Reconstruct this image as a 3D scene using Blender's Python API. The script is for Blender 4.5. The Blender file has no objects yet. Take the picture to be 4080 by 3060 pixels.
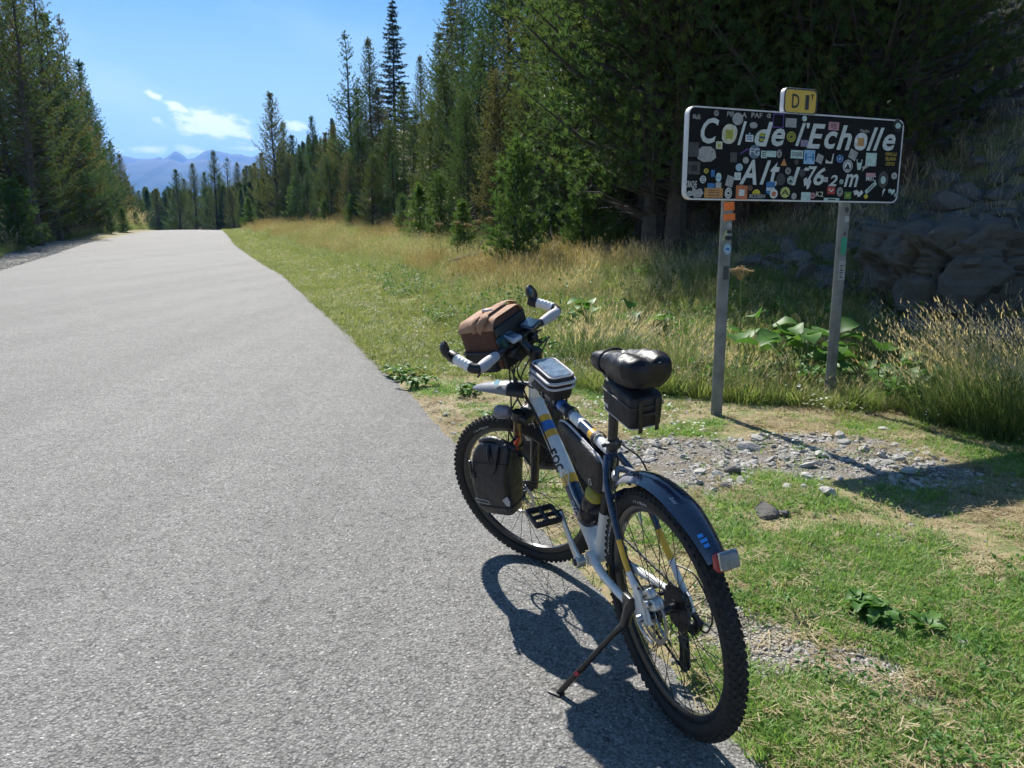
import bpy, bmesh, math, random
import numpy as np
from mathutils import Vector, Matrix, Euler, noise as mnoise

R = math.radians
scene = bpy.context.scene
COL = scene.collection

# ------------------------------------------------------------------ camera
CAM_H = 1.4017
cam_data = bpy.data.cameras.new('camera')
cam_data.sensor_width = 36.0
cam_data.lens = 36.0 * 3087.0 / 4080.0
cam_data.clip_start = 0.05
cam_data.clip_end = 30000.0
cam = bpy.data.objects.new('camera', cam_data)
cam.location = (0.0, 0.0, CAM_H)
cam.rotation_euler = (R(90.0 - 11.222), 0.0, 0.0)
COL.objects.link(cam)
scene.camera = cam

# ------------------------------------------------------------------ sky and sun
SUN_ELEV = R(45.7)
SUN_AZ = math.atan2(-0.365, 0.931)            # measured from +Y towards +X
SUN_DIR = Vector((math.sin(SUN_AZ) * math.cos(SUN_ELEV), math.cos(SUN_AZ) * math.cos(SUN_ELEV), math.sin(SUN_ELEV)))

world = bpy.data.worlds.new('World')
scene.world = world
world.use_nodes = True
wt = world.node_tree
wt.nodes.clear()


class NT:
    """tiny node-tree writer"""
    def __init__(self, tree):
        self.t = tree

    def n(self, kind, inputs=None, **props):
        nd = self.t.nodes.new(kind)
        for k, v in props.items():
            setattr(nd, k, v)
        for k, v in (inputs or {}).items():
            self.put(nd.inputs[k], v)
        return nd

    def put(self, sock, v):
        if isinstance(v, bpy.types.NodeSocket):
            self.t.links.new(v, sock)
        elif isinstance(v, bpy.types.Node):
            self.t.links.new(v.outputs[0], sock)
        else:
            sock.default_value = v

    def m(self, op, a, b=None, c=None):
        nd = self.n('ShaderNodeMath', operation=op)
        self.put(nd.inputs[0], a)
        if b is not None:
            self.put(nd.inputs[1], b)
        if c is not None:
            self.put(nd.inputs[2], c)
        return nd.outputs[0]

    def mix(self, fac, a, b, blend='MIX'):
        nd = self.n('ShaderNodeMix', data_type='RGBA', blend_type=blend)
        self.put(nd.inputs[0], fac)
        self.put(nd.inputs[6], a if not isinstance(a, tuple) else (*a, 1.0)[:4])
        self.put(nd.inputs[7], b if not isinstance(b, tuple) else (*b, 1.0)[:4])
        return nd.outputs[2]

    def ramp(self, fac, stops, interp='LINEAR'):
        nd = self.n('ShaderNodeValToRGB')
        cr = nd.color_ramp
        cr.interpolation = interp
        while len(cr.elements) < len(stops):
            cr.elements.new(0.5)
        for e, (p, c) in zip(cr.elements, stops):
            e.position = p
            e.color = (*c, 1.0)[:4] if isinstance(c, tuple) else (c, c, c, 1.0)
        self.put(nd.inputs[0], fac)
        return nd.outputs[0]

    def noise(self, vec, scale, detail=4.0, rough=0.55, dist=0.0):
        nd = self.n('ShaderNodeTexNoise', {'Scale': scale, 'Detail': detail, 'Roughness': rough, 'Distortion': dist})
        if vec is not None:
            self.put(nd.inputs['Vector'], vec)
        return nd.outputs['Fac']


W = NT(wt)
sky = W.n('ShaderNodeTexSky', sky_type='NISHITA', sun_disc=False, sun_elevation=SUN_ELEV, sun_rotation=SUN_AZ,
          altitude=1760.0, air_density=1.0, dust_density=0.7, ozone_density=2.2)
tc = W.n('ShaderNodeTexCoord')
sep = W.n('ShaderNodeSeparateXYZ', {0: tc.outputs['Generated']})
az = W.m('ARCTAN2', sep.outputs[0], sep.outputs[1])
el = W.m('ARCSINE', sep.outputs[2])
cvec = W.n('ShaderNodeCombineXYZ', {0: W.m('MULTIPLY', az, 1.0), 1: W.m('MULTIPLY', el, 2.2), 2: 0.0})
fb = W.noise(cvec.outputs[0], 42.0, 9.0, 0.62, 0.25)
fb2 = W.noise(cvec.outputs[0], 5.0, 4.0, 0.5, 0.2)
# the fair-weather clouds that stand over the valley: azimuth, elevation, half sizes, tilt, weight
CLOUDS = [(-0.352, 0.121, 0.042, 0.017, -0.16, 1.15), (-0.371, 0.115, 0.022, 0.013, 0.0, 1.0), (-0.326, 0.111, 0.022, 0.007, -0.2, 0.9), (-0.389, 0.136, 0.020, 0.006, -0.40, 1.0), (-0.414, 0.147, 0.012, 0.005, -0.3, 0.95),
          (-0.410, 0.119, 0.012, 0.007, -0.7, 0.75), (-0.264, 0.121, 0.016, 0.007, 0.0, 0.85), (-0.440, 0.089, 0.05, 0.006, 0.0, 0.72), (-0.381, 0.090, 0.022, 0.006, 0.0, 0.8), (-0.318, 0.094, 0.03, 0.004, 0.0, 0.6),
          (-0.95, 0.17, 0.08, 0.02, 0.0, 0.9), (0.75, 0.20, 0.10, 0.02, 0.0, 0.9), (1.8, 0.20, 0.12, 0.03, 0.0, 0.9), (-2.2, 0.22, 0.12, 0.03, 0.0, 0.9)]
tot = None
for a0, e0, sa, se, tl, wgt in CLOUDS:
    da = W.m('SUBTRACT', az, a0)
    de = W.m('SUBTRACT', W.m('SUBTRACT', el, e0), W.m('MULTIPLY', da, tl))
    q = W.m('ADD', W.m('POWER', W.m('DIVIDE', da, sa), 2.0), W.m('POWER', W.m('DIVIDE', de, se), 2.0))
    g = W.m('MULTIPLY', W.m('EXPONENT', W.m('MULTIPLY', q, -1.0)), wgt)
    tot = g if tot is None else W.m('MAXIMUM', tot, g)
veil = W.m('MULTIPLY', W.ramp(fb2, [(0.52, 0.0), (0.72, 1.0)]), W.ramp(el, [(0.02, 0.22), (0.34, 0.03)]))
dens = W.m('ADD', tot, W.m('MULTIPLY', W.m('SUBTRACT', fb, 0.5), 1.9))
mask = W.m('MAXIMUM', W.m('MULTIPLY', W.ramp(dens, [(0.30, 0.0), (0.95, 1.0)], 'EASE'), W.ramp(tot, [(0.02, 0.0), (0.30, 1.0)])), veil)
SKY_STRENGTH = 0.066
skycol = W.mix(1.0, sky.outputs[0], (0.66, 0.94, 0.98), 'MULTIPLY')
skycol = W.mix(W.ramp(el, [(0.0, 0.70), (0.10, 0.55), (0.26, 0.0)]), skycol, (8.4, 9.8, 10.6))
cloudcol = (15.0, 15.2, 15.4)
final = W.mix(W.m('MULTIPLY', mask, 0.85), skycol, cloudcol)
bg = W.n('ShaderNodeBackground', {'Color': final, 'Strength': SKY_STRENGTH})
wo = W.n('ShaderNodeOutputWorld', {'Surface': bg.outputs[0]})

sun_data = bpy.data.lights.new('sun', 'SUN')
sun_data.energy = 5.0
sun_data.angle = R(0.53)
sun_data.color = (1.0, 0.955, 0.88)
sun = bpy.data.objects.new('sun', sun_data)
sun.rotation_euler = (-SUN_DIR).to_track_quat('-Z', 'Y').to_euler()
sun.location = (0, 0, 60)
COL.objects.link(sun)

scene.view_settings.view_transform = 'Standard'
scene.view_settings.look = 'None'
scene.view_settings.gamma = 1.0
scene.view_settings.exposure = 0.88
scene.render.engine = 'CYCLES'
scene.cycles.use_denoising = True
scene.cycles.use_adaptive_sampling = True
scene.cycles.adaptive_threshold = 0.03
scene.cycles.adaptive_min_samples = 16
scene.cycles.max_bounces = 4
scene.cycles.diffuse_bounces = 2
scene.cycles.glossy_bounces = 2
scene.cycles.transmission_bounces = 2
scene.cycles.transparent_max_bounces = 8
scene.cycles.volume_bounces = 0
scene.cycles.sample_clamp_indirect = 6.0

# ------------------------------------------------------------------ object helpers
rng = np.random.default_rng(7)
random.seed(7)


def tag(o, label=None, category=None, group=None, kind=None):
    if label:
        o['label'] = label
    if category:
        o['category'] = category
    if group:
        o['group'] = group
    if kind:
        o['kind'] = kind
    return o


def link(name, data, parent=None, mat=None, mtx=None):
    o = bpy.data.objects.new(name, data)
    COL.objects.link(o)
    if parent is not None:
        o.parent = parent
    if mtx is not None:
        o.matrix_local = mtx
    if mat is not None and data is not None:
        data.materials.clear()
        data.materials.append(mat)
    return o


def empty(name, mtx=None, loc=None, rz=0.0):
    o = bpy.data.objects.new(name, None)
    o.empty_display_size = 0.2
    COL.objects.link(o)
    if mtx is not None:
        o.matrix_world = mtx
    elif loc is not None:
        o.location = loc
        o.rotation_euler = (0, 0, rz)
    return o


def mesh_np(name, verts, faces, smooth=False):
    """verts (n,3), faces list or (m,3|4) array"""
    me = bpy.data.meshes.new(name)
    if isinstance(faces, np.ndarray):
        n, k = faces.shape
        me.vertices.add(len(verts))
        me.vertices.foreach_set('co', np.asarray(verts, np.float32).ravel())
        me.loops.add(n * k)
        me.loops.foreach_set('vertex_index', faces.astype(np.int32).ravel())
        me.polygons.add(n)
        me.polygons.foreach_set('loop_start', np.arange(0, n * k, k, dtype=np.int32))
        me.polygons.foreach_set('loop_total', np.full(n, k, np.int32))
        me.update(calc_edges=True)
    else:
        me.from_pydata([tuple(v) for v in verts], [], [tuple(f) for f in faces])
        me.update()
    if smooth:
        me.polygons.foreach_set('use_smooth', np.ones(len(me.polygons), bool))
    return me


class MB:
    """collects shapes into one mesh"""
    def __init__(self):
        self.v = []
        self.f = []

    def add(self, verts, faces, mtx=None):
        b = len(self.v)
        if mtx is not None:
            verts = [mtx @ Vector(p) for p in verts]
        self.v.extend([tuple(p) for p in verts])
        self.f.extend([tuple(i + b for i in f) for f in faces])
        return self

    def tube(self, pts, rad, seg=12, cap=True, squash=None, closed=False, up=None):
        pts = [Vector(p) for p in pts]
        n = len(pts)
        if not hasattr(rad, '__len__'):
            rad = [rad] * n
        rings = []
        ref = Vector(up) if up is not None else None
        for i, p in enumerate(pts):
            if closed:
                t = pts[(i + 1) % n] - pts[i - 1]
            else:
                t = pts[min(i + 1, n - 1)] - pts[max(i - 1, 0)]
            t.normalize()
            if ref is None:
                ref = Vector((0, 1, 0)) if abs(t.y) < 0.9 else Vector((0, 0, 1))
            a = ref - t * ref.dot(t)
            if a.length < 1e-6:
                a = t.orthogonal()
            a.normalize()
            if up is None:
                ref = a
            b = t.cross(a)
            sq = squash[i] if squash is not None and hasattr(squash, '__len__') else (squash or 1.0)
            ring = []
            for k in range(seg):
                th = 2 * math.pi * k / seg
                ring.append(p + (a * math.cos(th) + b * math.sin(th) * sq) * rad[i])
            rings.append(ring)
        verts = [q for r in rings for q in r]
        faces = []
        m = n if closed else n - 1
        for i in range(m):
            j = (i + 1) % n
            for k in range(seg):
                k2 = (k + 1) % seg
                faces.append((i * seg + k, i * seg + k2, j * seg + k2, j * seg + k))
        if cap and not closed:
            faces.append(tuple(range(seg - 1, -1, -1)))
            faces.append(tuple(range((n - 1) * seg, n * seg)))
        return self.add(verts, faces)

    def box(self, c, s, bev=0.0, mtx=None):
        c = Vector(c)
        bm = bmesh.new()
        bmesh.ops.create_cube(bm, size=1.0)
        for v in bm.verts:
            v.co = Vector((v.co.x * s[0], v.co.y * s[1], v.co.z * s[2]))
        if bev > 0:
            bmesh.ops.bevel(bm, geom=bm.edges[:], offset=bev, segments=3, affect='EDGES', profile=0.5)
        T = (mtx if mtx is not None else Matrix.Identity(4))
        bm.verts.index_update()
        vs = [T @ v.co + c for v in bm.verts]
        fs = [[v.index for v in f.verts] for f in bm.faces]
        bm.free()
        return self.add(vs, fs)

    def lathe(self, prof, seg=24, mtx=None, close=False):
        """prof: list of (radius, axial) revolved about local Y axis"""
        n = len(prof)
        verts, faces = [], []
        for k in range(seg):
            th = 2 * math.pi * k / seg
            for r, y in prof:
                verts.append(Vector((r * math.cos(th), y, r * math.sin(th))))
        for k in range(seg):
            k2 = (k + 1) % seg
            for i in range(n if close else n - 1):
                i2 = (i + 1) % n
                faces.append((k * n + i, k * n + i2, k2 * n + i2, k2 * n + i))
        if not close:
            if prof[0][0] > 1e-6:
                faces.append(tuple(k * n for k in range(seg)))
            if prof[-1][0] > 1e-6:
                faces.append(tuple(k * n + n - 1 for k in reversed(range(seg))))
        return self.add(verts, faces, mtx)

    def sphere(self, c, r, seg=14, rings=9, scale=(1, 1, 1)):
        prof = []
        verts, faces = [], []
        for i in range(rings + 1):
            ph = math.pi * i / rings
            for k in range(seg):
                th = 2 * math.pi * k / seg
                verts.append(Vector(c) + Vector((math.sin(ph) * math.cos(th) * scale[0], math.sin(ph) * math.sin(th) * scale[1], math.cos(ph) * scale[2])) * r)
        for i in range(rings):
            for k in range(seg):
                k2 = (k + 1) % seg
                faces.append((i * seg + k, (i + 1) * seg + k, (i + 1) * seg + k2, i * seg + k2))
        return self.add(verts, faces)

    def loft(self, rings, cap=True, closed_ring=True):
        """rings: list of equal-length lists of points"""
        n = len(rings[0])
        verts = [Vector(p) for r in rings for p in r]
        faces = []
        for i in range(len(rings) - 1):
            for k in range(n if closed_ring else n - 1):
                k2 = (k + 1) % n
                faces.append((i * n + k, i * n + k2, (i + 1) * n + k2, (i + 1) * n + k))
        if cap and closed_ring:
            faces.append(tuple(range(n - 1, -1, -1)))
            faces.append(tuple(range((len(rings) - 1) * n, len(rings) * n)))
        return self.add(verts, faces)

    def prism(self, outline, depth, mtx=None):
        """outline in local xy, extruded from z=0 to z=depth"""
        n = len(outline)
        verts = [(x, y, 0) for x, y in outline] + [(x, y, depth) for x, y in outline]
        faces = [tuple(range(n - 1, -1, -1)), tuple(range(n, 2 * n))]
        for i in range(n):
            j = (i + 1) % n
            faces.append((i, j, n + j, n + i))
        return self.add(verts, faces, mtx)

    def mesh(self, name, smooth=True, auto=40):
        me = bpy.data.meshes.new(name)
        me.from_pydata(self.v, [], self.f)
        bm = bmesh.new()
        bm.from_mesh(me)
        bmesh.ops.remove_doubles(bm, verts=bm.verts, dist=1e-5)
        bmesh.ops.recalc_face_normals(bm, faces=bm.faces)
        if smooth:
            for f in bm.faces:
                f.smooth = True
            ca = math.cos(R(auto))
            for e in bm.edges:
                if len(e.link_faces) == 2:
                    if e.link_faces[0].normal.dot(e.link_faces[1].normal) < ca:
                        e.smooth = False
        bm.to_mesh(me)
        bm.free()
        return me

    def build(self, name, mat, parent=None, mtx=None, smooth=True, auto=40):
        return link(name, self.mesh(name, smooth, auto), parent, mat, mtx)


def bez(pts, n=24):
    """smooth Catmull-Rom path through points"""
    P = [Vector(p) for p in pts]
    P = [P[0] * 2 - P[1]] + P + [P[-1] * 2 - P[-2]]
    out = []
    segs = len(P) - 3
    per = max(2, n // segs)
    for i in range(segs):
        a, b, c, d = P[i:i + 4]
        for k in range(per):
            t = k / per
            out.append(0.5 * ((2 * b) + (c - a) * t + (2 * a - 5 * b + 4 * c - d) * t * t + (3 * b - a - 3 * c + d) * t ** 3))
    out.append(P[-2])
    return out


_text_cache = {}


def text_mesh(s, size=1.0, shear=0.0, bold=0.0, align='CENTER'):
    """flat lettering in local XY as a mesh"""
    key = (s, size, shear, bold, align)
    if key in _text_cache:
        return _text_cache[key].copy()
    cu = bpy.data.curves.new('lettering', 'FONT')
    cu.body = s
    cu.size = size
    cu.shear = shear
    cu.offset = bold
    cu.align_x = align
    cu.align_y = 'CENTER'
    cu.resolution_u = 3
    ob = bpy.data.objects.new('lettering', cu)
    COL.objects.link(ob)
    dg = bpy.context.evaluated_depsgraph_get()
    me = bpy.data.meshes.new_from_object(ob.evaluated_get(dg))
    bpy.data.objects.remove(ob)
    bpy.data.curves.remove(cu)
    _text_cache[key] = me
    return me.copy()


# ------------------------------------------------------------------ materials
MATS = {}


def mat(name, col, rough=0.5, metal=0.0, var=0.0, vscale=20.0, bump=0.0, bscale=60.0, bdist=0.002, spec=0.5, col2=None, coat=0.0, transl=0.0, emit=None):
    if name in MATS:
        return MATS[name]
    m = bpy.data.materials.new(name)
    m.use_nodes = True
    t = NT(m.node_tree)
    m.node_tree.nodes.clear()
    out = t.n('ShaderNodeOutputMaterial')
    tcn = t.n('ShaderNodeTexCoord')
    c2 = col2 if col2 is not None else tuple(min(1.0, c * (1.0 + var)) for c in col)
    c1 = col if col2 is not None else tuple(c * (1.0 - var) for c in col)
    base = t.mix(t.ramp(t.noise(tcn.outputs['Object'], vscale, 5.0, 0.6), [(0.32, 0.0), (0.68, 1.0)]), c1, c2)
    p = t.n('ShaderNodeBsdfPrincipled', {'Base Color': base, 'Metallic': metal, 'Specular IOR Level': spec, 'Coat Weight': coat})
    rn = t.noise(tcn.outputs['Object'], vscale * 1.7, 3.0, 0.6)
    t.put(p.inputs['Roughness'], t.ramp(rn, [(0.25, max(0.02, rough - 0.1)), (0.75, min(1.0, rough + 0.1))]))
    if bump > 0:
        b = t.n('ShaderNodeBump', {'Strength': bump, 'Distance': bdist, 'Height': t.noise(tcn.outputs['Object'], bscale, 4.0, 0.6)})
        t.put(p.inputs['Normal'], b.outputs[0])
    if transl > 0:
        tr = t.n('ShaderNodeBsdfTranslucent', {'Color': base})
        ms = t.n('ShaderNodeMixShader', {0: transl, 1: p.outputs[0], 2: tr.outputs[0]})
        t.put(out.inputs[0], ms.outputs[0])
    else:
        t.put(out.inputs[0], p.outputs[0])
    MATS[name] = m
    return m


def leaf_mat(name, stops, transl=0.4, rough=0.55, nscale=0.6, spec=0.3, gain=1.3, orand=0.40):
    """foliage: per-plant random colour, patches in space, light passing through"""
    if name in MATS:
        return MATS[name]
    m = bpy.data.materials.new(name)
    m.use_nodes = True
    t = NT(m.node_tree)
    m.node_tree.nodes.clear()
    out = t.n('ShaderNodeOutputMaterial')
    oi = t.n('ShaderNodeObjectInfo')
    geo = t.n('ShaderNodeNewGeometry')
    isl = geo.outputs['Random Per Island']
    nz = t.noise(geo.outputs['Position'], nscale, 3.0, 0.6)
    f = t.m('ADD', t.m('MULTIPLY', oi.outputs['Random'], orand), t.m('ADD', t.m('MULTIPLY', nz, 0.55), t.m('MULTIPLY', isl, 0.28)))
    f = t.m('SUBTRACT', f, 0.12 + (orand - 0.40) * 0.5)
    col = t.ramp(f, [(p_, tuple(min(0.85, c_ * gain) for c_ in q_)) for p_, q_ in stops])
    p = t.n('ShaderNodeBsdfPrincipled', {'Base Color': col, 'Roughness': rough, 'Specular IOR Level': spec})
    tr = t.n('ShaderNodeBsdfTranslucent', {'Color': t.mix(0.6, col, t.mix(1.0, col, (1.0, 1.05, 0.45), 'MULTIPLY'))})
    ms = t.n('ShaderNodeMixShader', {0: transl, 1: p.outputs[0], 2: tr.outputs[0]})
    t.put(out.inputs[0], ms.outputs[0])
    MATS[name] = m
    return m


# ------------------------------------------------------------------ scattering (for what nobody could count)
def scatter(name, protos, pts, scale, rot, idx, label, category):
    """protos: list of meshes (with materials); one object whose points carry instances"""
    pc = bpy.data.collections.new(name + '_kinds')
    for i, me in enumerate(protos):
        o = bpy.data.objects.new('%s_kind_%02d' % (name, i), me)
        pc.objects.link(o)
    me = bpy.data.meshes.new(name)
    n = len(pts)
    me.vertices.add(n)
    me.vertices.foreach_set('co', np.asarray(pts, np.float32).ravel())
    a = me.attributes.new('sc', 'FLOAT_VECTOR', 'POINT')
    a.data.foreach_set('vector', np.asarray(scale, np.float32).ravel())
    a = me.attributes.new('ro', 'FLOAT_VECTOR', 'POINT')
    a.data.foreach_set('vector', np.asarray(rot, np.float32).ravel())
    a = me.attributes.new('ix', 'INT', 'POINT')
    a.data.foreach_set('value', np.asarray(idx, np.int32))
    o = bpy.data.objects.new(name, me)
    COL.objects.link(o)
    ng = bpy.data.node_groups.new(name + '_nodes', 'GeometryNodeTree')
    ng.interface.new_socket('Geometry', in_out='INPUT', socket_type='NodeSocketGeometry')
    ng.interface.new_socket('Geometry', in_out='OUTPUT', socket_type='NodeSocketGeometry')
    N = ng.nodes
    gi = N.new('NodeGroupInput')
    go = N.new('NodeGroupOutput')
    ci = N.new('GeometryNodeCollectionInfo')
    ci.inputs['Collection'].default_value = pc
    ci.inputs['Separate Children'].default_value = True
    ci.inputs['Reset Children'].default_value = True
    iop = N.new('GeometryNodeInstanceOnPoints')
    iop.inputs['Pick Instance'].default_value = True
    m2p = N.new('GeometryNodeMeshToPoints')

    def attr(nm, typ):
        q = N.new('GeometryNodeInputNamedAttribute')
        q.data_type = typ
        q.inputs['Name'].default_value = nm
        return q.outputs['Attribute']
    L = ng.links.new
    L(gi.outputs[0], m2p.inputs['Mesh'])
    L(m2p.outputs[0], iop.inputs['Points'])
    L(ci.outputs[0], iop.inputs['Instance'])
    L(attr('ix', 'INT'), iop.inputs['Instance Index'])
    L(attr('ro', 'FLOAT_VECTOR'), iop.inputs['Rotation'])
    L(attr('sc', 'FLOAT_VECTOR'), iop.inputs['Scale'])
    L(iop.outputs[0], go.inputs[0])
    md = o.modifiers.new('scatter', 'NODES')
    md.node_group = ng
    tag(o, label, category, kind='stuff')
    return o


def vnoise(x, y, s, seed=0.0):
    """cheap smooth value noise, vectorised; 0..1"""
    x = np.asarray(x, float) / s + seed * 17.3
    y = np.asarray(y, float) / s + seed * 9.1
    xi, yi = np.floor(x), np.floor(y)
    fx, fy = x - xi, y - yi
    fx, fy = fx * fx * (3 - 2 * fx), fy * fy * (3 - 2 * fy)

    def hsh(a, b):
        v = np.sin(a * 127.1 + b * 311.7 + seed * 3.7) * 43758.5453
        return v - np.floor(v)
    return (hsh(xi, yi) * (1 - fx) + hsh(xi + 1, yi) * fx) * (1 - fy) + (hsh(xi, yi + 1) * (1 - fx) + hsh(xi + 1, yi + 1) * fx) * fy


def fbm(x, y, s, seed=0.0, oct=4):
    t, a, n = 0.0, 0.5, 0.0
    for i in range(oct):
        t = t + a * vnoise(x, y, s / (2 ** i), seed + i * 1.7)
        n += a
        a *= 0.5
    return t / n

# ------------------------------------------------------------------ the lie of the land
_ty = np.linspace(-60, 900, 9601)


def _tab(pts, sm=21):
    p = np.array(pts, float)
    v = np.interp(_ty, p[:, 0], p[:, 1])
    pad = np.pad(v, sm // 2, mode='reflect', reflect_type='odd')
    for _ in range(2):
        v = np.convolve(pad, np.ones(sm) / sm, mode='valid')
        pad = np.pad(v, sm // 2, mode='reflect', reflect_type='odd')
    return v


_xr = _tab([(-60, 20.2), (1.856, 0.73), (2.878, 0.414), (5.36, -0.40), (7.05, -0.97), (10.93, -2.27), (23.5, -6.72), (46.5, -16.2), (86, -31.4), (105, -40), (120, -50), (150, -75), (200, -125), (400, -330), (900, -700)])
_xl = _tab([(-60, 12.0), (2.0, -7.4), (10.93, -10.6), (24.7, -16.2), (47, -25.5), (86, -38.2), (105, -47.5), (120, -58), (150, -83), (200, -133), (400, -338), (900, -708)])


def XR(y):
    return np.interp(y, _ty, _xr)


def XL(y):
    return np.interp(y, _ty, _xl)


def sst(t):
    t = np.clip(t, 0, 1)
    return t * t * (3 - 2 * t)


def ZC(y):
    """height of the road along its way: level, up to the crest, down beyond"""
    y = np.asarray(y, float)
    z = 1.40 * sst((y - 18) / 68.0)
    over = np.maximum(0, y - 86)
    z = z - np.where(over < 60, 0.0011 * over ** 2, 0.0011 * 3600 + 0.132 * (over - 60))
    return np.maximum(z, -62 + 0 * y)


def ROAD(x, y):
    xr, xl = XR(y), XL(y)
    q = np.clip((xr - x) / (xr - xl), 0, 1)
    bank = 0.15 * sst((y - 6) / 18.0) * (1 - sst((y - 35) / 50.0))
    crown = 0.05 * (1 - (2 * q - 1) ** 2) * sst((y - 4) / 10)
    return ZC(y) + bank * q + crown


def H(x, y, rough=True):
    x = np.asarray(x, float)
    y = np.asarray(y, float)
    xr, xl = XR(y), XL(y)
    base = ROAD(x, y)
    d = np.maximum(0, (x - xr) * 0.94)          # metres to the right of the tarmac
    e = np.maximum(0, (xl - x) * 0.94)          # metres to the left
    far = sst((y - 6.5) / 6.0)
    fade = 1 - sst((y - 130) / 170.0)
    rise = 0.02 * np.minimum(d, 8) + 0.135 * np.clip(d - 1.0, 0, 6)
    ditch = -0.50 * np.exp(-((d - 4.45) / 0.55) ** 2) * np.exp(-((y - 7.0) / 1.6) ** 2)
    hill = np.maximum(0, d - 6.1)
    hill = np.where(hill < 2, 0.14 * hill ** 2, 0.56 * (hill - 1.0))
    hill = 60 * (1 - np.exp(-hill / 60))
    right = rise * far + ditch * sst((d - 2.9) / 0.8) + hill * sst((y - 2.0) / 6.0)
    left = 0.03 * e + 0.45 * sst((e - 1.5) / 4.0)
    lh = np.maximum(0, e - 6)
    left = left + 30 * (1 - np.exp(-0.10 * lh / 30))
    z = base + (right + left) * fade
    # ridge that comes down from the left beyond the pass
    w = sst((y - 330) / 250.0)
    ridge = np.clip(0.30 * (-275 - x * (700.0 / np.maximum(y, 300))), -62, 160)
    z = z * (1 - w) + np.maximum(z, ridge) * w
    # behind the camera it stays level
    if rough:
        off = np.minimum(1, (d + e) * 1.5)
        z = z + off * ((fbm(x, y, 1.6, 3.0) - 0.5) * 0.10 * (1 - 0.5 * (y < 6)) + (fbm(x, y, 7, 5.0) - 0.5) * 0.25 * sst((y - 5) / 6) + (fbm(x, y, 60, 8.0) - 0.5) * 6 * sst((np.abs(d + e) - 10) / 30))
        z = z + (fbm(x, y, 400, 9.0) - 0.5) * 30 * sst((y - 600) / 600)
    # the bed under the tarmac
    ins = np.minimum(xr - x, x - xl) * 0.94
    z = z - sst((ins + 0.02) / (0.10 + 0.012 * np.abs(y))) * (0.03 + 0.0025 * np.abs(y))
    return z


def Hs(x, y):
    return float(H(np.array([x]), np.array([y]))[0])


# ------------------------------------------------------------------ ground
def sgrid(lo, hi, c, near, n_lo, n_hi, pw):
    a = c - (c - lo) * (np.sinh(np.linspace(1, 0, n_lo) * pw) / math.sinh(pw))
    b = c + (hi - c) * (np.sinh(np.linspace(0, 1, n_hi) * pw) / math.sinh(pw))
    return np.concatenate([a[:-1], b])


gx = sgrid(-7000, 7000, 0.8, 0, 230, 230, 11.2)
gy = sgrid(-300, 9500, 3.0, 0, 110, 330, 10.2)
GX, GY = np.meshgrid(gx, gy)
GZ = H(GX.ravel(), GY.ravel())
nx, ny = len(gx), len(gy)
gv = np.stack([GX.ravel(), GY.ravel(), GZ], 1)
ii = np.arange(nx * ny).reshape(ny, nx)
gf = np.stack([ii[:-1, :-1].ravel(), ii[:-1, 1:].ravel(), ii[1:, 1:].ravel(), ii[1:, :-1].ravel()], 1)
ground_me = mesh_np('ground', gv, gf, True)


def ground_zones(x, y):
    """0..1 maps: gravel, dry straw, used for the soil colour and for what grows"""
    d = (x - XR(y)) * 0.94
    n1 = fbm(x, y, 0.9, 21.0)
    n2 = fbm(x, y, 0.35, 23.0)
    # stony patch below the sign, gravel beside the tarmac near the camera, and thin spots
    def blob(cx, cy, sx, sy, ang=0.0):
        c, s = math.cos(ang), math.sin(ang)
        u, v = (x - cx) * c + (y - cy) * s, -(x - cx) * s + (y - cy) * c
        return np.exp(-((u / sx) ** 2 + (v / sy) ** 2))
    g = 1.15 * blob(1.15, 4.85, 1.1, 0.42, 0.10) + 0.95 * blob(1.95, 4.75, 0.75, 0.40, 0.1) + 0.75 * blob(1.0, 4.1, 0.5, 0.35, 0.3) + 0.55 * blob(2.4, 4.3, 0.7, 0.3, 0.2)
    g = g + 0.72 * blob(1.10, 2.38, 0.20, 0.50, 0.75) + 0.66 * blob(1.50, 1.88, 0.42, 0.15, -0.6) + 0.5 * blob(0.78, 2.6, 0.16, 0.6, 0.3) + 0.45 * blob(1.9, 3.4, 0.5, 0.3, 0.2)
    g = g * (0.45 + 1.1 * n1) + (n2 - 0.5) * 0.9 + (fbm(x, y, 0.12, 27.0) - 0.5) * 0.4
    e = (XL(y) - x) * 0.94
    g = np.maximum(g, sst((e + 0.2) / 0.3) * (1 - sst((e - 1.5 - n1) / 0.5)) * (y > 5) * (1 - sst((y - 46) / 6)) * 1.1)
    gravel = sst((g - 0.36) / 0.42)
    dry = sst((fbm(x, y, 0.7, 31.0, 5) - 0.45) / 0.16)
    return gravel, dry, d


zg, zd, zdd = ground_zones(gv[:, 0], gv[:, 1])
at = ground_me.attributes.new('gravel', 'FLOAT', 'POINT')
at.data.foreach_set('value', zg.astype(np.float32))
at = ground_me.attributes.new('dry', 'FLOAT', 'POINT')
at.data.foreach_set('value', zd.astype(np.float32))
far_mask = sst((gv[:, 1] - 25) / 40)
hillm = sst((zdd - 5.6) / 1.0)
at = ground_me.attributes.new('talus', 'FLOAT', 'POINT')
tal = hillm * (1 - sst((gv[:, 1] - 26) / 8)) * sst((gv[:, 1] - 3) / 3)
at.data.foreach_set('value', tal.astype(np.float32))

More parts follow.
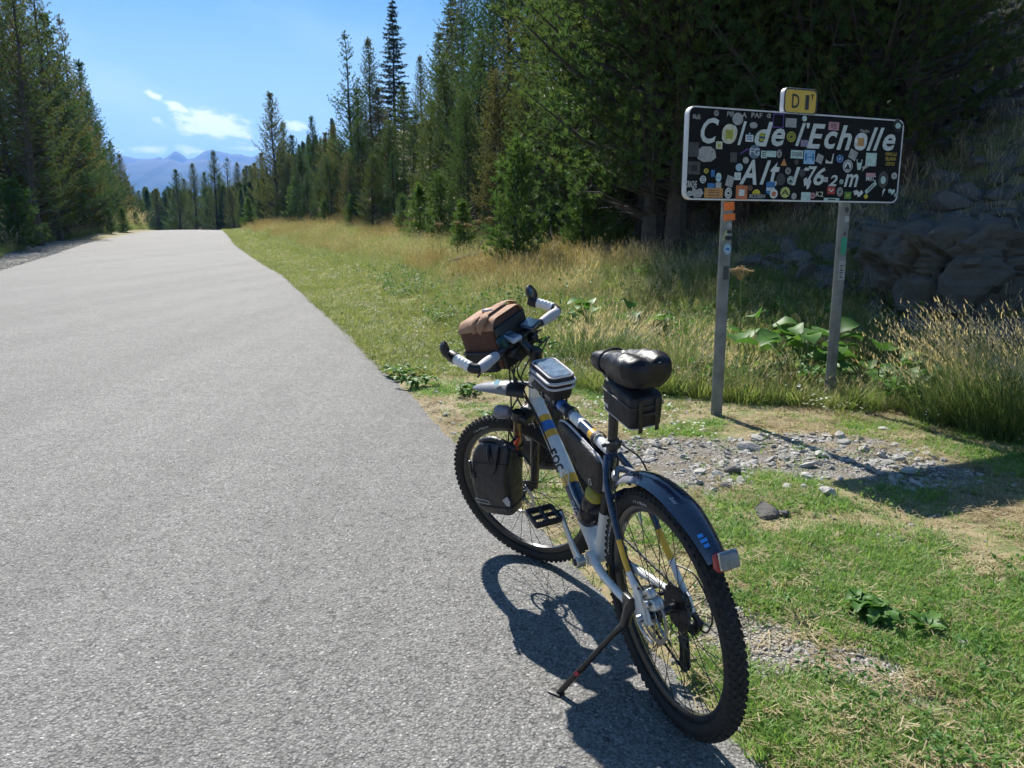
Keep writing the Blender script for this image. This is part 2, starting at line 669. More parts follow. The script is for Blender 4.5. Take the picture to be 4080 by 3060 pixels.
m_ground = bpy.data.materials.new('soil and turf')
m_ground.use_nodes = True
t = NT(m_ground.node_tree)
m_ground.node_tree.nodes.clear()
geo = t.n('ShaderNodeNewGeometry')
pos = geo.outputs['Position']
a_g = t.n('ShaderNodeAttribute', attribute_name='gravel').outputs['Fac']
a_d = t.n('ShaderNodeAttribute', attribute_name='dry').outputs['Fac']
a_t = t.n('ShaderNodeAttribute', attribute_name='talus').outputs['Fac']
nz1 = t.noise(pos, 9.0, 6.0, 0.65)
nz2 = t.noise(pos, 55.0, 5.0, 0.7)
nz3 = t.noise(pos, 0.35, 4.0, 0.6)
green = t.mix(nz2, (0.09, 0.125, 0.035), (0.20, 0.225, 0.085))
straw = t.mix(nz2, (0.22, 0.165, 0.09), (0.43, 0.34, 0.21))
soil = t.mix(nz1, (0.10, 0.078, 0.05), (0.20, 0.16, 0.11))
turf = t.mix(t.ramp(nz1, [(0.40, 0.0), (0.60, 1.0)]), green, straw)
turf = t.mix(t.m('MULTIPLY', a_d, 0.75), turf, t.mix(t.ramp(nz2, [(0.4, 0.0), (0.6, 1.0)]), soil, straw))
vor = t.n('ShaderNodeTexVoronoi', {'Vector': pos, 'Scale': 85.0, 'Randomness': 1.0})
grav = t.mix(t.n('ShaderNodeSeparateColor', {0: vor.outputs['Color']}).outputs[0], (0.25, 0.235, 0.205), (0.56, 0.535, 0.49))
grav = t.mix(t.ramp(t.noise(pos, 7.0, 4.0, 0.6), [(0.44, 0.0), (0.58, 0.8)]), grav, t.mix(nz2, (0.19, 0.155, 0.11), (0.34, 0.285, 0.21)))
grav = t.mix(t.ramp(vor.outputs['Distance'], [(0.30, 0.0), (0.66, 1.0)]), grav, (0.13, 0.115, 0.095))
vor2 = t.n('ShaderNodeTexVoronoi', {'Vector': pos, 'Scale': 5.0, 'Randomness': 1.0})
rock = t.mix(t.n('ShaderNodeSeparateColor', {0: vor2.outputs['Color']}).outputs[0], (0.05, 0.047, 0.044), (0.13, 0.122, 0.114))
colr = t.mix(a_g, turf, grav)
talm = t.m('MULTIPLY', a_t, t.ramp(t.noise(pos, 0.5, 4.0, 0.6), [(0.42, 0.0), (0.55, 1.0)]))
colr = t.mix(talm, colr, rock)
hgt = t.m('ADD', t.m('MULTIPLY', nz2, 0.5), t.m('MULTIPLY', t.m('SUBTRACT', 1.0, vor.outputs['Distance']), t.m('MULTIPLY', a_g, 1.2)))
hgt = t.m('ADD', hgt, t.m('MULTIPLY', t.m('SUBTRACT', 1.0, vor2.outputs['Distance']), t.m('MULTIPLY', talm, 8.0)))
bmp = t.n('ShaderNodeBump', {'Strength': 0.8, 'Distance': 0.012, 'Height': hgt})
pb = t.n('ShaderNodeBsdfPrincipled', {'Base Color': colr, 'Roughness': 0.92, 'Specular IOR Level': 0.25, 'Normal': bmp.outputs[0]})
t.n('ShaderNodeOutputMaterial', {0: pb.outputs[0]})
ground = link('ground', ground_me, None, m_ground)
tag(ground, 'grassy and stony ground beside the road', 'ground', kind='structure')

# ------------------------------------------------------------------ road
ry = np.concatenate([np.arange(-25, 0, 1.0), np.arange(0, 14, 0.03), np.arange(14, 40, 0.25), np.arange(40, 260, 1.0)])
nq = 40
rows = []
for k in range(nq + 1):
    q = k / nq
    wob = (vnoise(ry, ry * 0, 0.16, 4.0) - 0.5) * 0.06 + (vnoise(ry, ry * 0, 0.6, 5.0) - 0.5) * 0.09 + (vnoise(ry, ry * 0, 0.06, 6.0) - 0.5) * 0.035
    xe = XR(ry) + wob
    xw = XL(ry) + (vnoise(ry, ry * 0, 0.7, 7.0) - 0.5) * 0.12
    x = xe + (xw - xe) * q
    z = ROAD(x, ry) + 0.012
    if k == 0 or k == nq:
        z = z - 0.045
    rows.append(np.stack([x, ry, z], 1))
rv = np.stack(rows, 1).reshape(-1, 3)
ii = np.arange(len(ry) * (nq + 1)).reshape(len(ry), nq + 1)
rf = np.stack([ii[:-1, 1:].ravel(), ii[:-1, :-1].ravel(), ii[1:, :-1].ravel(), ii[1:, 1:].ravel()], 1)
road_me = mesh_np('road', rv, rf, True)
m_road = bpy.data.materials.new('chip seal tarmac')
m_road.use_nodes = True
t = NT(m_road.node_tree)
m_road.node_tree.nodes.clear()
pos = t.n('ShaderNodeNewGeometry').outputs['Position']
wp = t.n('ShaderNodeMix', data_type='VECTOR')
warp = t.n('ShaderNodeTexNoise', {'Vector': pos, 'Scale': 60.0, 'Detail': 2.0})
vv = t.n('ShaderNodeVectorMath', {0: warp.outputs['Color'], 1: (0.5, 0.5, 0.5)}, operation='SUBTRACT')
vs = t.n('ShaderNodeVectorMath', {0: vv.outputs[0]}, operation='SCALE')
vs.inputs['Scale'].default_value = 0.012
vp = t.n('ShaderNodeVectorMath', {0: pos, 1: vs.outputs[0]}, operation='ADD').outputs[0]
v1 = t.n('ShaderNodeTexVoronoi', {'Vector': vp, 'Scale': 96.0, 'Randomness': 1.0})
v2 = t.n('ShaderNodeTexVoronoi', {'Vector': vp, 'Scale': 160.0, 'Randomness': 1.0})
c1 = t.n('ShaderNodeSeparateColor', {0: v1.outputs['Color']}).outputs[0]
c2 = t.n('ShaderNodeSeparateColor', {0: v2.outputs['Color']}).outputs[1]
stone = t.ramp(c1, [(0.0, (0.150, 0.146, 0.137)), (0.45, (0.212, 0.207, 0.195)), (0.92, (0.275, 0.268, 0.252)), (0.96, (0.41, 0.40, 0.375)), (1.0, (0.46, 0.45, 0.43))])
stone2 = t.ramp(c2, [(0.0, (0.130, 0.127, 0.119)), (0.7, (0.243, 0.237, 0.224)), (1.0, (0.335, 0.328, 0.312))])
sel = t.ramp(t.noise(pos, 90.0, 2.0), [(0.45, 0.0), (0.55, 1.0)])
cc = t.mix(sel, stone, stone2)
tar = t.m('MULTIPLY', t.ramp(v1.outputs['Distance'], [(0.42, 0.0), (0.66, 1.0)]), t.ramp(t.noise(pos, 30.0, 3.0), [(0.35, 0.15), (0.7, 0.85)]))
cc = t.mix(tar, cc, (0.045, 0.044, 0.043))
big = t.noise(pos, 0.45, 5.0, 0.6)
cc = t.mix(1.0, cc, t.ramp(big, [(0.3, 1.02), (0.7, 1.12)]), 'MULTIPLY')
mapr = t.n('ShaderNodeMapping', {'Vector': pos, 'Rotation': (0, 0, R(19.0)), 'Scale': (1.0, 0.02, 1.0)})
lng = t.noise(mapr.outputs[0], 1.5, 3.0, 0.55)
cc = t.mix(1.0, cc, t.ramp(lng, [(0.35, 0.93), (0.65, 1.06)]), 'MULTIPLY')
patch = t.n('ShaderNodeTexNoise', {'Vector': pos, 'Scale': 0.8, 'Detail': 2.0})
cc = t.mix(1.0, cc, t.ramp(patch.outputs['Fac'], [(0.62, 1.0), (0.68, 0.975)]), 'MULTIPLY')
mid = t.noise(pos, 4.0, 4.0, 0.6)
cc = t.mix(1.0, cc, t.ramp(mid, [(0.3, 0.93), (0.7, 1.06)]), 'MULTIPLY')
hh = t.m('ADD', t.m('SUBTRACT', 1.0, v1.outputs['Distance']), t.m('MULTIPLY', t.m('SUBTRACT', 1.0, v2.outputs['Distance']), 0.5))
hh = t.m('ADD', hh, t.m('MULTIPLY', t.noise(pos, 40.0, 3.0), 1.2))
bmp = t.n('ShaderNodeBump', {'Strength': 1.0, 'Distance': 0.0045, 'Height': hh})
pb = t.n('ShaderNodeBsdfPrincipled', {'Base Color': cc, 'Roughness': 0.78, 'Specular IOR Level': 0.25, 'Normal': bmp.outputs[0]})
t.n('ShaderNodeOutputMaterial', {0: pb.outputs[0]})
road = link('road', road_me, None, m_road)
tag(road, 'pale grey chip seal road climbing to a crest', 'road', kind='structure')

# ------------------------------------------------------------------ far mountains
DM = 5600.0
S2 = 4080.0 / 2212.0
F_PX, PITCH = 3087.0, R(11.222)


def bearing(dx, dy):
    """(x/y, z/y) of a direction given in the photograph's 2212-wide coordinates"""
    u, v = (dx * S2 - 2040) / F_PX, (1530 - dy * S2) / F_PX
    fw = math.cos(PITCH) + v * math.sin(PITCH)
    return u / fw, (-math.sin(PITCH) + v * math.cos(PITCH)) / fw


sk = [(-2500, 352), (-1500, 340), (-700, 350), (-200, 335), (60, 345), (180, 330), (225, 336), (262, 337), (300, 341), (330, 342), (345, 338), (352, 342), (366, 334), (376, 327), (380, 325.5), (386, 329), (398, 338), (406, 343), (420, 341), (430, 335),
      (438, 328), (446, 325), (456, 323), (466, 326), (482, 328), (500, 334), (520, 334), (545, 337), (600, 333), (680, 345), (800, 330), (1000, 345), (1300, 330), (1900, 345), (2800, 335)]
skx = np.array([bearing(a, b)[0] for a, b in sk]) * DM
skz = np.array([bearing(a, b)[1] for a, b in sk]) * DM + 1.4
sk2 = [(-2500, 375), (-500, 360), (100, 368), (262, 352), (300, 350), (345, 346), (372, 345), (400, 352), (430, 346), (452, 344), (480, 352), (520, 350), (552, 358), (650, 362), (1000, 365), (2800, 372)]
s2x = np.array([bearing(a, b)[0] for a, b in sk2]) * 4600
s2z = np.array([bearing(a, b)[1] for a, b in sk2]) * 4600 + 1.4


def range_mesh(name, sx, sz, y0, depth, n=520, m=26, seed=1.0):
    xs = np.linspace(sx[0] + 10, sx[-1] - 10, n)
    c = np.linspace(bearing(150, 0)[0] * y0, bearing(650, 0)[0] * y0, 420)
    xs = np.unique(np.concatenate([xs, c]))
    crest = np.interp(xs, sx, sz) + (fbm(xs, xs * 0, 60, seed, 4) - 0.5) * 22
    V = []
    for k in range(-6, m):
        tt = k / (m - 1.0)
        if k < 0:
            z = crest + k * 60
            y = np.full_like(xs, y0 - k * 90)
        else:
            spur = (fbm(xs, xs * 0 + tt * 300, 420, seed + 2, 5) - 0.5)
            z = crest * (1 - tt) ** 1.15 - 110 * tt + spur * 330 * tt * (1 - tt) * 2
            y = y0 - depth * tt + spur * 300 * tt
        V.append(np.stack([xs, y, z], 1))
    V = np.array(V).reshape(-1, 3)
    ii = np.arange(len(V)).reshape(m + 6, len(xs))
    f = np.stack([ii[:-1, 1:].ravel(), ii[:-1, :-1].ravel(), ii[1:, :-1].ravel(), ii[1:, 1:].ravel()], 1)
    return mesh_np(name, V, f, True)


m_mount = bpy.data.materials.new('mountain rock and wood')
m_mount.use_nodes = True
t = NT(m_mount.node_tree)
m_mount.node_tree.nodes.clear()
gg = t.n('ShaderNodeNewGeometry')
zz = t.n('ShaderNodeSeparateXYZ', {0: gg.outputs['Position']}).outputs[2]
hm = t.ramp(t.m('ADD', t.m('DIVIDE', zz, 700.0), t.m('MULTIPLY', t.noise(gg.outputs['Position'], 0.006, 5.0), 0.35)), [(0.45, 0.0), (0.75, 1.0)])
mc = t.mix(hm, t.mix(t.noise(gg.outputs['Position'], 0.02, 4.0), (0.022, 0.035, 0.018), (0.06, 0.075, 0.04)), (0.16, 0.15, 0.14))
pb = t.n('ShaderNodeBsdfPrincipled', {'Base Color': mc, 'Roughness': 0.95, 'Specular IOR Level': 0.1})
t.n('ShaderNodeOutputMaterial', {0: pb.outputs[0]})
mountains = link('mountains', range_mesh('mountains', skx, skz, DM, 1500, seed=2.0), None, m_mount)
tag(mountains, 'hazy blue mountain ridge with a pointed peak above the valley', 'mountains', kind='structure')
hills = link('hills', range_mesh('hills', s2x, s2z, 4600.0, 1700, seed=6.0), None, m_mount)
tag(hills, 'blue wooded hills in front of the mountain ridge', 'hills', kind='structure')

# ------------------------------------------------------------------ conifers
def tufts(C, A, n, ln, wd, spread, rg, droop=0.0):
    """needle tufts: centres C, axes A (unit) -> triangles"""
    m = len(C)
    C = np.repeat(C, n, 0)
    A = np.repeat(A, n, 0)
    rnd = rg.normal(size=(m * n, 3))
    rnd -= A * (rnd * A).sum(1, keepdims=True)
    rnd /= np.linalg.norm(rnd, axis=1, keepdims=True) + 1e-9
    sp = rg.uniform(0.25, 1.0, (m * n, 1)) * spread
    D = A * np.cos(sp) + rnd * np.sin(sp)
    D[:, 2] -= droop
    L = ln * rg.uniform(0.6, 1.15, (m * n, 1))
    side = np.cross(D, rg.normal(size=(m * n, 3)))
    side /= np.linalg.norm(side, axis=1, keepdims=True) + 1e-9
    Wd = wd * rg.uniform(0.7, 1.3, (m * n, 1))
    B = C - A * ln * 0.35 * rg.uniform(0, 1, (m * n, 1))
    v0 = B - side * Wd * 0.5
    v1 = B + side * Wd * 0.5
    v2 = B + D * L * 0.6 + side * Wd * 0.55
    v3 = B + D * L
    V = np.stack([v0, v1, v2, v3], 1).reshape(-1, 3)
    k = np.arange(m * n) * 4
    Fq = np.stack([k, k + 1, k + 2, k + 3], 1)
    return V, Fq


def make_conifer(name, h, seed, width=0.17, z0=0.06, dz=0.34, nb=(4, 6), tuft_step=0.20, n_needle=13, ln=0.20, wd=0.026, style='pine', sparse_top=False, power=0.75, gaps=0.12, bare=0.34, twigs=5):
    rg = np.random.default_rng(seed)
    r0 = 0.011 * h + 0.03
    mb = MB()
    bend = rg.normal(0, 0.012 * h, 2)

    def axis(z):
        tt = z / h
        return np.array([bend[0] * tt * tt + 0.04 * math.sin(z * 1.1 + seed), bend[1] * tt * tt + 0.04 * math.cos(z * 0.9 + seed), z])
    zs = np.linspace(0, h, 14)
    mb.tube([axis(z) - np.array([0, 0, 0.15 if z == 0 else 0]) for z in zs], [r0 * (1 - 0.93 * z / h) * (1.35 if z == 0 else 1) for z in zs], 8)
    Cs, As = [], []
    z = h * z0 + 0.2
    lmax = width * h
    while z < h - 0.25:
        tt = (z - h * z0) / (h * (1 - z0))
        prof = (1 - tt) ** power * min(1.0, 0.62 + tt * 3.0)
        L = lmax * prof + 0.16
        k = rg.integers(nb[0], nb[1] + 1)
        ph0 = rg.uniform(0, 6.28)
        for b in range(k):
            if rg.random() < gaps:
                continue
            ph = ph0 + b * 6.283 / k + rg.normal(0, 0.25)
            Lb = L * rg.uniform(0.62, 1.18)
            out = np.array([math.cos(ph), math.sin(ph), 0.0])
            sdv = np.array([-math.sin(ph), math.cos(ph), 0.0])
            ns = max(3, int(Lb / tuft_step))
            p0 = axis(z + rg.normal(0, 0.06))
            if style == 'pine':
                up0, up1 = 0.18 + 0.35 * tt, 0.30 + 0.25 * tt
            elif style == 'spruce':
                up0, up1 = -0.10 - 0.18 * (1 - tt), 0.22
            else:
                up0, up1 = 0.12, 0.10

            def pt(s):
                return p0 + out * Lb * s + np.array([0, 0, 1.0]) * Lb * (up0 * s + up1 * s * s)
            if Lb > 0.5:
                mb.tube([pt(0), pt(0.5), pt(0.95)], [max(0.006, 0.016 * Lb), max(0.005, 0.010 * Lb), 0.004], 4, cap=False)
            if Lb > 0.55 and twigs:
                for q in range(int(Lb * twigs)):
                    st0 = rg.uniform(0.12, 0.75)
                    a0 = pt(st0)
                    dv = sdv * rg.choice([-1, 1]) * rg.uniform(0.3, 1.0) + out * rg.uniform(0.2, 0.9) + np.array([0, 0, rg.uniform(-0.35, 0.5)])
                    tl_ = rg.uniform(0.12, 0.30) + 0.22 * Lb * (1 - st0)
                    mb.tube([a0, a0 + dv * tl_], [0.007, 0.003], 3, cap=False)
            s0 = (0.10 if tt > 0.72 else 0.16 + bare * min(1.0, (0.9 - tt) * 1.6))
            for j in range(ns + 1):
                s = s0 + (1 - s0) * j / ns
                c = pt(s)
                w = Lb * 0.34 * (1 - s) ** 0.6 + 0.10
                reps = 2 if style != 'spruce' else 3
                for q in range(reps if s < 0.9 else 1):
                    o = rg.uniform(-1, 1)
                    cc = c + sdv * o * w + out * rg.uniform(-0.06, 0.06) + np.array([0, 0, rg.uniform(-0.05, 0.10) if style != 'spruce' else rg.uniform(-0.10, 0.0)])
                    ax = out * rg.uniform(0.3, 1.0) + sdv * o * 0.6 + np.array([0, 0, 1.0]) * (rg.uniform(0.5, 1.4) if style == 'pine' else (rg.uniform(-0.7, 0.1) if style == 'spruce' else rg.uniform(0.0, 0.8)))
                    Cs.append(cc)
                    As.append(ax / np.linalg.norm(ax))
        step = dz * (1.0 if tt < 0.6 else 0.85)
        if sparse_top and tt > 0.6:
            step *= 1.6
        z += step * rg.uniform(0.8, 1.2)
    for q in range(14 if not sparse_top else 8):
        zt = h - 0.9 * q / 14.0
        Cs.append(axis(zt) + rg.normal(0, 0.03, 3))
        As.append(np.array([rg.normal(0, 0.25), rg.normal(0, 0.25), 1.0]) / 1.06)
    V, Fq = tufts(np.array(Cs), np.array(As), n_needle, ln, wd, 0.95 if style != 'spruce' else 0.75, rg)
    crown = mesh_np(name + '_crown', V, Fq)
    trunk = mb.mesh(name + '_trunk')
    return trunk, crown


m_bark = mat('conifer bark', (0.062, 0.046, 0.036), 0.9, var=0.35, vscale=6.0, bump=0.6, bscale=14.0)
m_bark_grey = mat('grey bark', (0.07, 0.06, 0.052), 0.9, var=0.3, vscale=6.0, bump=0.6, bscale=14.0)
m_pine = leaf_mat('pine needles', [(0.1, (0.018, 0.045, 0.020)), (0.35, (0.034, 0.066, 0.022)), (0.60, (0.066, 0.084, 0.026)), (0.85, (0.092, 0.080, 0.034)), (1.0, (0.080, 0.056, 0.034))], 0.50, 0.5, 0.5, gain=2.15, orand=0.66)
m_pine_far = leaf_mat('distant pine needles', [(0.1, (0.018, 0.040, 0.020)), (0.45, (0.030, 0.058, 0.022)), (0.8, (0.055, 0.075, 0.026)), (1.0, (0.07, 0.06, 0.03))], 0.42, 0.5, 0.25, gain=2.2, orand=0.6)
m_spruce = leaf_mat('spruce needles', [(0.1, (0.012, 0.032, 0.020)), (0.6, (0.028, 0.052, 0.026)), (1.0, (0.05, 0.066, 0.03))], 0.28, 0.5, 0.6, gain=1.6)
m_larch = leaf_mat('young larch needles', [(0.1, (0.050, 0.105, 0.022)), (0.6, (0.090, 0.150, 0.030)), (1.0, (0.13, 0.17, 0.04))], 0.48, 0.5, 0.8, gain=1.6)
m_young = leaf_mat('young pine needles', [(0.1, (0.030, 0.070, 0.022)), (0.6, (0.060, 0.105, 0.028)), (1.0, (0.10, 0.115, 0.035))], 0.45, 0.5, 0.8, gain=1.8)

KINDS = {}


def kind(key, crown_mat, bark, *a, **k):
    tr, cr = make_conifer(key, *a, **k)
    tr.materials.append(bark)
    cr.materials.append(crown_mat)
    KINDS[key] = (tr, cr, a[0])


kind('slender', m_pine, m_bark, 14.0, 11, width=0.185, dz=0.30, power=0.95, gaps=0.10, z0=0.05, tuft_step=0.17, n_needle=16, ln=0.165, wd=0.019)
kind('conic', m_pine, m_bark, 12.0, 12, width=0.225, dz=0.29, power=0.9, z0=0.03, tuft_step=0.17, n_needle=16, ln=0.165, wd=0.019)
kind('dense', m_pine, m_bark, 12.0, 13, width=0.20, dz=0.30, nb=(5, 7), power=0.62, z0=0.02, gaps=0.08, tuft_step=0.15, n_needle=22, ln=0.135, wd=0.0125)
kind('tallpine', m_pine, m_bark_grey, 17.0, 14, width=0.125, dz=0.40, power=0.55, z0=0.10, gaps=0.2, sparse_top=False, tuft_step=0.15, n_needle=22, ln=0.135, wd=0.0125)
kind('airy', m_pine, m_bark, 13.0, 15, width=0.18, dz=0.38, nb=(4, 6), power=0.9, gaps=0.15, sparse_top=True, tuft_step=0.17, n_needle=16, ln=0.165, wd=0.019)
kind('broad', m_pine, m_bark_grey, 13.0, 16, width=0.22, dz=0.30, nb=(5, 7), power=0.5, z0=0.04, gaps=0.08, tuft_step=0.15, n_needle=22, ln=0.135, wd=0.0125)
kind('broadtall', m_pine, m_bark, 15.0, 17, width=0.185, dz=0.32, nb=(5, 7), power=0.5, z0=0.07, gaps=0.1, tuft_step=0.15, n_needle=22, ln=0.135, wd=0.0125)
kind('spruce', m_spruce, m_bark_grey, 17.0, 18, width=0.155, dz=0.46, nb=(5, 6), power=0.85, style='spruce', tuft_step=0.14, n_needle=11, ln=0.22, wd=0.030, gaps=0.08, bare=0.1)
kind('sapling', m_young, m_bark_grey, 3.2, 19, width=0.24, dz=0.17, nb=(4, 6), tuft_step=0.10, ln=0.15, wd=0.014, n_needle=16, z0=0.02, power=0.85, bare=0.05, twigs=0)
kind('larchlet', m_larch, m_bark_grey, 4.0, 20, width=0.30, dz=0.17, nb=(5, 7), tuft_step=0.12, ln=0.17, wd=0.018, n_needle=14, style='larch', z0=0.0, power=0.95, bare=0.05, twigs=0)
kind('farpine', m_pine_far, m_bark, 11.0, 21, width=0.22, dz=0.50, nb=(5, 6), tuft_step=0.36, n_needle=9, ln=0.42, wd=0.08, power=0.9, bare=0.1, twigs=0)
kind('farslim', m_pine_far, m_bark, 12.0, 22, width=0.18, dz=0.50, nb=(5, 6), tuft_step=0.34, n_needle=9, ln=0.40, wd=0.075, power=0.9, bare=0.1, twigs=0)

ORD = ['first', 'second', 'third', 'fourth', 'fifth', 'sixth', 'seventh', 'eighth', 'ninth', 'tenth', 'eleventh', 'twelfth', 'thirteenth', 'fourteenth', 'fifteenth', 'sixteenth', 'seventeenth', 'eighteenth', 'nineteenth', 'twentieth',
       'twenty-first', 'twenty-second', 'twenty-third', 'twenty-fourth', 'twenty-fifth', 'twenty-sixth', 'twenty-seventh', 'twenty-eighth', 'twenty-ninth', 'thirtieth']


def plant_tree(px, top, Y, key, label, group, name='pine_tree', hmax=17.0, sink=0.1, wscale=1.0, hmin=0.0):
    b, el_ = bearing(px, top)
    X = b * Y
    z = Hs(X, Y) - sink
    h = min(hmax, max(hmin, el_ * Y + CAM_H - z))
    tr, cr, h0 = KINDS[key]
    s = h / h0
    o = empty(name, loc=(X, Y, z), rz=random.uniform(0, 6.28))
    o.scale = (s * wscale, s * wscale, s)
    link('trunk', tr, o)
    link('crown', cr, o)
    tag(o, label, 'tree', group)
    return o


# trees with a look of their own (x in the photograph, top, distance, kind)
SOLO = [
    (585, 200, 80, 'conic', 'tall dark pine standing forward where the road meets the crest', 1.0),
    (845, -4, 62, 'spruce', 'tall dark spruce with drooping branches and a thin pointed top', 1.0),
    (975, -45, 46, 'spruce', 'dark spruce cut by the top of the picture behind the bushy pines', 1.0),
    (750, 68, 57, 'airy', 'thin pine with open crown, first tall top beside the blue sky', 1.0),
    (795, 82, 55, 'slender', 'narrow pine just beside the tall spruce', 1.0),
    (675, 250, 74, 'slender', 'slim pointed pine in the dip between two taller groups', 1.0),
    (135, 33, 60, 'airy', 'pine with long bare thin leader standing clear of the roadside wood', 0.8),
    (1118, 300, 16.5, 'sapling', 'young green pine in front of the wood at the meadow edge', 1.0),
    (1262, 322, 17.5, 'sapling', 'young dark pine beside the big trunk at the meadow edge', 1.0),
    (535, 424, 84, 'larchlet', 'bright green bushy young larch at the road crest', 1.0),
    (20, 384, 37, 'sapling', 'low bushy pine at the left edge of the picture', 1.5),
    (62, -70, 48, 'tallpine', 'tallest pine of the roadside wood, its trunk running off the top', 1.0),
]
for px, top, Y, key, lab, ws in SOLO:
    plant_tree(px, top, Y, key, lab, None, wscale=ws, name={'spruce': 'spruce_tree', 'larchlet': 'larch_tree'}.get(key, 'pine_tree'))

GROUPS = {
    'left': ('pines left of the road', 'pine from the left edge in the wood left of the road', [
        (8, -130, 41, 'tallpine'), (30, -60, 55, 'conic'), (92, 30, 53, 'conic'), (112, 110, 57, 'dense'), (163, 128, 67, 'slender'), (150, 215, 63, 'dense'), (188, 196, 73, 'conic'),
        (212, 272, 79, 'conic'), (200, 330, 69, 'dense'), (238, 303, 86, 'slender'), (228, 350, 77, 'dense'), (256, 333, 95, 'conic'), (270, 372, 104, 'slender'), (45, 130, 45, 'dense'), (80, 180, 50, 'dense'), (176, 290, 62, 'dense'), (262, 400, 88, 'dense'), (-45, -100, 44, 'dense'), (-20, 60, 50, 'broad'), (128, 300, 55, 'dense'), (286, 402, 112, 'conic'), (252, 415, 80, 'dense'), (276, 420, 96, 'conic'), (300, 412, 122, 'conic')]),
    'mid': ('pines between crest and spruce', 'pine from the crest in the wood between the crest and the tall spruce', [
        (608, 262, 86, 'slender'), (632, 292, 79, 'conic'), (652, 322, 68, 'dense'), (700, 286, 70, 'conic'), (722, 268, 66, 'slender'), (738, 300, 58, 'dense'), (768, 190, 60, 'conic'), (782, 260, 49, 'dense'), (815, 190, 54, 'conic'), (832, 260, 45, 'dense'), (690, 360, 60, 'dense'), (620, 330, 74, 'dense'), (662, 380, 62, 'dense'), (712, 330, 58, 'dense'), (756, 330, 50, 'dense'), (800, 330, 44, 'dense'), (848, 330, 42, 'conic')]),
    'right': ('pines on the slope behind the meadow', 'pine past the tall spruce in the dark wood on the slope', [
        (868, 185, 50, 'conic'), (888, 235, 43, 'dense'), (908, 120, 62, 'slender'), (925, 215, 38, 'dense'), (945, 70, 48, 'conic'), (968, 120, 36, 'dense'), (1000, -40, 40, 'broadtall'), (1030, 60, 31, 'dense'), (1062, -90, 34, 'broad'), (1100, -120, 29, 'broadtall'), (1150, -60, 36, 'conic'),
        (1175, -160, 26, 'broad'), (1228, -260, 22.5, 'broadtall'), (1290, -150, 30, 'broad'), (1335, -260, 24, 'broad'), (1395, -200, 28, 'broadtall'), (1460, -1500, 17.5, 'tallpine'), (1480, -160, 33, 'dense'), (1010, 200, 28, 'dense'), (1085, 150, 25, 'dense'), (1140, 150, 23.5, 'broad'), (1270, -200, 20.5, 'broad'), (1370, -500, 19.5, 'broad'), (1420, -600, 20, 'broad'), (1474, -1500, 15.6, 'broad'), (1545, -1500, 14.6, 'broadtall')]),
    'behind': ('pines behind the road sign', 'pine counted from the tall grey trunk in the dark wood above the sign', [
        (1500, -900, 19, 'dense'), (1880, -1500, 14.2, 'broad'), (2030, -1500, 13.8, 'broad'), (2135, -1500, 13.4, 'broadtall'), (1600, -1500, 15.8, 'broad'), (1700, -1500, 15.4, 'broadtall'), (1820, -1500, 15.8, 'broad'), (1920, -1500, 17, 'broadtall'), (2010, -1500, 18, 'broad'), (2110, -1500, 18.5, 'broadtall'), (2150, -500, 26, 'dense'), (2240, -500, 29, 'dense'), (1980, -400, 23, 'dense'), (1530, -260, 24, 'broad'), (1575, -160, 31, 'broadtall'), (1625, -900, 21, 'broadtall'), (1680, -500, 27, 'broad'), (1755, -1500, 17.5, 'tallpine'), (1790, -200, 30, 'dense'), (1830, -700, 23, 'broadtall'), (1885, -500, 28, 'broad'), (1940, -600, 24.5, 'broad'), (2010, -180, 32, 'dense'), (2075, -240, 33, 'broadtall'), (1710, 100, 22, 'dense'), (1560, 60, 20, 'dense')]),
}
for gk, (grp, lab, lst) in GROUPS.items():
    lst = sorted(lst)
    for i, (px, top, Y, key) in enumerate(lst):
        plant_tree(px, top, Y, key, ORD[i] + ' ' + lab, grp, wscale={'mid': 1.2, 'left': 1.1}.get(gk, 1.05))

BEYOND = [(380, 366, 118, 'conic'), (415, 352, 127, 'slender'), (458, 325, 112, 'slender'), (487, 340, 122, 'airy'), (511, 350, 116, 'slender'), (530, 358, 108, 'conic'), (548, 352, 104, 'conic'), (562, 330, 98, 'conic'), (440, 372, 133, 'conic'), (398, 386, 142, 'conic'), (360, 402, 150, 'slender'), (338, 408, 140, 'conic'), (472, 380, 118, 'conic'), (500, 400, 104, 'dense'), (522, 412, 98, 'dense')]
BEYOND.sort()
for i, (px, top, Y, key) in enumerate(BEYOND):
    plant_tree(px, top, Y, key, ORD[i] + ' pine from the left rising just beyond the road crest', 'pines beyond the crest', sink=0.4, wscale=1.25)

SHRUBS = [(262, 446, 68, 'larchlet', 'larch_shrub'), (236, 452, 62, 'sapling', 'pine_shrub'), (292, 455, 82, 'larchlet', 'larch_shrub'), (905, 395, 33, 'larchlet', 'larch_shrub'), (950, 372, 29, 'sapling', 'pine_shrub'), (870, 420, 38, 'sapling', 'pine_shrub'), (1000, 430, 24, 'larchlet', 'larch_shrub'), (640, 380, 70, 'larchlet', 'larch_shrub'),
          (600, 440, 76, 'sapling', 'pine_shrub'), (700, 430, 56, 'sapling', 'pine_shrub'), (760, 420, 48, 'larchlet', 'larch_shrub'), (1190, 420, 21, 'sapling', 'pine_shrub'), (1335, 430, 17, 'sapling', 'pine_shrub'), (1400, 440, 18, 'sapling', 'pine_shrub')]
SHRUBS.sort()
for i, (px, top, Y, key, nm) in enumerate(SHRUBS):
    o = plant_tree(px, top, Y, key, ORD[i] + ' low conifer shrub from the left along the foot of the woods', 'low conifer shrubs', name=nm, wscale=1.15, hmax=5)
    o['category'] = 'shrub'

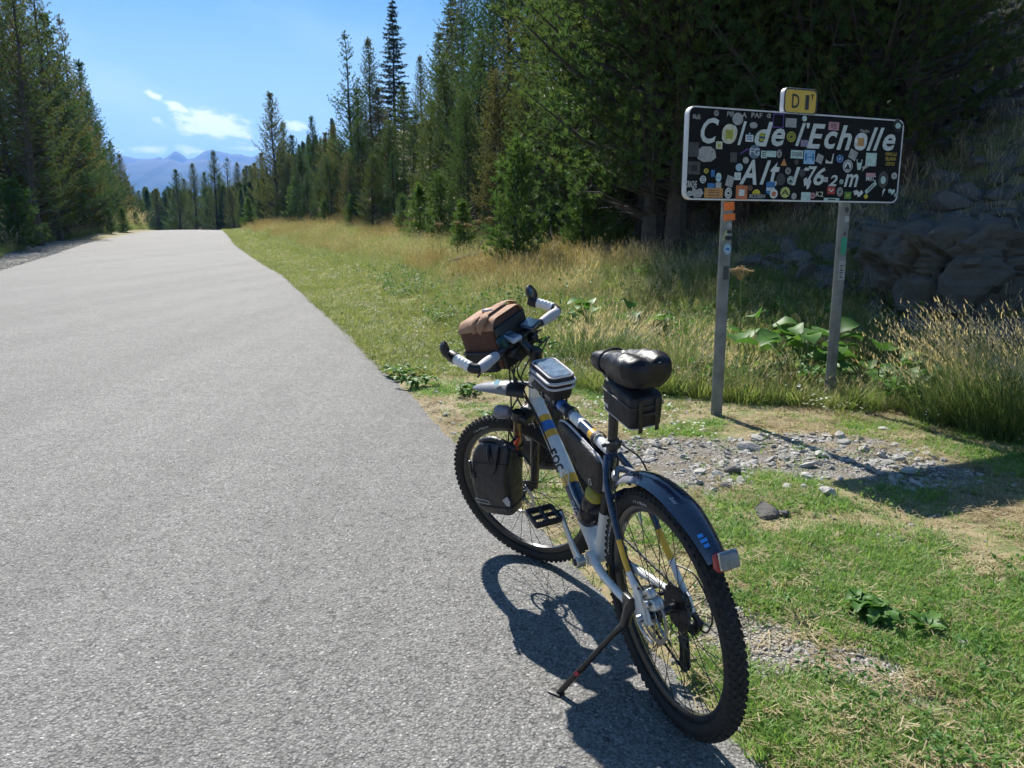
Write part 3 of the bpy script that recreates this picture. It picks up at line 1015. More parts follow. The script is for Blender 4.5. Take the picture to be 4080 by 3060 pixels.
# the wood that closes the valley: one mass
fp, fs, fr, fi = [], [], [], []
rg = np.random.default_rng(5)
tries = 0
while len(fp) < 1500 and tries < 40000:
    tries += 1
    if rg.random() < 0.55:
        Y = rg.uniform(92, 330)
        b = rg.uniform(-0.62, -0.22)
    else:
        Y = rg.uniform(330, 1300)
        b = rg.uniform(-0.66, -0.22)
    X = b * Y
    xr, xl = float(XR(Y)), float(XL(Y))
    if xl - 2.5 < X < xr + 2.5 and Y < 135:
        continue
    z = Hs(X, Y)
    h = rg.uniform(7, 13)
    px = 1106 + b * 1673.6 * 1.02
    lim = np.interp(px, [0, 262, 300, 345, 400, 470, 552, 600, 2212], [330, 374, 388, 402, 404, 396, 388, 360, 300]) if True else 0
    eb = bearing(px, lim + rg.uniform(0, 14))[1]
    top = eb * Y + CAM_H
    if z + h > top:
        h = top - z
    if h < 4.0:
        if Y > 330:
            continue
        h = rg.uniform(4.0, 7.0)
    k = int(rg.integers(0, 2))
    s = h / (11.0 if k == 0 else 12.0)
    fp.append((X, Y, z - 0.3))
    fs.append((s, s, s))
    fr.append((0, 0, rg.uniform(0, 6.28)))
    fi.append(k)
far_trees = []
for key in ('farpine', 'farslim'):
    tr, cr, h0 = KINDS[key]
    a = np.empty(len(cr.vertices) * 3, np.float32)
    cr.vertices.foreach_get('co', a)
    fa_ = np.empty(len(cr.polygons) * 4, np.int32)
    cr.loops.foreach_get('vertex_index', fa_)
    me = mesh_np(key + '_whole', a.reshape(-1, 3), fa_.reshape(-1, 4))
    me.materials.append(m_pine_far)
    far_trees.append(me)
scatter('forest', far_trees, fp, fs, fr, fi, 'dark conifer forest filling the valley beyond the crest', 'forest')

# ------------------------------------------------------------------ the bicycle
BIKE = Matrix.Translation((0.4754, 2.0176, 0.012)) @ Matrix.Rotation(R(109.0), 4, 'Z') @ Matrix.Rotation(R(-7.17), 4, 'X')
WHR, WB = 0.35, 1.116
HB = Vector((1.0737, 0.0, 0.3346))
STAX = Vector((-math.cos(R(70)), 0, math.sin(R(70))))
STEER = Matrix.Translation(HB) @ Matrix.Rotation(R(35.8), 4, STAX) @ Matrix.Translation(-HB)


def sax(z):
    """point on the steering axis at height z"""
    return HB + STAX * ((z - HB.z) / STAX.z)


m_white = mat('white frame paint', (0.72, 0.72, 0.70), 0.32, var=0.06, vscale=9, coat=0.4)
m_black = mat('black plastic', (0.012, 0.012, 0.014), 0.42, var=0.3, vscale=30)
m_blackmet = mat('black anodised metal', (0.016, 0.016, 0.018), 0.34, var=0.3, vscale=30, coat=0.3)
m_rubber = mat('tyre rubber', (0.020, 0.020, 0.021), 0.72, var=0.25, vscale=25, bump=0.3, bscale=120, spec=0.35)
m_rubber_dusty = mat('dusty tread rubber', (0.034, 0.033, 0.032), 0.85, var=0.35, vscale=30, spec=0.3)
m_yellow = mat('amber frame paint', (0.75, 0.42, 0.03), 0.35, var=0.08, coat=0.4)
m_navy = mat('navy frame paint', (0.018, 0.035, 0.075), 0.25, var=0.3, vscale=14, coat=0.6)
m_blue = mat('blue decal', (0.05, 0.17, 0.48), 0.35, var=0.1)
m_cyan = mat('pale cyan decal', (0.45, 0.72, 0.80), 0.3, var=0.1)
m_alu = mat('brushed aluminium', (0.55, 0.55, 0.54), 0.38, metal=0.85, var=0.12, vscale=40)
m_steel = mat('steel', (0.42, 0.42, 0.43), 0.35, metal=1.0, var=0.2, vscale=60)
m_darksteel = mat('oily dark steel', (0.06, 0.06, 0.062), 0.42, metal=0.7, var=0.4, vscale=40)
m_bronze = mat('bronze fork tube', (0.33, 0.22, 0.12), 0.25, metal=0.7, var=0.15)
m_red = mat('red strap', (0.55, 0.06, 0.025), 0.5, var=0.15)
m_orange = mat('orange tape', (0.80, 0.17, 0.02), 0.5, var=0.1)
m_greygrip = mat('grey grip rubber', (0.42, 0.41, 0.44), 0.6, var=0.1, vscale=40, bump=0.2, bscale=200)
m_whitetape = mat('white bar tape', (0.78, 0.78, 0.76), 0.6, var=0.06, vscale=30, bump=0.5, bscale=70)
m_leather = mat('black vinyl', (0.009, 0.008, 0.011), 0.42, var=0.3, vscale=14, bump=1.0, bscale=30, bdist=0.004, spec=0.4)
m_cloth = mat('black bag cloth', (0.012, 0.012, 0.016), 0.62, var=0.35, vscale=12, bump=0.8, bscale=22, bdist=0.006)
m_tarp = mat('black tarpaulin', (0.016, 0.015, 0.021), 0.42, var=0.3, vscale=7, bump=1.0, bscale=12, bdist=0.012)
m_tan = mat('tan canvas', (0.36, 0.20, 0.115), 0.8, var=0.14, vscale=10, bump=0.8, bscale=20, bdist=0.006)
m_brown = mat('brown canvas', (0.105, 0.046, 0.030), 0.8, var=0.18, vscale=10, bump=0.8, bscale=20, bdist=0.006)
m_piping = mat('grey reflective piping', (0.50, 0.49, 0.53), 0.4, var=0.1)
m_print = mat('white print', (0.62, 0.62, 0.62), 0.5, var=0.08, vscale=60)
m_fender = mat('dark slate mudguard plastic', (0.020, 0.030, 0.062), 0.24, var=0.15, vscale=8, spec=0.7, coat=0.5)
m_fendergrey = mat('grey mudguard plastic', (0.22, 0.22, 0.24), 0.35, var=0.1)
m_lens = mat('clear reflector lens', (0.20, 0.22, 0.22), 0.10, var=0.25, vscale=80, bump=0.6, bscale=200)
m_redlens = mat('red lamp lens', (0.32, 0.015, 0.02), 0.15, var=0.2)
m_screen = mat('dark glass screen', (0.035, 0.07, 0.11), 0.04, var=0.3, vscale=8, spec=0.8)
m_film = mat('clear phone window film', (0.16, 0.21, 0.27), 0.07, var=0.5, vscale=22, spec=0.9, bump=0.5, bscale=26)
m_mirror = mat('mirror glass', (0.04, 0.045, 0.05), 0.03, metal=0.3, spec=0.9)
m_bell = mat('teal anodised bell', (0.015, 0.06, 0.07), 0.25, metal=0.5, var=0.15)
m_olive = mat('olive yellow lid', (0.42, 0.36, 0.05), 0.45, var=0.12)
m_redplastic = mat('red plastic', (0.60, 0.04, 0.05), 0.4, var=0.1)

bike = empty('bicycle', mtx=BIKE)
tag(bike, 'white and black touring mountain bike loaded with bags, propped at the road edge', 'bicycle')


def on_tube_text(s, size, p, xdir, ydir, name, material, parent, mtx=None, bold=0.0, shear=0.0):
    """flat lettering placed at p with reading direction xdir"""
    me = text_mesh(s, size, shear, bold)
    x = Vector(xdir).normalized()
    y = Vector(ydir)
    y = (y - x * y.dot(x)).normalized()
    z = x.cross(y)
    M = Matrix(((x.x, y.x, z.x, p[0]), (x.y, y.y, z.y, p[1]), (x.z, y.z, z.z, p[2]), (0, 0, 0, 1)))
    me.transform(M)
    return link(name, me, parent, material, mtx)


def tyre_text(s, rad, ang0, size, y, parent, flip=False, bold=0.0):
    """lettering bent round the tyre side at radius rad; ang0 = middle angle"""
    me = text_mesh(s, size, 0.0, bold)
    for v in me.vertices:
        a = ang0 + v.co.x / rad
        r = rad + v.co.y
        v.co = Vector((r * math.cos(a), y - abs(v.co.y) * 0.05, r * math.sin(a)))
    return link('lettering', me, parent, m_print)


def wheel(name, centre, front, mtx=None):
    T = Matrix.Translation(centre)
    M = (mtx @ T) if mtx is not None else T
    hub = MB()
    hub.lathe([(0.006, 0.066), (0.012, 0.066), (0.012, 0.045), (0.022, 0.040), (0.029, 0.034), (0.029, 0.030), (0.014, 0.024), (0.014, -0.024), (0.029, -0.030), (0.029, -0.034), (0.020, -0.040), (0.012, -0.066), (0.006, -0.066)], 20)
    w = hub.build(name, m_blackmet, bike, M)
    t_ = MB()
    prof = []
    for k in range(15):
        a = -2.35 + 4.70 * k / 14
        prof.append((0.3215 + 0.0265 * math.cos(a), 0.0275 * math.sin(a)))
    prof += [(0.301, 0.012), (0.301, -0.012)]
    t_.lathe(prof, 96, close=True)
    ty = t_.build('tyre', m_rubber, w)
    kn = MB()
    nk = 84
    for k in range(nk):
        a = 2 * math.pi * k / nk
        for row, (yy, rr, sz) in enumerate([(0.0055, 0.3495, (0.006, 0.008, 0.011)), (-0.0055, 0.3495, (0.006, 0.008, 0.011)), (0.0175, 0.3445, (0.007, 0.007, 0.012)), (-0.0175, 0.3445, (0.007, 0.007, 0.012)), (0.0255, 0.335, (0.006, 0.005, 0.010)), (-0.0255, 0.335, (0.006, 0.005, 0.010))]):
            aa = a + (0.5 * 2 * math.pi / nk if row in (1, 2, 5) else 0)
            Mk = Matrix.Rotation(-aa, 4, 'Y') @ Matrix.Translation((rr, yy, 0)) @ Matrix.Rotation(math.atan2(yy, rr - 0.3215), 4, 'Z')
            sx, sy, szz = sz
            vs = [Mk @ Vector((x * sx / 2, y * sy / 2 * (0.8 if x > 0 else 1.1), z * szz / 2 * (0.8 if x > 0 else 1.1))) for x in (-1, 1) for y in (-1, 1) for z in (-1, 1)]
            kn.add(vs, [(0, 1, 3, 2), (4, 6, 7, 5), (0, 4, 5, 1), (2, 3, 7, 6), (0, 2, 6, 4), (1, 5, 7, 3)])
    k_ = kn.build('tread_knobs', m_rubber_dusty, w, smooth=False)
    k_['kind'] = 'stuff'
    rim = MB()
    rim.lathe([(0.304, 0.013), (0.306, 0.0135), (0.303, 0.0145), (0.290, 0.013), (0.281, 0.006), (0.280, -0.006), (0.290, -0.013), (0.303, -0.0145), (0.306, -0.0135), (0.304, -0.013), (0.298, -0.010), (0.298, 0.010)], 96, close=True)
    rim.build('rim', m_blackmet, w)
    # 32 spokes, four kinds
    sp_me = {}
    for side in (1, -1):
        for lead in (1, -1):
            b = MB()
            a0 = lead * R(48)
            b.tube([(0.027 * math.cos(a0), side * 0.032, 0.027 * math.sin(a0)), (0.284, side * 0.003, 0.0)], 0.00125, 5, cap=False)
            sp_me[(side, lead)] = b.mesh('spoke')
            sp_me[(side, lead)].materials.append(m_blackmet)
    for k in range(32):
        o = link('spoke', sp_me[(1 if k % 2 == 0 else -1, 1 if (k // 2) % 2 == 0 else -1)], w)
        o.matrix_local = Matrix.Rotation(-2 * math.pi * k / 32, 4, 'Y')
    d = MB()
    rr = 0.082
    d.lathe([(rr, 0.046), (rr, 0.048), (rr - 0.013, 0.048), (rr - 0.013, 0.046)], 60, close=True)
    for k in range(6):
        a = k * math.pi / 3
        d.tube([(0.02 * math.cos(a), 0.047, 0.02 * math.sin(a)), ((rr - 0.01) * math.cos(a + 0.5), 0.047, (rr - 0.01) * math.sin(a + 0.5))], 0.0035, 5, squash=0.4)
    d.lathe([(0.024, 0.046), (0.024, 0.049), (0.012, 0.049), (0.012, 0.046)], 24, close=True)
    d.build('brake_disc', m_steel, w)
    v_ = MB()
    v_.tube([(0.279, 0, 0), (0.245, 0, 0)], 0.003, 6)
    v_.build('valve', m_steel, w, Matrix.Rotation(-1.1, 4, 'Y'))
    return w, ty


fw, fty = wheel('front_wheel', (WB, 0, WHR), True, STEER)
rw, rty = wheel('rear_wheel', (0, 0, WHR), False)
# lettering on the tyre sides (children of the wheels); angles: 0 forward, 90 degrees up
tyre_text('MICHELIN', 0.3165, R(72), 0.020, 0.0272, fw)
tyre_text('HUTCHINSON', 0.3155, R(22), 0.022, 0.0272, rw)
tyre_text('PYTHON', 0.3155, R(79), 0.020, 0.0272, rw)

# --- frame
fr = MB()
fr.tube([sax(0.742), sax(0.765), sax(0.86), sax(0.878)], [0.0265, 0.0245, 0.0245, 0.0265], 20)
frame = fr.build('head_tube', m_white, bike)


def tube_parts(name, path, rads, cuts, parent=bike, squash=1.0, seg=16):
    """one tube painted in bands: cuts = [(end fraction, material)], each band a piece of the tube"""
    P = bez(path, 40)
    n = len(P) - 1
    rr = np.interp(np.linspace(0, 1, n + 1), np.linspace(0, 1, len(rads)), rads)
    first = None
    s = 0.0
    for k, (e_, mt) in enumerate(cuts):
        i0, i1 = int(round(s * n)), int(round(e_ * n))
        b = MB()
        b.tube(P[i0:i1 + 1], list(rr[i0:i1 + 1]), seg, squash=squash, cap=True)
        o = b.build(name if first is None else 'paint_band', mt, parent if first is None else first)
        if first is None:
            first = o
        s = e_
    return first


dt = tube_parts('down_tube', [(0.915, 0, 0.775), (0.70, 0, 0.592), (0.445, 0, 0.335)], [0.027, 0.028, 0.027],
                [(0.17, m_white), (0.23, m_yellow), (0.29, m_blue), (0.345, m_yellow), (0.60, m_white), (0.66, m_yellow), (0.82, m_navy), (1.0, m_white)])
ttb = tube_parts('top_tube', [(0.885, 0, 0.845), (0.60, 0, 0.800), (0.275, 0, 0.742)], [0.022, 0.020, 0.017],
                 [(0.20, m_navy), (0.42, m_navy), (0.47, m_blue), (0.55, m_navy), (0.60, m_fendergrey), (0.70, m_white), (0.80, m_navy), (0.84, m_yellow), (1.0, m_white)])
stb = tube_parts('seat_tube', [(0.262, 0, 0.765), (0.345, 0, 0.56), (0.44, 0, 0.33)], [0.018, 0.018, 0.020], [(0.28, m_navy), (0.60, m_black), (1.0, m_white)])
for sgn in (1, -1):
    tube_parts('seat_stay', [(0.268, 0.018 * sgn, 0.735), (0.215, 0.050 * sgn, 0.655), (0.11, 0.066 * sgn, 0.49), (0.012, 0.068 * sgn, 0.375)], [0.0105, 0.0105, 0.010, 0.010], [(0.42, m_navy), (0.60, m_navy), (0.76, m_yellow), (1.0, m_white)])
    tube_parts('chain_stay', [(0.43, 0.030 * sgn, 0.33), (0.30, 0.052 * sgn, 0.332), (0.15, 0.066 * sgn, 0.338), (0.03, 0.069 * sgn, 0.345)], [0.015, 0.0135, 0.0115, 0.010], [(0.9, m_white), (1.0, m_yellow)])
    b = MB()
    b.prism([(-0.03, -0.012), (0.01, -0.03), (0.05, -0.012), (0.045, 0.012), (0.02, 0.045), (-0.012, 0.03)], 0.008, Matrix.Translation((0, 0.072 * sgn + (0.0 if sgn > 0 else 0.008), WHR)) @ Matrix.Rotation(R(90), 4, 'X'))
    b.build('dropout', m_white, bike, auto=20)
bb = MB()
bb.lathe([(0.0, 0.045), (0.022, 0.045), (0.024, 0.040), (0.024, -0.040), (0.022, -0.045), (0.0, -0.045)], 24, Matrix.Translation((0.44, 0, 0.33)))
bb.build('bottom_bracket', m_white, bike)
b = MB()
b.tube([(0.20, 0.055, 0.628), (0.205, 0, 0.64), (0.20, -0.055, 0.628)], 0.009, 8)
b.build('stay_bridge', m_navy, bike)
# lettering on the down tube and bags of the frame
def on_down_tube(txt, size, ax_pt, rdir, phi, material, bold=0.0):
    """lettering on the upper left flank of the down tube"""
    u_ = Vector((-0.65, 0, 0.76))
    n_ = Vector((0, 1, 0)) * math.cos(R(phi)) + u_ * math.sin(R(phi))
    x_ = Vector(rdir).normalized()
    on_tube_text(txt, size, Vector(ax_pt) + n_ * 0.0300, x_, n_.cross(x_), 'lettering', material, bike, bold=bold)


on_down_tube('roc', 0.066, (0.698, 0, 0.590), (-0.74, 0.0, -0.67), 38, m_black, 0.0008)
on_down_tube('OXI', 0.034, (0.560, 0, 0.455), (0.72, 0, 0.70), 20, m_print)
yr = MB()
yr.tube([(0.3155 * math.cos(R(-2) + 0.022 * math.cos(a)), 0.0272, 0.3155 * math.sin(R(-2) + 0.022 * math.cos(a)) + 0.013 * math.sin(a)) for a in np.linspace(0, 6.283, 15)[:-1]], 0.0016, 5, closed=True)
yr.build('yellow_ring_mark', m_yellow, rw)

# --- seat post, saddle under a cover
b = MB()
b.lathe([(0.021, -0.016), (0.0235, -0.010), (0.0235, 0.012), (0.021, 0.016)], 20, Matrix.Translation((0.259, 0, 0.772)) @ Matrix.Rotation(R(90 - 22), 4, 'X') @ Matrix.Rotation(0, 4, 'Z'))
b.tube([(0.259, -0.03, 0.772), (0.259, 0.034, 0.772)], 0.006, 8)
b.build('seat_clamp', m_blackmet, bike)
b = MB()
b.tube([(0.268, 0, 0.75), (0.243, 0, 0.83), (0.205, 0, 0.985)], 0.0152, 16)
b.build('seat_post', m_blackmet, bike)
rings = []
SAD = np.array([(-0.030, 0.045, 1.045, 0.030), (-0.018, 0.068, 1.048, 0.048), (0.010, 0.080, 1.050, 0.056), (0.05, 0.081, 1.050, 0.058), (0.10, 0.070, 1.046, 0.056), (0.15, 0.055, 1.041, 0.052), (0.19, 0.043, 1.036, 0.046), (0.205, 0.037, 1.034, 0.040), (0.215, 0.038, 1.034, 0.040), (0.26, 0.037, 1.033, 0.040), (0.295, 0.031, 1.030, 0.033), (0.310, 0.015, 1.028, 0.018)])
for x in np.concatenate([[-0.030, -0.027, -0.023], np.linspace(-0.018, 0.295, 34), [0.301, 0.306, 0.310]]):
    w_, zc, hh = [float(np.interp(x, SAD[:, 0], SAD[:, k])) for k in (1, 2, 3)]
    ring = []
    for k in range(48):
        a = 2 * math.pi * k / 48
        cy, cz = math.cos(a), math.sin(a)
        y = w_ * math.copysign(abs(cy) ** 0.8, cy)
        z = zc + (hh * 0.62 * abs(cz) ** 0.75 if cz > 0 else -hh * abs(cz) ** 0.8)
        if cz > 0 and w_ > 0.05:
            z -= 0.014 * math.exp(-(y / 0.020) ** 2)
        q = Vector((x * 14 + y * 6, y * 22 - x * 9, z * 16))
        fold = 1 - abs(mnoise.noise(q)) * 2.2
        fold2 = 1 - abs(mnoise.noise(q * 2.1 + Vector((3, 1, 7)))) * 2.2
        wr = (max(0, fold) ** 2 * 0.0032 + max(0, fold2) ** 3 * 0.0022) * (0.4 if w_ < 0.045 else 1.0)
        ring.append((x, y * 0.88 * (1 + wr * 9), z + wr * (1 if cz > 0 else -1)))
    rings.append(ring)
b = MB()
b.loft(rings)
sdl = b.build('saddle', m_leather, bike, auto=60)
b = MB()
b.tube([(0.205, 0.046 * math.cos(a), 1.034 + 0.036 * math.sin(a)) for a in np.linspace(0, 6.283, 20)[:-1]], 0.004, 6, closed=True)
b.build('cover_cord', m_cloth, sdl)
b = MB()
for sgn in (1, -1):
    b.tube(bez([(0.27, 0.012 * sgn, 1.005), (0.20, 0.022 * sgn, 0.985), (0.10, 0.022 * sgn, 0.985), (0.03, 0.03 * sgn, 1.01)], 14), 0.0035, 6)
b.box((0.195, 0, 0.985), (0.05, 0.045, 0.022), 0.005)
b.build('saddle_rails', m_blackmet, bike)

# --- rear mudguard with lamp and reflector
b = MB()
rings = []
for k in range(26):
    a = R(52 + 84 * k / 25)
    wv = 0.030 + 0.012 * min(1, k / 8.0) - 0.014 * max(0, (k - 18) / 7.0)
    ring = []
    for j in range(9):
        u = -1 + 2 * j / 8
        rr = 0.392 - 0.020 * u * u + 0.006 * (1 - abs(u)) * 0.5 + 0.012 * (k / 25.0)
        ring.append((rr * math.cos(a), u * wv, WHR + rr * math.sin(a)))
    for j in range(8, -1, -1):
        u = -1 + 2 * j / 8
        rr = 0.389 - 0.020 * u * u + 0.012 * (k / 25.0)
        ring.append((rr * math.cos(a), u * (wv - 0.002), WHR + rr * math.sin(a)))
    rings.append(ring)
b.loft(rings)
mg = b.build('rear_mudguard', m_fender, bike, auto=50)
b = MB()
rings = []
for k in range(10):
    a = R(56 + 32 * k / 9)
    wv = 0.036 + 0.004 * math.sin(k / 9 * 3.14)
    rings.append([((0.3945 - 0.020 * u * u + 0.012 * (k / 25.0)) * math.cos(a), u * wv, WHR + (0.3945 - 0.020 * u * u + 0.012 * (k / 25.0)) * math.sin(a)) for u in np.linspace(-1, 1, 9)] +
                 [((0.3885 - 0.020 * u * u + 0.012 * (k / 25.0)) * math.cos(a), u * wv, WHR + (0.3885 - 0.020 * u * u + 0.012 * (k / 25.0)) * math.sin(a)) for u in np.linspace(1, -1, 9)])
b.loft(rings)
b.tube(bez([(0.235, 0.0, 0.70), (0.215, 0.022, 0.695), (0.19, 0.034, 0.690)], 8), 0.010, 8)
b.tube(bez([(0.235, 0.0, 0.70), (0.215, -0.022, 0.695), (0.19, -0.034, 0.690)], 8), 0.010, 8)
b.build('mudguard_bracket', m_fendergrey, mg, auto=50)


def on_guard(a_deg, y, lift=0.001):
    a = R(a_deg)
    k = (a_deg - 52) / 88 * 25
    rr = 0.3955 - 0.020 * (y / 0.042) ** 2 + 0.012 * (k / 25.0) + lift
    return Vector((rr * math.cos(a), y, WHR + rr * math.sin(a))), Vector((-math.sin(a), 0, math.cos(a))), Vector((math.cos(a), 0, math.sin(a)))


b = MB()
for a_, y0_, y1_ in ((126, 0.014, 0.026), (128, 0.010, 0.026), (130, 0.012, 0.024)):
    q = [on_guard(a_ - 0.7, y0_)[0], on_guard(a_ - 0.7, y1_)[0], on_guard(a_ + 0.7, y1_)[0], on_guard(a_ + 0.7, y0_)[0]]
    b.add(q, [(0, 1, 2, 3)])
b.build('blue_emblem', mat('bright blue decal', (0.06, 0.30, 0.75), 0.4), mg, smooth=False)
p_, tdir, ndir = on_guard(108, 0.024)
on_tube_text('Zefal', 0.014, p_, tdir, ndir.cross(tdir), 'lettering', m_print, mg)
pe, tdir, ndir = on_guard(135.5, 0.0)
Ml = Matrix((( -tdir.x * -1, 0, ndir.x, pe.x), (0, 1, 0, 0), (-tdir.z * -1, 0, ndir.z, pe.z), (0, 0, 0, 1)))
b = MB()
b.box(pe + Vector((-0.006, 0, -0.008)), (0.030, 0.046, 0.044), 0.008)
b.build('tail_lamp', m_redlens, mg)
b = MB()
b.box(pe + Vector((-0.036, 0, 0.008)), (0.012, 0.046, 0.040), 0.005, Matrix.Rotation(R(12), 4, 'Y'))
b.build('reflector', m_lens, mg)
b = MB()
b.box(pe + Vector((-0.029, 0, 0.007)), (0.005, 0.050, 0.044), 0.002, Matrix.Rotation(R(12), 4, 'Y'))
b.build('reflector_frame', m_alu, mg)

# --- transmission
BBP = Vector((0.44, 0, 0.33))
for sgn, name in ((1, 'crank'), (-1, 'crank')):
    a = R(61 if sgn > 0 else 241)
    e_ = BBP + Vector((0.172 * math.cos(a), 0, 0.172 * math.sin(a)))
    b = MB()
    P = [BBP + Vector((0, 0.075 * sgn, 0)), BBP.lerp(e_, 0.3) + Vector((0, 0.084 * sgn, 0)), BBP.lerp(e_, 0.7) + Vector((0, 0.090 * sgn, 0)), e_ + Vector((0, 0.094 * sgn, 0))]
    b.tube(P, [0.020, 0.0155, 0.014, 0.0165], 14, squash=0.62, up=(math.cos(a + 1.57), 0, math.sin(a + 1.57)))
    b.lathe([(0.0, 0.090), (0.017, 0.090), (0.0205, 0.086), (0.0205, 0.060), (0.0, 0.060)] if sgn > 0 else [(0.0, -0.060), (0.0205, -0.060), (0.0205, -0.086), (0.017, -0.090), (0.0, -0.090)], 22, Matrix.Translation(BBP))
    ck = b.build(name, m_alu, bike)
    b = MB()
    b.lathe([(0.0, 0.0975), (0.010, 0.0975), (0.0115, 0.095), (0.0115, 0.088), (0, 0.088)] if sgn > 0 else [(0, -0.088), (0.0115, -0.088), (0.0115, -0.095), (0.010, -0.0975), (0, -0.0975)], 16, Matrix.Translation(BBP))
    b.build('crank_cap', m_blackmet, ck)
    b = MB()
    c = e_ + Vector((0, 0.152 * sgn, 0.0))
    Mr = Matrix.Rotation(R(-12), 4, 'Y')
    for dx in (-0.042, 0.042):
        b.box(c + Mr @ Vector((dx, 0, 0)), (0.013, 0.092, 0.020), 0.004, Mr)
    for dy in (-0.043, 0.0, 0.043):
        b.box(c + Mr @ Vector((0, dy, 0)), (0.086, 0.012, 0.018), 0.003, Mr)
    b.tube([e_ + Vector((0, 0.085 * sgn, 0)), c + Vector((0, 0.035 * sgn, 0))], 0.008, 10)
    for dx in (-0.042, 0.042):
        for q in range(5):
            b.tube([c + Mr @ Vector((dx, -0.036 + q * 0.018, 0.008)), c + Mr @ Vector((dx, -0.036 + q * 0.018, 0.0145))], 0.002, 5)
    b.build('pedal', m_black, bike, auto=30)


def cog(b, r, y, th, teeth, c):
    pr = []
    for k in range(teeth * 2):
        a = math.pi * k / teeth
        q = r + (0.0035 if k % 2 == 0 else -0.002)
        pr.append((q * math.cos(a), q * math.sin(a)))
    b.prism(pr, th, Matrix.Translation((c[0], y, c[2])) @ Matrix.Rotation(R(90), 4, 'X'))


b = MB()
cog(b, 0.088, -0.050, 0.003, 38, BBP)
cog(b, 0.058, -0.043, 0.003, 26, BBP)
for k in range(4):
    a = k * math.pi / 2 + 0.4
    b.tube([BBP + Vector((0.015 * math.cos(a), -0.055, 0.015 * math.sin(a))), BBP + Vector((0.075 * math.cos(a), -0.053, 0.075 * math.sin(a)))], 0.006, 6)
b.build('chainring', m_darksteel, bike, smooth=False)
b = MB()
for k, r_ in enumerate((0.066, 0.060, 0.054, 0.048, 0.043, 0.038, 0.034, 0.030, 0.026)):
    cog(b, r_, -0.028 - k * 0.0042, 0.0022, 18, (0, 0, WHR))
b.lathe([(0.021, -0.024), (0.021, -0.066)], 20, Matrix.Translation((0, 0, WHR)))
b.build('cassette', m_darksteel, bike, smooth=False)
b = MB()
b.tube(bez([(-0.005, -0.075, 0.325), (-0.020, -0.085, 0.295), (0.004, -0.084, 0.262), (0.012, -0.072, 0.255)], 12), [0.010] * 4 + [0.016] * 5 + [0.012] * 4, 8)
b.box((0.005, -0.078, 0.268), (0.040, 0.026, 0.032), 0.007)
b.prism([(-0.012, 0.0), (0.012, 0.0), (0.019, -0.10), (0.012, -0.125), (-0.006, -0.12), (-0.012, -0.09)], 0.004, Matrix.Translation((0.012, -0.058, 0.255)) @ Matrix.Rotation(R(90), 4, 'X'))
b.prism([(-0.012, 0.0), (0.012, 0.0), (0.019, -0.10), (0.012, -0.125), (-0.006, -0.12), (-0.012, -0.09)], 0.004, Matrix.Translation((0.012, -0.044, 0.255)) @ Matrix.Rotation(R(90), 4, 'X'))
cog(b, 0.020, -0.046, 0.006, 11, (0.012, 0, 0.248))
cog(b, 0.020, -0.046, 0.006, 11, (0.020, 0, 0.148))
b.build('rear_derailleur', m_black, bike, auto=30)
# chain as links
lk = MB()
path = [Vector((0.44 + 0.09 * math.cos(a), -0.0515, 0.33 + 0.09 * math.sin(a))) for a in np.linspace(R(94), R(-94), 22)]
path = [Vector((0.0, -0.045, WHR + 0.046))] + path + [Vector((0.03, -0.047, 0.135)), Vector((0.004, -0.047, 0.150)), Vector((0.030, -0.047, 0.235)), Vector((-0.012, -0.046, 0.262)), Vector((-0.046, -0.045, 0.34)), Vector((-0.03, -0.045, 0.386))]
P = []
for i in range(len(path)):
    a_, b_ = path[i], path[(i + 1) % len(path)]
    m_ = max(1, int((b_ - a_).length / 0.0125))
    P += [a_.lerp(b_, k / m_) for k in range(m_)]
for i, p in enumerate(P):
    q = P[(i + 1) % len(P)]
    dv = (q - p)
    if dv.length < 1e-5:
        continue
    ang = math.atan2(dv.z, dv.x)
    lk.box((p + q) / 2, (dv.length * 1.15, 0.003 if i % 2 else 0.006, 0.007), 0, Matrix.Rotation(-ang, 4, 'Y'))
o = lk.build('chain', m_darksteel, bike, smooth=False)
o['kind'] = 'stuff'
# rear brake caliper
b = MB()
b.box((-0.012, 0.060, 0.425), (0.050, 0.026, 0.030), 0.007, Matrix.Rotation(R(25), 4, 'Y'))
b.box((-0.036, 0.052, 0.402), (0.036, 0.036, 0.036), 0.008, Matrix.Rotation(R(25), 4, 'Y'))
b.lathe([(0.0, 0.083), (0.011, 0.083), (0.013, 0.080), (0.013, 0.065)], 16, Matrix.Translation((-0.030, 0, 0.405)))
cal = b.build('brake_caliper', m_alu, bike)
b = MB()
for p in ((0.008, 0.075, 0.435), (-0.02, 0.075, 0.425), (-0.045, 0.072, 0.412)):
    b.tube([p, (p[0], p[1] + 0.006, p[2])], 0.004, 8)
b.build('caliper_bolts', m_darksteel, cal)
b = MB()
b.prism([(-0.02, -0.03), (0.03, -0.055), (0.052, -0.02), (0.04, 0.055), (0.022, 0.075), (0.0, 0.05)], 0.006, Matrix.Translation((0, 0.0795, WHR + 0.02)) @ Matrix.Rotation(R(90), 4, 'X'))
b.build('caliper_mount', m_white, bike, auto=20)
b = MB()
b.lathe([(0.0, 0.096), (0.009, 0.096), (0.011, 0.092), (0.011, 0.070), (0.0, 0.070)], 16, Matrix.Translation((0, 0, WHR)))
b.tube(bez([(0, 0.092, WHR), (-0.02, 0.094, WHR - 0.016), (-0.05, 0.092, WHR - 0.030), (-0.075, 0.088, WHR - 0.036)], 10), [0.006, 0.006, 0.006, 0.005, 0.005, 0.005, 0.005, 0.005, 0.005, 0.004], 8)
b.build('quick_release', m_steel, bike)
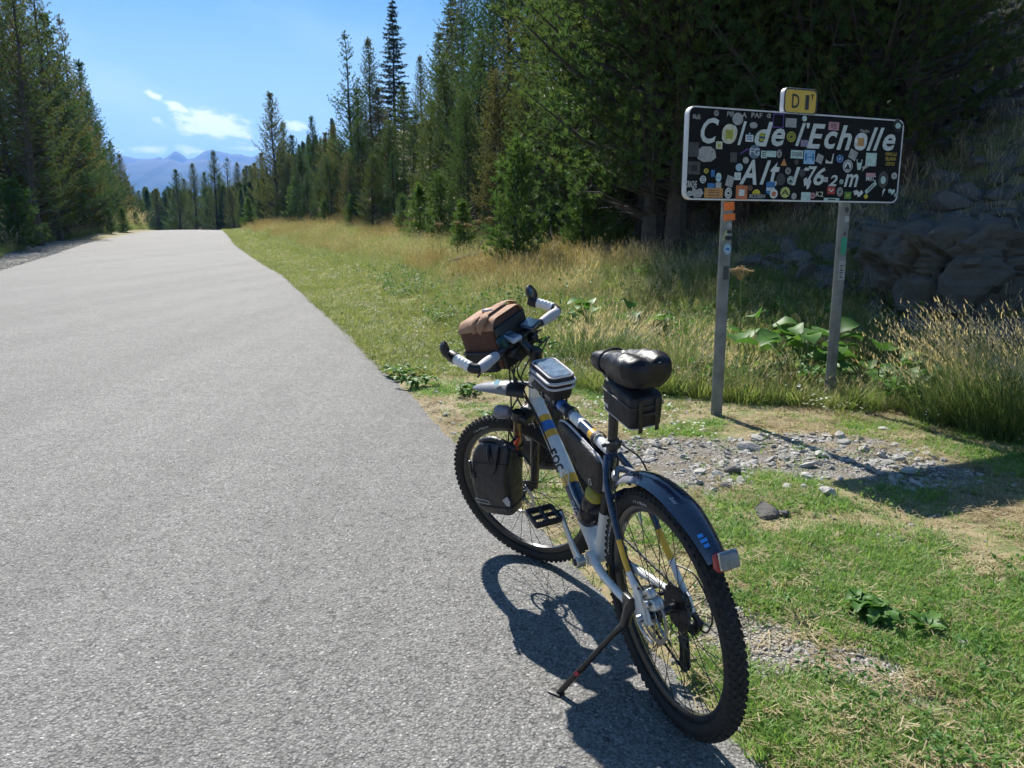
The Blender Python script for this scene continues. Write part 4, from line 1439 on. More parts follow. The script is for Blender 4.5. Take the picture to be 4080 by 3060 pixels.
# kickstand
b = MB()
b.tube(bez([(0.050, 0.082, 0.378), (0.056, 0.094, 0.345), (0.070, 0.100, 0.300)], 8), [0.014, 0.014, 0.016, 0.016, 0.015, 0.015, 0.015, 0.015, 0.015], 10)
b.tube([(0.070, 0.100, 0.303), (0.100, 0.128, 0.258), (0.165, 0.205, 0.140)], [0.011, 0.0088, 0.0088], 10)
b.tube([(0.160, 0.199, 0.149), (0.205, 0.253, 0.068), (0.222, 0.273, 0.038)], [0.0105, 0.010, 0.009], 10)
b.box((0.062, 0.086, 0.372), (0.050, 0.020, 0.040), 0.006)
ks = b.build('kickstand', m_blackmet, bike)
b = MB()
b.box((0.228, 0.279, 0.0365), (0.046, 0.030, 0.009), 0.003, Matrix.Rotation(R(7.17), 4, 'X') @ Matrix.Rotation(R(35), 4, 'Z'))
b.build('kickstand_foot', m_black, ks)
b = MB()
b.tube([(0.172, 0.222, 0.120), (0.165, 0.230, 0.125)], 0.0075, 10)
b.build('kickstand_button', m_redplastic, ks)

# --- fork and what turns with it
b = MB()
b.tube([sax(0.735), sax(0.955)], 0.0155, 14)
b.box(sax(0.722) + Vector((0.018, 0, 0)), (0.060, 0.165, 0.036), 0.012, Matrix.Rotation(R(-20), 4, 'Y'))
crown = b.build('fork_crown', m_blackmet, bike, STEER)
for sgn in (1, -1):
    top, bot = Vector((0.962, 0.066 * sgn, 0.742)), Vector((1.106, 0.066 * sgn, 0.348))
    b = MB()
    b.tube([top, top.lerp(bot, 0.46)], 0.0165, 16)
    st_ = b.build('fork_stanchion', m_bronze, bike, STEER)
    b = MB()
    b.tube([top.lerp(bot, -0.03), top.lerp(bot, 0.05)], [0.021, 0.0235], 16)
    b.build('fork_cap', m_blackmet, st_)
    b = MB()
    b.tube([top.lerp(bot, 0.33), top.lerp(bot, 0.36), top.lerp(bot, 0.62), top.lerp(bot, 0.97), top.lerp(bot, 1.06)], [0.0235, 0.0225, 0.0205, 0.018, 0.016], 16)
    b.build('fork_leg', m_blackmet, bike, STEER)
b = MB()
b.tube(bez([(1.012, 0.066, 0.610), (0.985, 0.055, 0.705), (0.975, 0.0, 0.738), (0.985, -0.055, 0.705), (1.012, -0.066, 0.610)], 24), 0.011, 10)
b.build('fork_arch', m_blackmet, bike, STEER)
b = MB()
b.box((1.118, 0.060, 0.435), (0.034, 0.030, 0.075), 0.010, Matrix.Rotation(R(-18), 4, 'Y'))
b.build('front_brake_caliper', m_blackmet, bike, STEER)
# lowrider rack: bars that carry the panniers
for sgn in (1, -1):
    b = MB()
    b.tube(bez([(0.985, 0.090 * sgn, 0.655), (1.04, 0.098 * sgn, 0.62), (1.15, 0.098 * sgn, 0.60), (1.18, 0.098 * sgn, 0.55), (1.10, 0.092 * sgn, 0.36)], 24), 0.0045, 8)
    b.build('pannier_rack', m_blackmet, bike, STEER)
b = MB()
b.tube(bez([(0.963, 0.094, 0.660), (0.990, 0.096, 0.625), (1.000, 0.094, 0.585)], 10), [0.008, 0.010, 0.013, 0.015, 0.015, 0.015, 0.014, 0.012, 0.010, 0.006, 0.004], 8, squash=0.5)
b.build('rack_clip', m_red, bike, STEER)
b = MB()
b.sphere((0.962, -0.02, 0.735), 0.014, 12, 8, (1, 1, 1.3))
b.build('orange_lever', m_orange, bike, STEER)
# headlamp on the crown
b = MB()
b.lathe([(0.0, -0.034), (0.018, -0.032), (0.026, -0.01), (0.028, 0.024), (0.024, 0.034), (0.0, 0.036)], 20, Matrix.Translation((1.035, 0.055, 0.745)) @ Matrix.Rotation(R(-90), 4, 'Z'))
hl = b.build('headlamp', mat('grey lamp housing', (0.20, 0.20, 0.24), 0.3), bike, STEER)
# front mudguard: a horn over the tyre
b = MB()
rings = []
for k in range(22):
    s = k / 21
    x = 0.925 + 0.275 * s
    zc = 0.800 + 0.052 * s - 0.030 * s * s
    wv = 0.040 * (1 - s) ** 0.55 + 0.010 + 0.008 * math.sin(s * 3.1)
    hv = 0.034 * (1 - s) ** 0.7 + 0.006
    ring = []
    for j in range(11):
        a = math.pi * j / 10
        ring.append((x, wv * math.cos(a), zc + hv * math.sin(a)))
    for j in range(10, -1, -1):
        a = math.pi * j / 10
        ring.append((x, (wv - 0.003) * math.cos(a), zc - 0.003 + (hv - 0.001) * math.sin(a)))
    rings.append(ring)
b.loft(rings[6:])
fmg = b.build('front_mudguard', m_fendergrey, bike, STEER, auto=50)
b = MB()
b.loft(rings[:7])
b.build('mudguard_root', m_black, fmg, auto=50)
b = MB()
b.lathe([(0.0, 0.0), (0.014, 0.0), (0.014, 0.0012), (0, 0.0012)], 20, Matrix.Translation((1.055, 0.021, 0.853)) @ Matrix.Rotation(R(58), 4, 'X'))
b.build('round_emblem', m_cyan, fmg)

# --- handlebar
CL = Vector((0.905, 0, 1.018))
b = MB()
b.tube([sax(0.945), sax(0.945).lerp(CL, 0.5), CL], [0.020, 0.017, 0.019], 14)
b.lathe([(0.022, -0.028), (0.024, -0.024), (0.024, 0.024), (0.022, 0.028)], 18, Matrix.Translation(CL))
stem = b.build('stem', m_blackmet, bike, STEER)
b = MB()
b.tube([sax(0.885), sax(0.972)], 0.0225, 18)
b.tube([sax(0.972), sax(0.980)], [0.020, 0.016], 18)
b.build('headset_spacers', m_black, bike, STEER)
barL = bez([CL, CL + Vector((0, 0.08, 0.002)), (0.898, 0.19, 1.020), (0.894, 0.248, 1.021), (0.908, 0.268, 1.028), (0.942, 0.268, 1.045), (0.984, 0.260, 1.064)], 60)
barR = [Vector((p.x, -p.y, p.z)) for p in barL]
b = MB()
b.tube(list(reversed(barR))[:-1] + barL, 0.0125, 12)
hbar = b.build('handlebar', m_blackmet, bike, STEER)
for bp in (barL, barR):
    n = len(bp)
    b = MB()
    g = bp[int(n * 0.27):int(n * 0.56)]
    b.tube(g, [0.0165 + 0.004 * math.sin(i / (len(g) - 1) * 3.14) for i in range(len(g))], 14)
    b.build('grip', m_greygrip, bike, STEER)
    b = MB()
    g = bp[int(n * 0.55):int(n * 0.74)]
    b.tube(g, 0.0175, 14)
    b.build('black_tape', m_black, bike, STEER)
    b = MB()
    g = bp[int(n * 0.73):]
    b.tube(g, [0.0185 + 0.0012 * math.sin(i * 1.9) for i in range(len(g))], 14)
    b.build('white_tape', m_whitetape, bike, STEER)
    sg = 1 if bp is barL else -1
    e_ = bp[-1]
    dirv = (bp[-1] - bp[-3]).normalized()
    b = MB()
    b.tube([e_ - dirv * 0.004, e_ + dirv * 0.02, e_ + dirv * 0.032], [0.0205, 0.0215, 0.017], 14)
    c = e_ + dirv * 0.020 + Vector((0.0, 0.016 * sg, 0.030))
    b.tube(bez([e_ + dirv * 0.022, e_ + dirv * 0.030 + Vector((0, 0.012 * sg, 0.018)), c], 10), 0.008, 10)
    mr = b.build('bar_end_mount', m_black, bike, STEER)
    # convex mirror, glass towards the rider
    face = Vector((-0.92, 0.25 * sg, 0.30)).normalized() if sg < 0 else Vector((-0.80, -0.55, 0.10)).normalized()
    Mm = Matrix.Translation(c) @ face.to_track_quat('Y', 'Z').to_matrix().to_4x4()
    b = MB()
    b.lathe([(0.0, -0.018), (0.020, -0.016), (0.031, -0.006), (0.034, 0.004), (0.032, 0.007), (0.030, 0.004)], 26, Mm)
    mm = b.build('mirror', m_black, bike, STEER)
    b = MB()
    b.lathe([(0.0305, 0.0035), (0.018, 0.0055), (0.0, 0.0062)], 26, Mm)
    b.build('mirror_glass', m_mirror, mm)
    # brake lever and shifter under the bar
    b = MB()
    y0 = 0.105 * sg
    b.box((0.918, y0, 1.003), (0.030, 0.036, 0.034), 0.008)
    b.tube(bez([(0.93, y0, 0.998), (0.962, y0 + 0.02 * sg, 0.985), (0.968, y0 + 0.06 * sg, 0.975), (0.958, y0 + 0.105 * sg, 0.968)], 14), [0.009, 0.008, 0.007, 0.007, 0.007, 0.006, 0.006, 0.006, 0.006, 0.006, 0.006, 0.006, 0.005], 8, squash=0.7)
    b.build('brake_lever', m_black, bike, STEER)
    b = MB()
    b.box((0.900, y0 - 0.036 * sg, 0.995), (0.046, 0.034, 0.030), 0.010)
    b.tube([(0.885, y0 - 0.036 * sg, 0.985), (0.862, y0 - 0.03 * sg, 0.968)], [0.008, 0.005], 8)
    b.build('shifter', m_black, bike, STEER)


def pad(mb, c, s, bev, rx=0.0, ry=0.0, rz=0.0):
    return mb.box(c, s, bev, Matrix.Rotation(rz, 4, 'Z') @ Matrix.Rotation(ry, 4, 'Y') @ Matrix.Rotation(rx, 4, 'X'))


b = MB()
pad(b, (0.893, 0.046, 1.045), (0.062, 0.048, 0.018), 0.007, ry=R(-18), rz=R(-10))
cp = b.build('bike_computer', mat('silver blue plastic', (0.38, 0.43, 0.50), 0.35), bike, STEER)
b = MB()
pad(b, (0.8905, 0.0455, 1.0535), (0.042, 0.032, 0.003), 0.001, ry=R(-18), rz=R(-10))
b.build('display', m_screen, cp)
b = MB()
pad(b, (0.886, -0.064, 1.050), (0.056, 0.080, 0.014), 0.005, ry=R(-20), rz=R(8))
ph = b.build('phone_mount', m_navy, bike, STEER)
b = MB()
pad(b, (0.8835, -0.064, 1.0575), (0.047, 0.070, 0.002), 0.0008, ry=R(-20), rz=R(8))
b.build('display', m_screen, ph)
b = MB()
b.lathe([(0.0, 0.030), (0.012, 0.029), (0.0175, 0.024), (0.019, 0.012), (0.019, -0.012), (0.015, -0.016), (0.0, -0.016)], 20, Matrix.Translation((0.905, 0.090, 1.040)) @ Matrix.Rotation(R(70), 4, 'X'))
b.build('bell', m_bell, bike, STEER)

# cables
CAB = [
    [(0.935, 0.095, 0.995), (0.985, 0.08, 0.95), (0.975, 0.05, 0.86), (0.955, 0.040, 0.80), (0.985, 0.078, 0.72), (1.06, 0.086, 0.55), (1.12, 0.07, 0.44)],
    [(0.925, -0.09, 0.995), (0.99, -0.05, 0.94), (0.985, 0.02, 0.85), (0.93, 0.032, 0.80), (0.84, 0.030, 0.74), (0.70, 0.032, 0.62)],
    [(0.905, 0.06, 0.985), (0.965, 0.055, 0.93), (0.960, 0.050, 0.83), (0.905, 0.032, 0.77), (0.80, 0.03, 0.70)],
    [(0.905, -0.07, 0.985), (0.97, -0.065, 0.92), (0.95, -0.05, 0.82), (0.88, -0.026, 0.80), (0.78, -0.02, 0.80)],
]
CAB += [[(0.935, 0.10, 0.99), (1.0, 0.06, 0.90), (0.97, 0.075, 0.80), (0.955, 0.085, 0.735)], [(0.90, -0.05, 1.0), (0.985, 0.0, 0.95), (0.99, 0.045, 0.87), (0.945, 0.06, 0.79), (0.93, 0.045, 0.74)], [(0.86, 0.03, 0.96), (0.93, 0.05, 0.90), (0.90, 0.045, 0.85), (0.82, 0.035, 0.84)]]
for P in CAB:
    b = MB()
    b.tube(bez(P, 44), 0.0032, 7)
    b.build('cable', m_black, bike, None)
for P in ([(0.245, 0.018, 0.70), (0.175, 0.045, 0.66), (0.135, 0.060, 0.56), (0.045, 0.074, 0.47), (-0.01, 0.072, 0.438)],
          [(0.07, -0.074, 0.44), (-0.02, -0.085, 0.44), (-0.085, -0.090, 0.36), (-0.06, -0.088, 0.285), (-0.015, -0.085, 0.275)],
          [(0.235, -0.02, 0.77), (0.18, -0.045, 0.74), (0.14, -0.05, 0.69), (0.12, -0.04, 0.64)]):
    b = MB()
    b.tube(bez(P, 36), 0.0027, 7)
    b.build('cable', m_black, bike)
b = MB()
b.tube(bez([(0.60, 0.028, 0.535), (0.585, 0.045, 0.585), (0.555, 0.036, 0.605), (0.548, 0.040, 0.56), (0.500, 0.040, 0.515), (0.488, 0.020, 0.47), (0.50, -0.02, 0.465), (0.545, -0.040, 0.555), (0.60, -0.028, 0.60)], 50), 0.0035, 8)
b.build('bottle_cage', m_alu, bike)

# ------------------------------------------------------------------ luggage (each lifts off)
BS = BIKE @ STEER


def rrect(cx, cy, sx, sy, z, n=6, r=0.3, tw=0.0):
    """rounded rectangle ring in the x-y plane at height z"""
    out = []
    rx = min(sx, sy) * r
    for (qx, qy, a0) in ((1, 1, 0), (-1, 1, 90), (-1, -1, 180), (1, -1, 270)):
        for k in range(n):
            a = R(a0 + 90 * k / (n - 1))
            out.append((cx + qx * (sx / 2 - rx) + rx * math.cos(a), cy + qy * (sy / 2 - rx) + rx * math.sin(a), z))
    return out


def wrinkle(rings, amp, freq, seed):
    o = []
    for ring in rings:
        o.append([Vector(p) + Vector((mnoise.noise(Vector(p) * freq + Vector((seed, 0, 0))), mnoise.noise(Vector(p) * freq + Vector((0, seed, 3))), mnoise.noise(Vector(p) * freq + Vector((5, 0, seed))))) * amp for p in ring])
    return o


def pannier(sgn, label):
    pc_ = Vector((1.045, 0.150 * sgn, 0.545))
    t_ = empty('pannier', mtx=BS @ Matrix.Translation(pc_) @ Matrix.Scale(0.90, 4) @ Matrix.Translation(-pc_))
    tag(t_, label, 'pannier')
    secs = []
    for s, zc, dx, wx, wy in ((0, 0.345, 1.105, 0.120, 0.055), (1, 0.352, 1.105, 0.165, 0.085), (2, 0.385, 1.102, 0.195, 0.108), (3, 0.44, 1.092, 0.215, 0.122), (4, 0.50, 1.080, 0.222, 0.126), (5, 0.56, 1.066, 0.220, 0.120), (6, 0.61, 1.052, 0.212, 0.105), (7, 0.65, 1.040, 0.195, 0.080), (8, 0.675, 1.030, 0.170, 0.050), (9, 0.69, 1.022, 0.140, 0.032)):
        secs.append(rrect(dx, sgn * 0.168, wx, wy, zc, 6, 0.32))
    b = MB()
    b.loft(wrinkle(secs, 0.006, 14, 3.1 * sgn))
    body = b.build('bag_body', m_tarp, t_, auto=70)
    b = MB()
    b.tube(bez([(1.105, sgn * 0.160, 0.688), (1.03, sgn * 0.168, 0.706), (0.955, sgn * 0.166, 0.680), (0.93, sgn * 0.16, 0.655)], 18), [0.014] * 18 + [0.012], 10, squash=0.8)
    b.build('roll_closure', m_tarp, t_)
    b = MB()
    b.tube(bez([(0.938, sgn * 0.165, 0.672), (0.940, sgn * 0.205, 0.62), (0.975, sgn * 0.229, 0.55), (0.985, sgn * 0.233, 0.47)], 18), 0.009, 6, squash=0.25)
    b.build('strap', m_black, t_)
    b = MB()
    b.box((1.03, sgn * 0.104, 0.60), (0.16, 0.012, 0.030), 0.005)
    b.build('mounting_rail', m_black, t_)
    b = MB()
    b.tube([Vector(p) * 1.0 for p in rrect(1.100, sgn * 0.168, 0.204, 0.114, 0.398, 6, 0.32)], 0.0022, 5, closed=True)
    b.tube([Vector(p) * 1.0 for p in rrect(1.050, sgn * 0.168, 0.214, 0.108, 0.615, 6, 0.32)], 0.0020, 5, closed=True)
    b.build('seam', m_black, t_)
    b = MB()
    b.box((1.150, sgn * 0.228, 0.585), (0.012, 0.010, 0.090), 0.003, Matrix.Rotation(R(-14), 4, 'Y'))
    b.box((1.145, sgn * 0.231, 0.560), (0.024, 0.012, 0.030), 0.004, Matrix.Rotation(R(-14), 4, 'Y'))
    b.build('buckle', m_blackmet, t_)
    b = MB()
    b.tube(bez([(0.985, sgn * 0.196, 0.690), (0.995, sgn * 0.222, 0.640), (1.010, sgn * 0.230, 0.600), (1.030, sgn * 0.232, 0.570)], 14), [0.004, 0.007, 0.008, 0.008, 0.007, 0.007, 0.006, 0.005, 0.005, 0.004, 0.003, 0.002, 0.002], 6)
    b.tube(bez([(1.040, sgn * 0.190, 0.688), (1.035, sgn * 0.220, 0.650), (1.030, sgn * 0.230, 0.610)], 10), [0.004, 0.007, 0.008, 0.008, 0.007, 0.006, 0.005, 0.004, 0.003, 0.002, 0.002], 6)
    b.build('fold', m_tarp, t_)
    return t_


pl = pannier(1, 'black roll-top pannier hanging on the near side of the front wheel')
prr = pannier(-1, 'black pannier with silver nameplate half hidden behind the down tube')
# marks on the near pannier
fr_ = MB()
fr_.tube([(1.175, 0.2345, 0.442), (1.105, 0.2345, 0.434), (1.105, 0.2345, 0.416), (1.175, 0.2345, 0.424)], 0.0012, 5, closed=True)
fr_.build('nameplate_frame', m_print, pl)
b = MB()
b.prism([(0.0, 0.0), (0.034, 0.022), (0.040, -0.004), (0.030, -0.030), (0.014, -0.026)], 0.002, Matrix(((-1, 0, 0, 1.025), (0, 0, -1, 0.2335), (0, 1, 0, 0.445), (0, 0, 0, 1))))
b.build('reflective_patch', mat('reflective grey patch', (0.40, 0.39, 0.42), 0.35), pl, smooth=False)
# nameplate and bright top on the far pannier, on the side seen through the frame
b = MB()
b.box((1.055, -0.083, 0.548), (0.105, 0.004, 0.030), 0.001)
b.build('nameplate', m_alu, prr)
on_tube_text("B'TWIN", 0.022, (1.055, -0.0800, 0.548), (-1, 0, 0), (0, 0, 1), 'lettering', m_black, prr)
b = MB()
b.box((1.05, -0.085, 0.600), (0.13, 0.004, 0.040), 0.001, Matrix.Rotation(R(10), 4, 'Y'))
b.build('printed_band', m_cyan, prr)
b = MB()
b.prism([(0.0, 0.0), (0.05, 0.012), (0.06, -0.006), (0.02, -0.012)], 0.002, Matrix(((-1, 0, 0, 1.085), (0, 0, 1, -0.0825), (0, 1, 0, 0.600), (0, 0, 0, 1))))
b.build('blue_stripe', m_blue, prr, smooth=False)

# handlebar bag
hbg = empty('handlebar_bag', mtx=BS @ Matrix.Translation((1.010, 0, 1.036)) @ Matrix.Diagonal((0.76, 0.78, 0.86, 1.0)) @ Matrix.Translation((-1.055, 0, -1.05)))
tag(hbg, 'brown and tan canvas bag strapped in front of the handlebar', 'bag')


def hb_ring(x, grow=0.0, zlow=0.935, zhi=1.155, wy=0.245):
    out = []
    n = 8
    w_ = wy / 2 + grow
    z0, z1 = zlow - grow, zhi + grow
    r_ = 0.055
    for (qy, top, a0) in ((1, True, 0), (-1, True, 90), (-1, False, 180), (1, False, 270)):
        rr = r_ if top else 0.025
        for k in range(n):
            a = R(a0 + 90 * k / (n - 1))
            cy = qy * (w_ - rr)
            cz = (z1 - rr) if top else (z0 + rr)
            out.append((x, cy + rr * math.cos(a), cz + rr * math.sin(a)))
    return out


b = MB()
b.loft(wrinkle([hb_ring(0.950, -0.012), hb_ring(0.958), hb_ring(1.00), hb_ring(1.06, 0.004), hb_ring(1.12, 0.002), hb_ring(1.160, -0.004), hb_ring(1.175, -0.020)], 0.004, 16, 2.0))
b.build('bag_body', m_brown, hbg, auto=70)


def hb_lid(x0, x1, th, a0, a1, mt, name, zlow=1.02):
    rings = []
    for i in range(11):
        x = x0 + (x1 - x0) * i / 10
        bulge = 0.010 * math.sin(i / 10 * 3.14)
        ring = []
        full = hb_ring(x, th + bulge * 0.3 - (0.014 * (i / 10) ** 3))
        arc = full[a0:a1]
        inn = hb_ring(x, th - 0.004 - (0.014 * (i / 10) ** 3))[a0:a1]
        ring = arc + list(reversed(inn))
        rings.append(ring)
    b = MB()
    b.loft(wrinkle(rings, 0.003, 20, 4.0))
    return b.build(name, mt, hbg, auto=60)


hb_lid(0.940, 1.178, 0.007, 1, 15, m_tan, 'lid')
b = MB()
rr_ = hb_ring(1.0, 0.016)
b.tube([Vector(p) + Vector((0.015 * math.sin(k), 0, 0.004)) for k, p in enumerate(rr_[0:16])], 0.020, 6, squash=0.22, up=(1, 0, 0))
b.build('lid_strap', m_tan, hbg)
b = MB()
b.tube([Vector((1.055, p[1], p[2])) for p in hb_ring(1.0, 0.013)[0:16]], 0.013, 6, squash=0.25, up=(1, 0, 0))
b.build('lid_strap', m_tan, hbg)
b = MB()
b.tube([Vector((1.03 + 0.03 * math.cos(a), 0.03 * math.sin(a) * 0.6 + 0.02, 1.172 + 0.010 * abs(math.sin(a)))) for a in np.linspace(0, 3.14, 9)], 0.006, 8)
b.build('carry_handle', m_piping, hbg)
b = MB()
b.loft([rrect(1.065, 0.128, 0.180, 0.040, z, 6, 0.45) for z in (0.938, 0.945, 0.985, 1.025)])
b.build('mesh_pocket', mat('black mesh pocket', (0.02, 0.02, 0.02), 0.7, var=0.7, vscale=240, bump=1.0, bscale=240), hbg, auto=60)
b = MB()
b.tube([Vector(p) for p in rrect(1.065, 0.128, 0.186, 0.046, 1.027, 6, 0.45)], 0.005, 6, closed=True)
b.build('pocket_trim', m_black, hbg)
b = MB()
b.box((0.940, 0.0, 1.03), (0.020, 0.235, 0.19), 0.008)
b.build('back_panel', m_black, hbg)
b = MB()
b.box((0.926, 0.0, 1.00), (0.030, 0.06, 0.05), 0.006)
b.build('mounting_clip', m_black, hbg)

# phone bag on the top tube
pbg = empty('top_tube_bag', mtx=BIKE @ Matrix.Translation((0.715, 0.0, 0.845)) @ Matrix.Rotation(R(-9.5), 4, 'Y'))
tag(pbg, 'small black phone bag with clear window sitting on the top tube', 'bag')
b = MB()
b.loft([rrect(0, 0, 0.175, 0.070, 0.0, 6, 0.3), rrect(0, 0, 0.185, 0.082, 0.015, 6, 0.3), rrect(-0.002, 0, 0.19, 0.090, 0.042, 6, 0.3)])
b.build('lower_body', m_cloth, pbg, auto=60)
b = MB()
b.tube([Vector(p) for p in rrect(-0.002, 0, 0.196, 0.096, 0.044, 6, 0.3)], 0.005, 6, closed=True)
b.build('piping', m_piping, pbg)
b = MB()
b.loft([rrect(-0.002, 0, 0.180, 0.084, 0.043, 6, 0.3), rrect(-0.004, 0, 0.182, 0.086, 0.062, 6, 0.3)])
b.build('zip_band', mat('dark red zip cloth', (0.05, 0.012, 0.012), 0.7), pbg, auto=60)
b = MB()
b.tube([Vector(p) for p in rrect(-0.006, 0, 0.200, 0.100, 0.066, 6, 0.3)], 0.006, 6, closed=True)
b.build('piping', m_piping, pbg)
b = MB()
b.loft([rrect(-0.006, 0, 0.196, 0.096, 0.062, 6, 0.3), rrect(-0.006, 0, 0.196, 0.096, 0.080, 6, 0.3), rrect(-0.006, 0, 0.186, 0.086, 0.087, 6, 0.3)])
lid = b.build('lid', m_cloth, pbg, auto=50)
b = MB()
b.loft([rrect(-0.006, 0, 0.168, 0.072, 0.0870, 6, 0.2), rrect(-0.006, 0, 0.166, 0.070, 0.0895, 6, 0.2)])
b.build('phone_window', m_film, lid)
b = MB()
b.tube([Vector(p) for p in rrect(-0.006, 0, 0.186, 0.088, 0.0870, 6, 0.25)], 0.0035, 6, closed=True)
b.build('window_edge', m_piping, lid)
b = MB()
for x in (-0.05, 0.055):
    b.tube([(x, 0.030 * math.cos(a), -0.018 + 0.030 * math.sin(a)) for a in np.linspace(0, 6.283, 17)[:-1]], 0.010, 6, squash=0.2, closed=True, up=(1, 0, 0))
b.build('fixing_straps', m_cloth, pbg)

# frame bag
fbg = empty('frame_bag', mtx=BIKE)
tag(fbg, 'black leather-look bag filling the frame triangle below the top tube', 'bag')
outl = [(0.640, 0.735), (0.610, 0.765), (0.545, 0.768), (0.400, 0.738), (0.300, 0.712), (0.288, 0.680), (0.305, 0.615), (0.330, 0.590), (0.375, 0.590), (0.450, 0.612), (0.560, 0.668)]
P2 = bez([(x, 0, z) for x, z in outl] + [(outl[0][0], 0, outl[0][1])], 66)[:-1]
cxy = Vector((0.45, 0, 0.685))
rings = []
for y_, sc in ((-0.036, 0.86), (-0.031, 0.96), (-0.018, 1.0), (0.018, 1.0), (0.031, 0.96), (0.037, 0.86), (0.041, 0.5), (0.042, 0.1)):
    rings.append([Vector((cxy.x + (p.x - cxy.x) * sc, y_, cxy.z + (p.z - cxy.z) * sc)) for p in P2])
b = MB()
b.loft(wrinkle(rings, 0.003, 24, 1.0))
b.build('bag_body', m_leather, fbg, auto=70)
b = MB()
b.tube([Vector((cxy.x + (p.x - cxy.x) * 0.985, 0.022, cxy.z + (p.z - cxy.z) * 0.985)) for p in P2[:38]], 0.0045, 6)
b.build('piping', m_piping, fbg)
b = MB()
b.tube([(0.505, 0.0415, 0.735), (0.475, 0.0425, 0.690), (0.465, 0.042, 0.665)], 0.0012, 5)
b.build('seam', m_black, fbg)
on_tube_text('1S', 0.032, (0.365, 0.0425, 0.625), (-0.95, 0, 0.2), (0.2, 0, 0.95), 'lettering', m_print, fbg)
for x in (0.36, 0.56):
    b = MB()
    zt = float(np.interp(x, [0.275, 0.60, 0.885], [0.742, 0.80, 0.845]))
    b.tube([(x, 0.024 * math.cos(a), zt + 0.026 * math.sin(a)) for a in np.linspace(0, 6.283, 17)[:-1]], 0.010, 6, squash=0.2, closed=True, up=(1, 0, 0.2))
    b.build('strap', m_cloth, fbg)

# water bottle on the down tube
wbt = empty('water_bottle', mtx=BIKE)
tag(wbt, 'dark water bottle with olive yellow lid in the frame cage', 'bottle')
Mw = Matrix.Translation((0.468, 0.006, 0.435)) @ Matrix.Rotation(R(-40), 4, 'Y') @ Matrix.Rotation(R(90), 4, 'X')
Mw = Matrix.Translation((0.486, 0.010, 0.448)) @ Matrix.Rotation(R(-36), 4, 'Y') @ Matrix.Rotation(R(90), 4, 'X')
b = MB()
b.lathe([(0.0, 0.0), (0.034, 0.0), (0.037, 0.006), (0.037, 0.060), (0.034, 0.066), (0.034, 0.080), (0.037, 0.086), (0.037, 0.125), (0.031, 0.138), (0.0, 0.138)], 28, Mw)
b.build('bottle_body', mat('smoked dark plastic', (0.015, 0.012, 0.020), 0.3, var=0.2), wbt)
b = MB()
b.lathe([(0.0335, 0.136), (0.0345, 0.140), (0.0345, 0.156), (0.026, 0.166), (0.012, 0.170), (0.010, 0.184), (0.0, 0.184)], 28, Mw)
b.build('bottle_lid', m_olive, wbt)

# bag under the saddle
sbg = empty('saddle_bag', mtx=BIKE @ Matrix.Translation((0.115, 0, 0.885)) @ Matrix.Rotation(R(-10), 4, 'Y') @ Matrix.Diagonal((0.76, 0.82, 0.85, 1.0)))
tag(sbg, 'boxy black cloth bag hanging under the saddle', 'bag')
b = MB()
b.loft(wrinkle([rrect(0.01, 0, 0.205, 0.095, 0.000, 6, 0.2), rrect(0.005, 0, 0.225, 0.115, 0.012, 6, 0.2), rrect(0.002, 0, 0.232, 0.122, 0.06, 6, 0.2), rrect(0.0, 0, 0.235, 0.120, 0.108, 6, 0.2), rrect(0.0, 0, 0.222, 0.108, 0.118, 6, 0.2)], 0.003, 18, 2.0))
b.build('bag_body', m_cloth, sbg, auto=60)
b = MB()
b.tube([Vector(p) for p in rrect(0.006, 0, 0.222, 0.112, 0.010, 6, 0.2)], 0.0032, 6, closed=True)
b.build('piping', m_piping, sbg)
b = MB()
b.box((0.126, 0.0, 0.060), (0.008, 0.03, 0.13), 0.003)
b.tube([(0.150 + 0.020 * math.cos(a), 0.020 * math.sin(a), 0.045) for a in np.linspace(0, 6.283, 15)[:-1]], 0.010, 6, squash=0.2, closed=True, up=(0, 0, 1))
b.build('post_strap', m_cloth, sbg)
b = MB()
b.tube([Vector(p) for p in rrect(0.0, 0, 0.240, 0.126, 0.086, 6, 0.2)], 0.0026, 6, closed=True)
b.build('zip', m_blackmet, sbg)
b = MB()
for yy in (-0.03, 0.03):
    b.box((-0.121, yy, 0.055), (0.004, 0.014, 0.11), 0.001)
b.box((-0.123, 0.0, 0.060), (0.004, 0.05, 0.012), 0.001)
b.build('strap', m_black, sbg)
b = MB()
for k in range(3):
    b.box((0.085 - k * 0.010, 0.0625, 0.032), (0.005, 0.002, 0.012), 0.0005)
b.build('white_mark', m_print, sbg)


# ------------------------------------------------------------------ the pass sign
SU = Vector((0.9281, 0.3724, 0.0))
SN = Vector((0.3724, -0.9281, 0.0))
SP = Vector((1.580, 5.862, 0.0))
# local frame of the sign: x along the panel, y up, z out of the face
SIGN = Matrix(((SU.x, 0, SN.x, SP.x), (SU.y, 0, SN.y, SP.y), (0, 1, 0, 0), (0, 0, 0, 1)))
sign = empty('road_sign', mtx=SIGN)
tag(sign, 'black mountain pass sign covered in stickers on two metal posts', 'sign')
m_signblack = mat('black sign face', (0.008, 0.008, 0.009), 0.62, var=0.25, vscale=6, spec=0.18)
m_signwhite = mat('white sign edge', (0.62, 0.62, 0.64), 0.5, var=0.12, vscale=8)
m_signback = mat('grey sign back', (0.36, 0.37, 0.38), 0.5, metal=0.4, var=0.1)
m_letter = mat('white sign lettering', (0.55, 0.59, 0.58), 0.6, var=0.12, vscale=16, spec=0.3)
m_post = mat('galvanised post', (0.19, 0.195, 0.19), 0.5, metal=0.25, var=0.3, vscale=7, bump=0.15, bscale=40)
m_signyellow = mat('yellow sign face', (0.62, 0.40, 0.04), 0.4, var=0.08)
FZ = 0.060


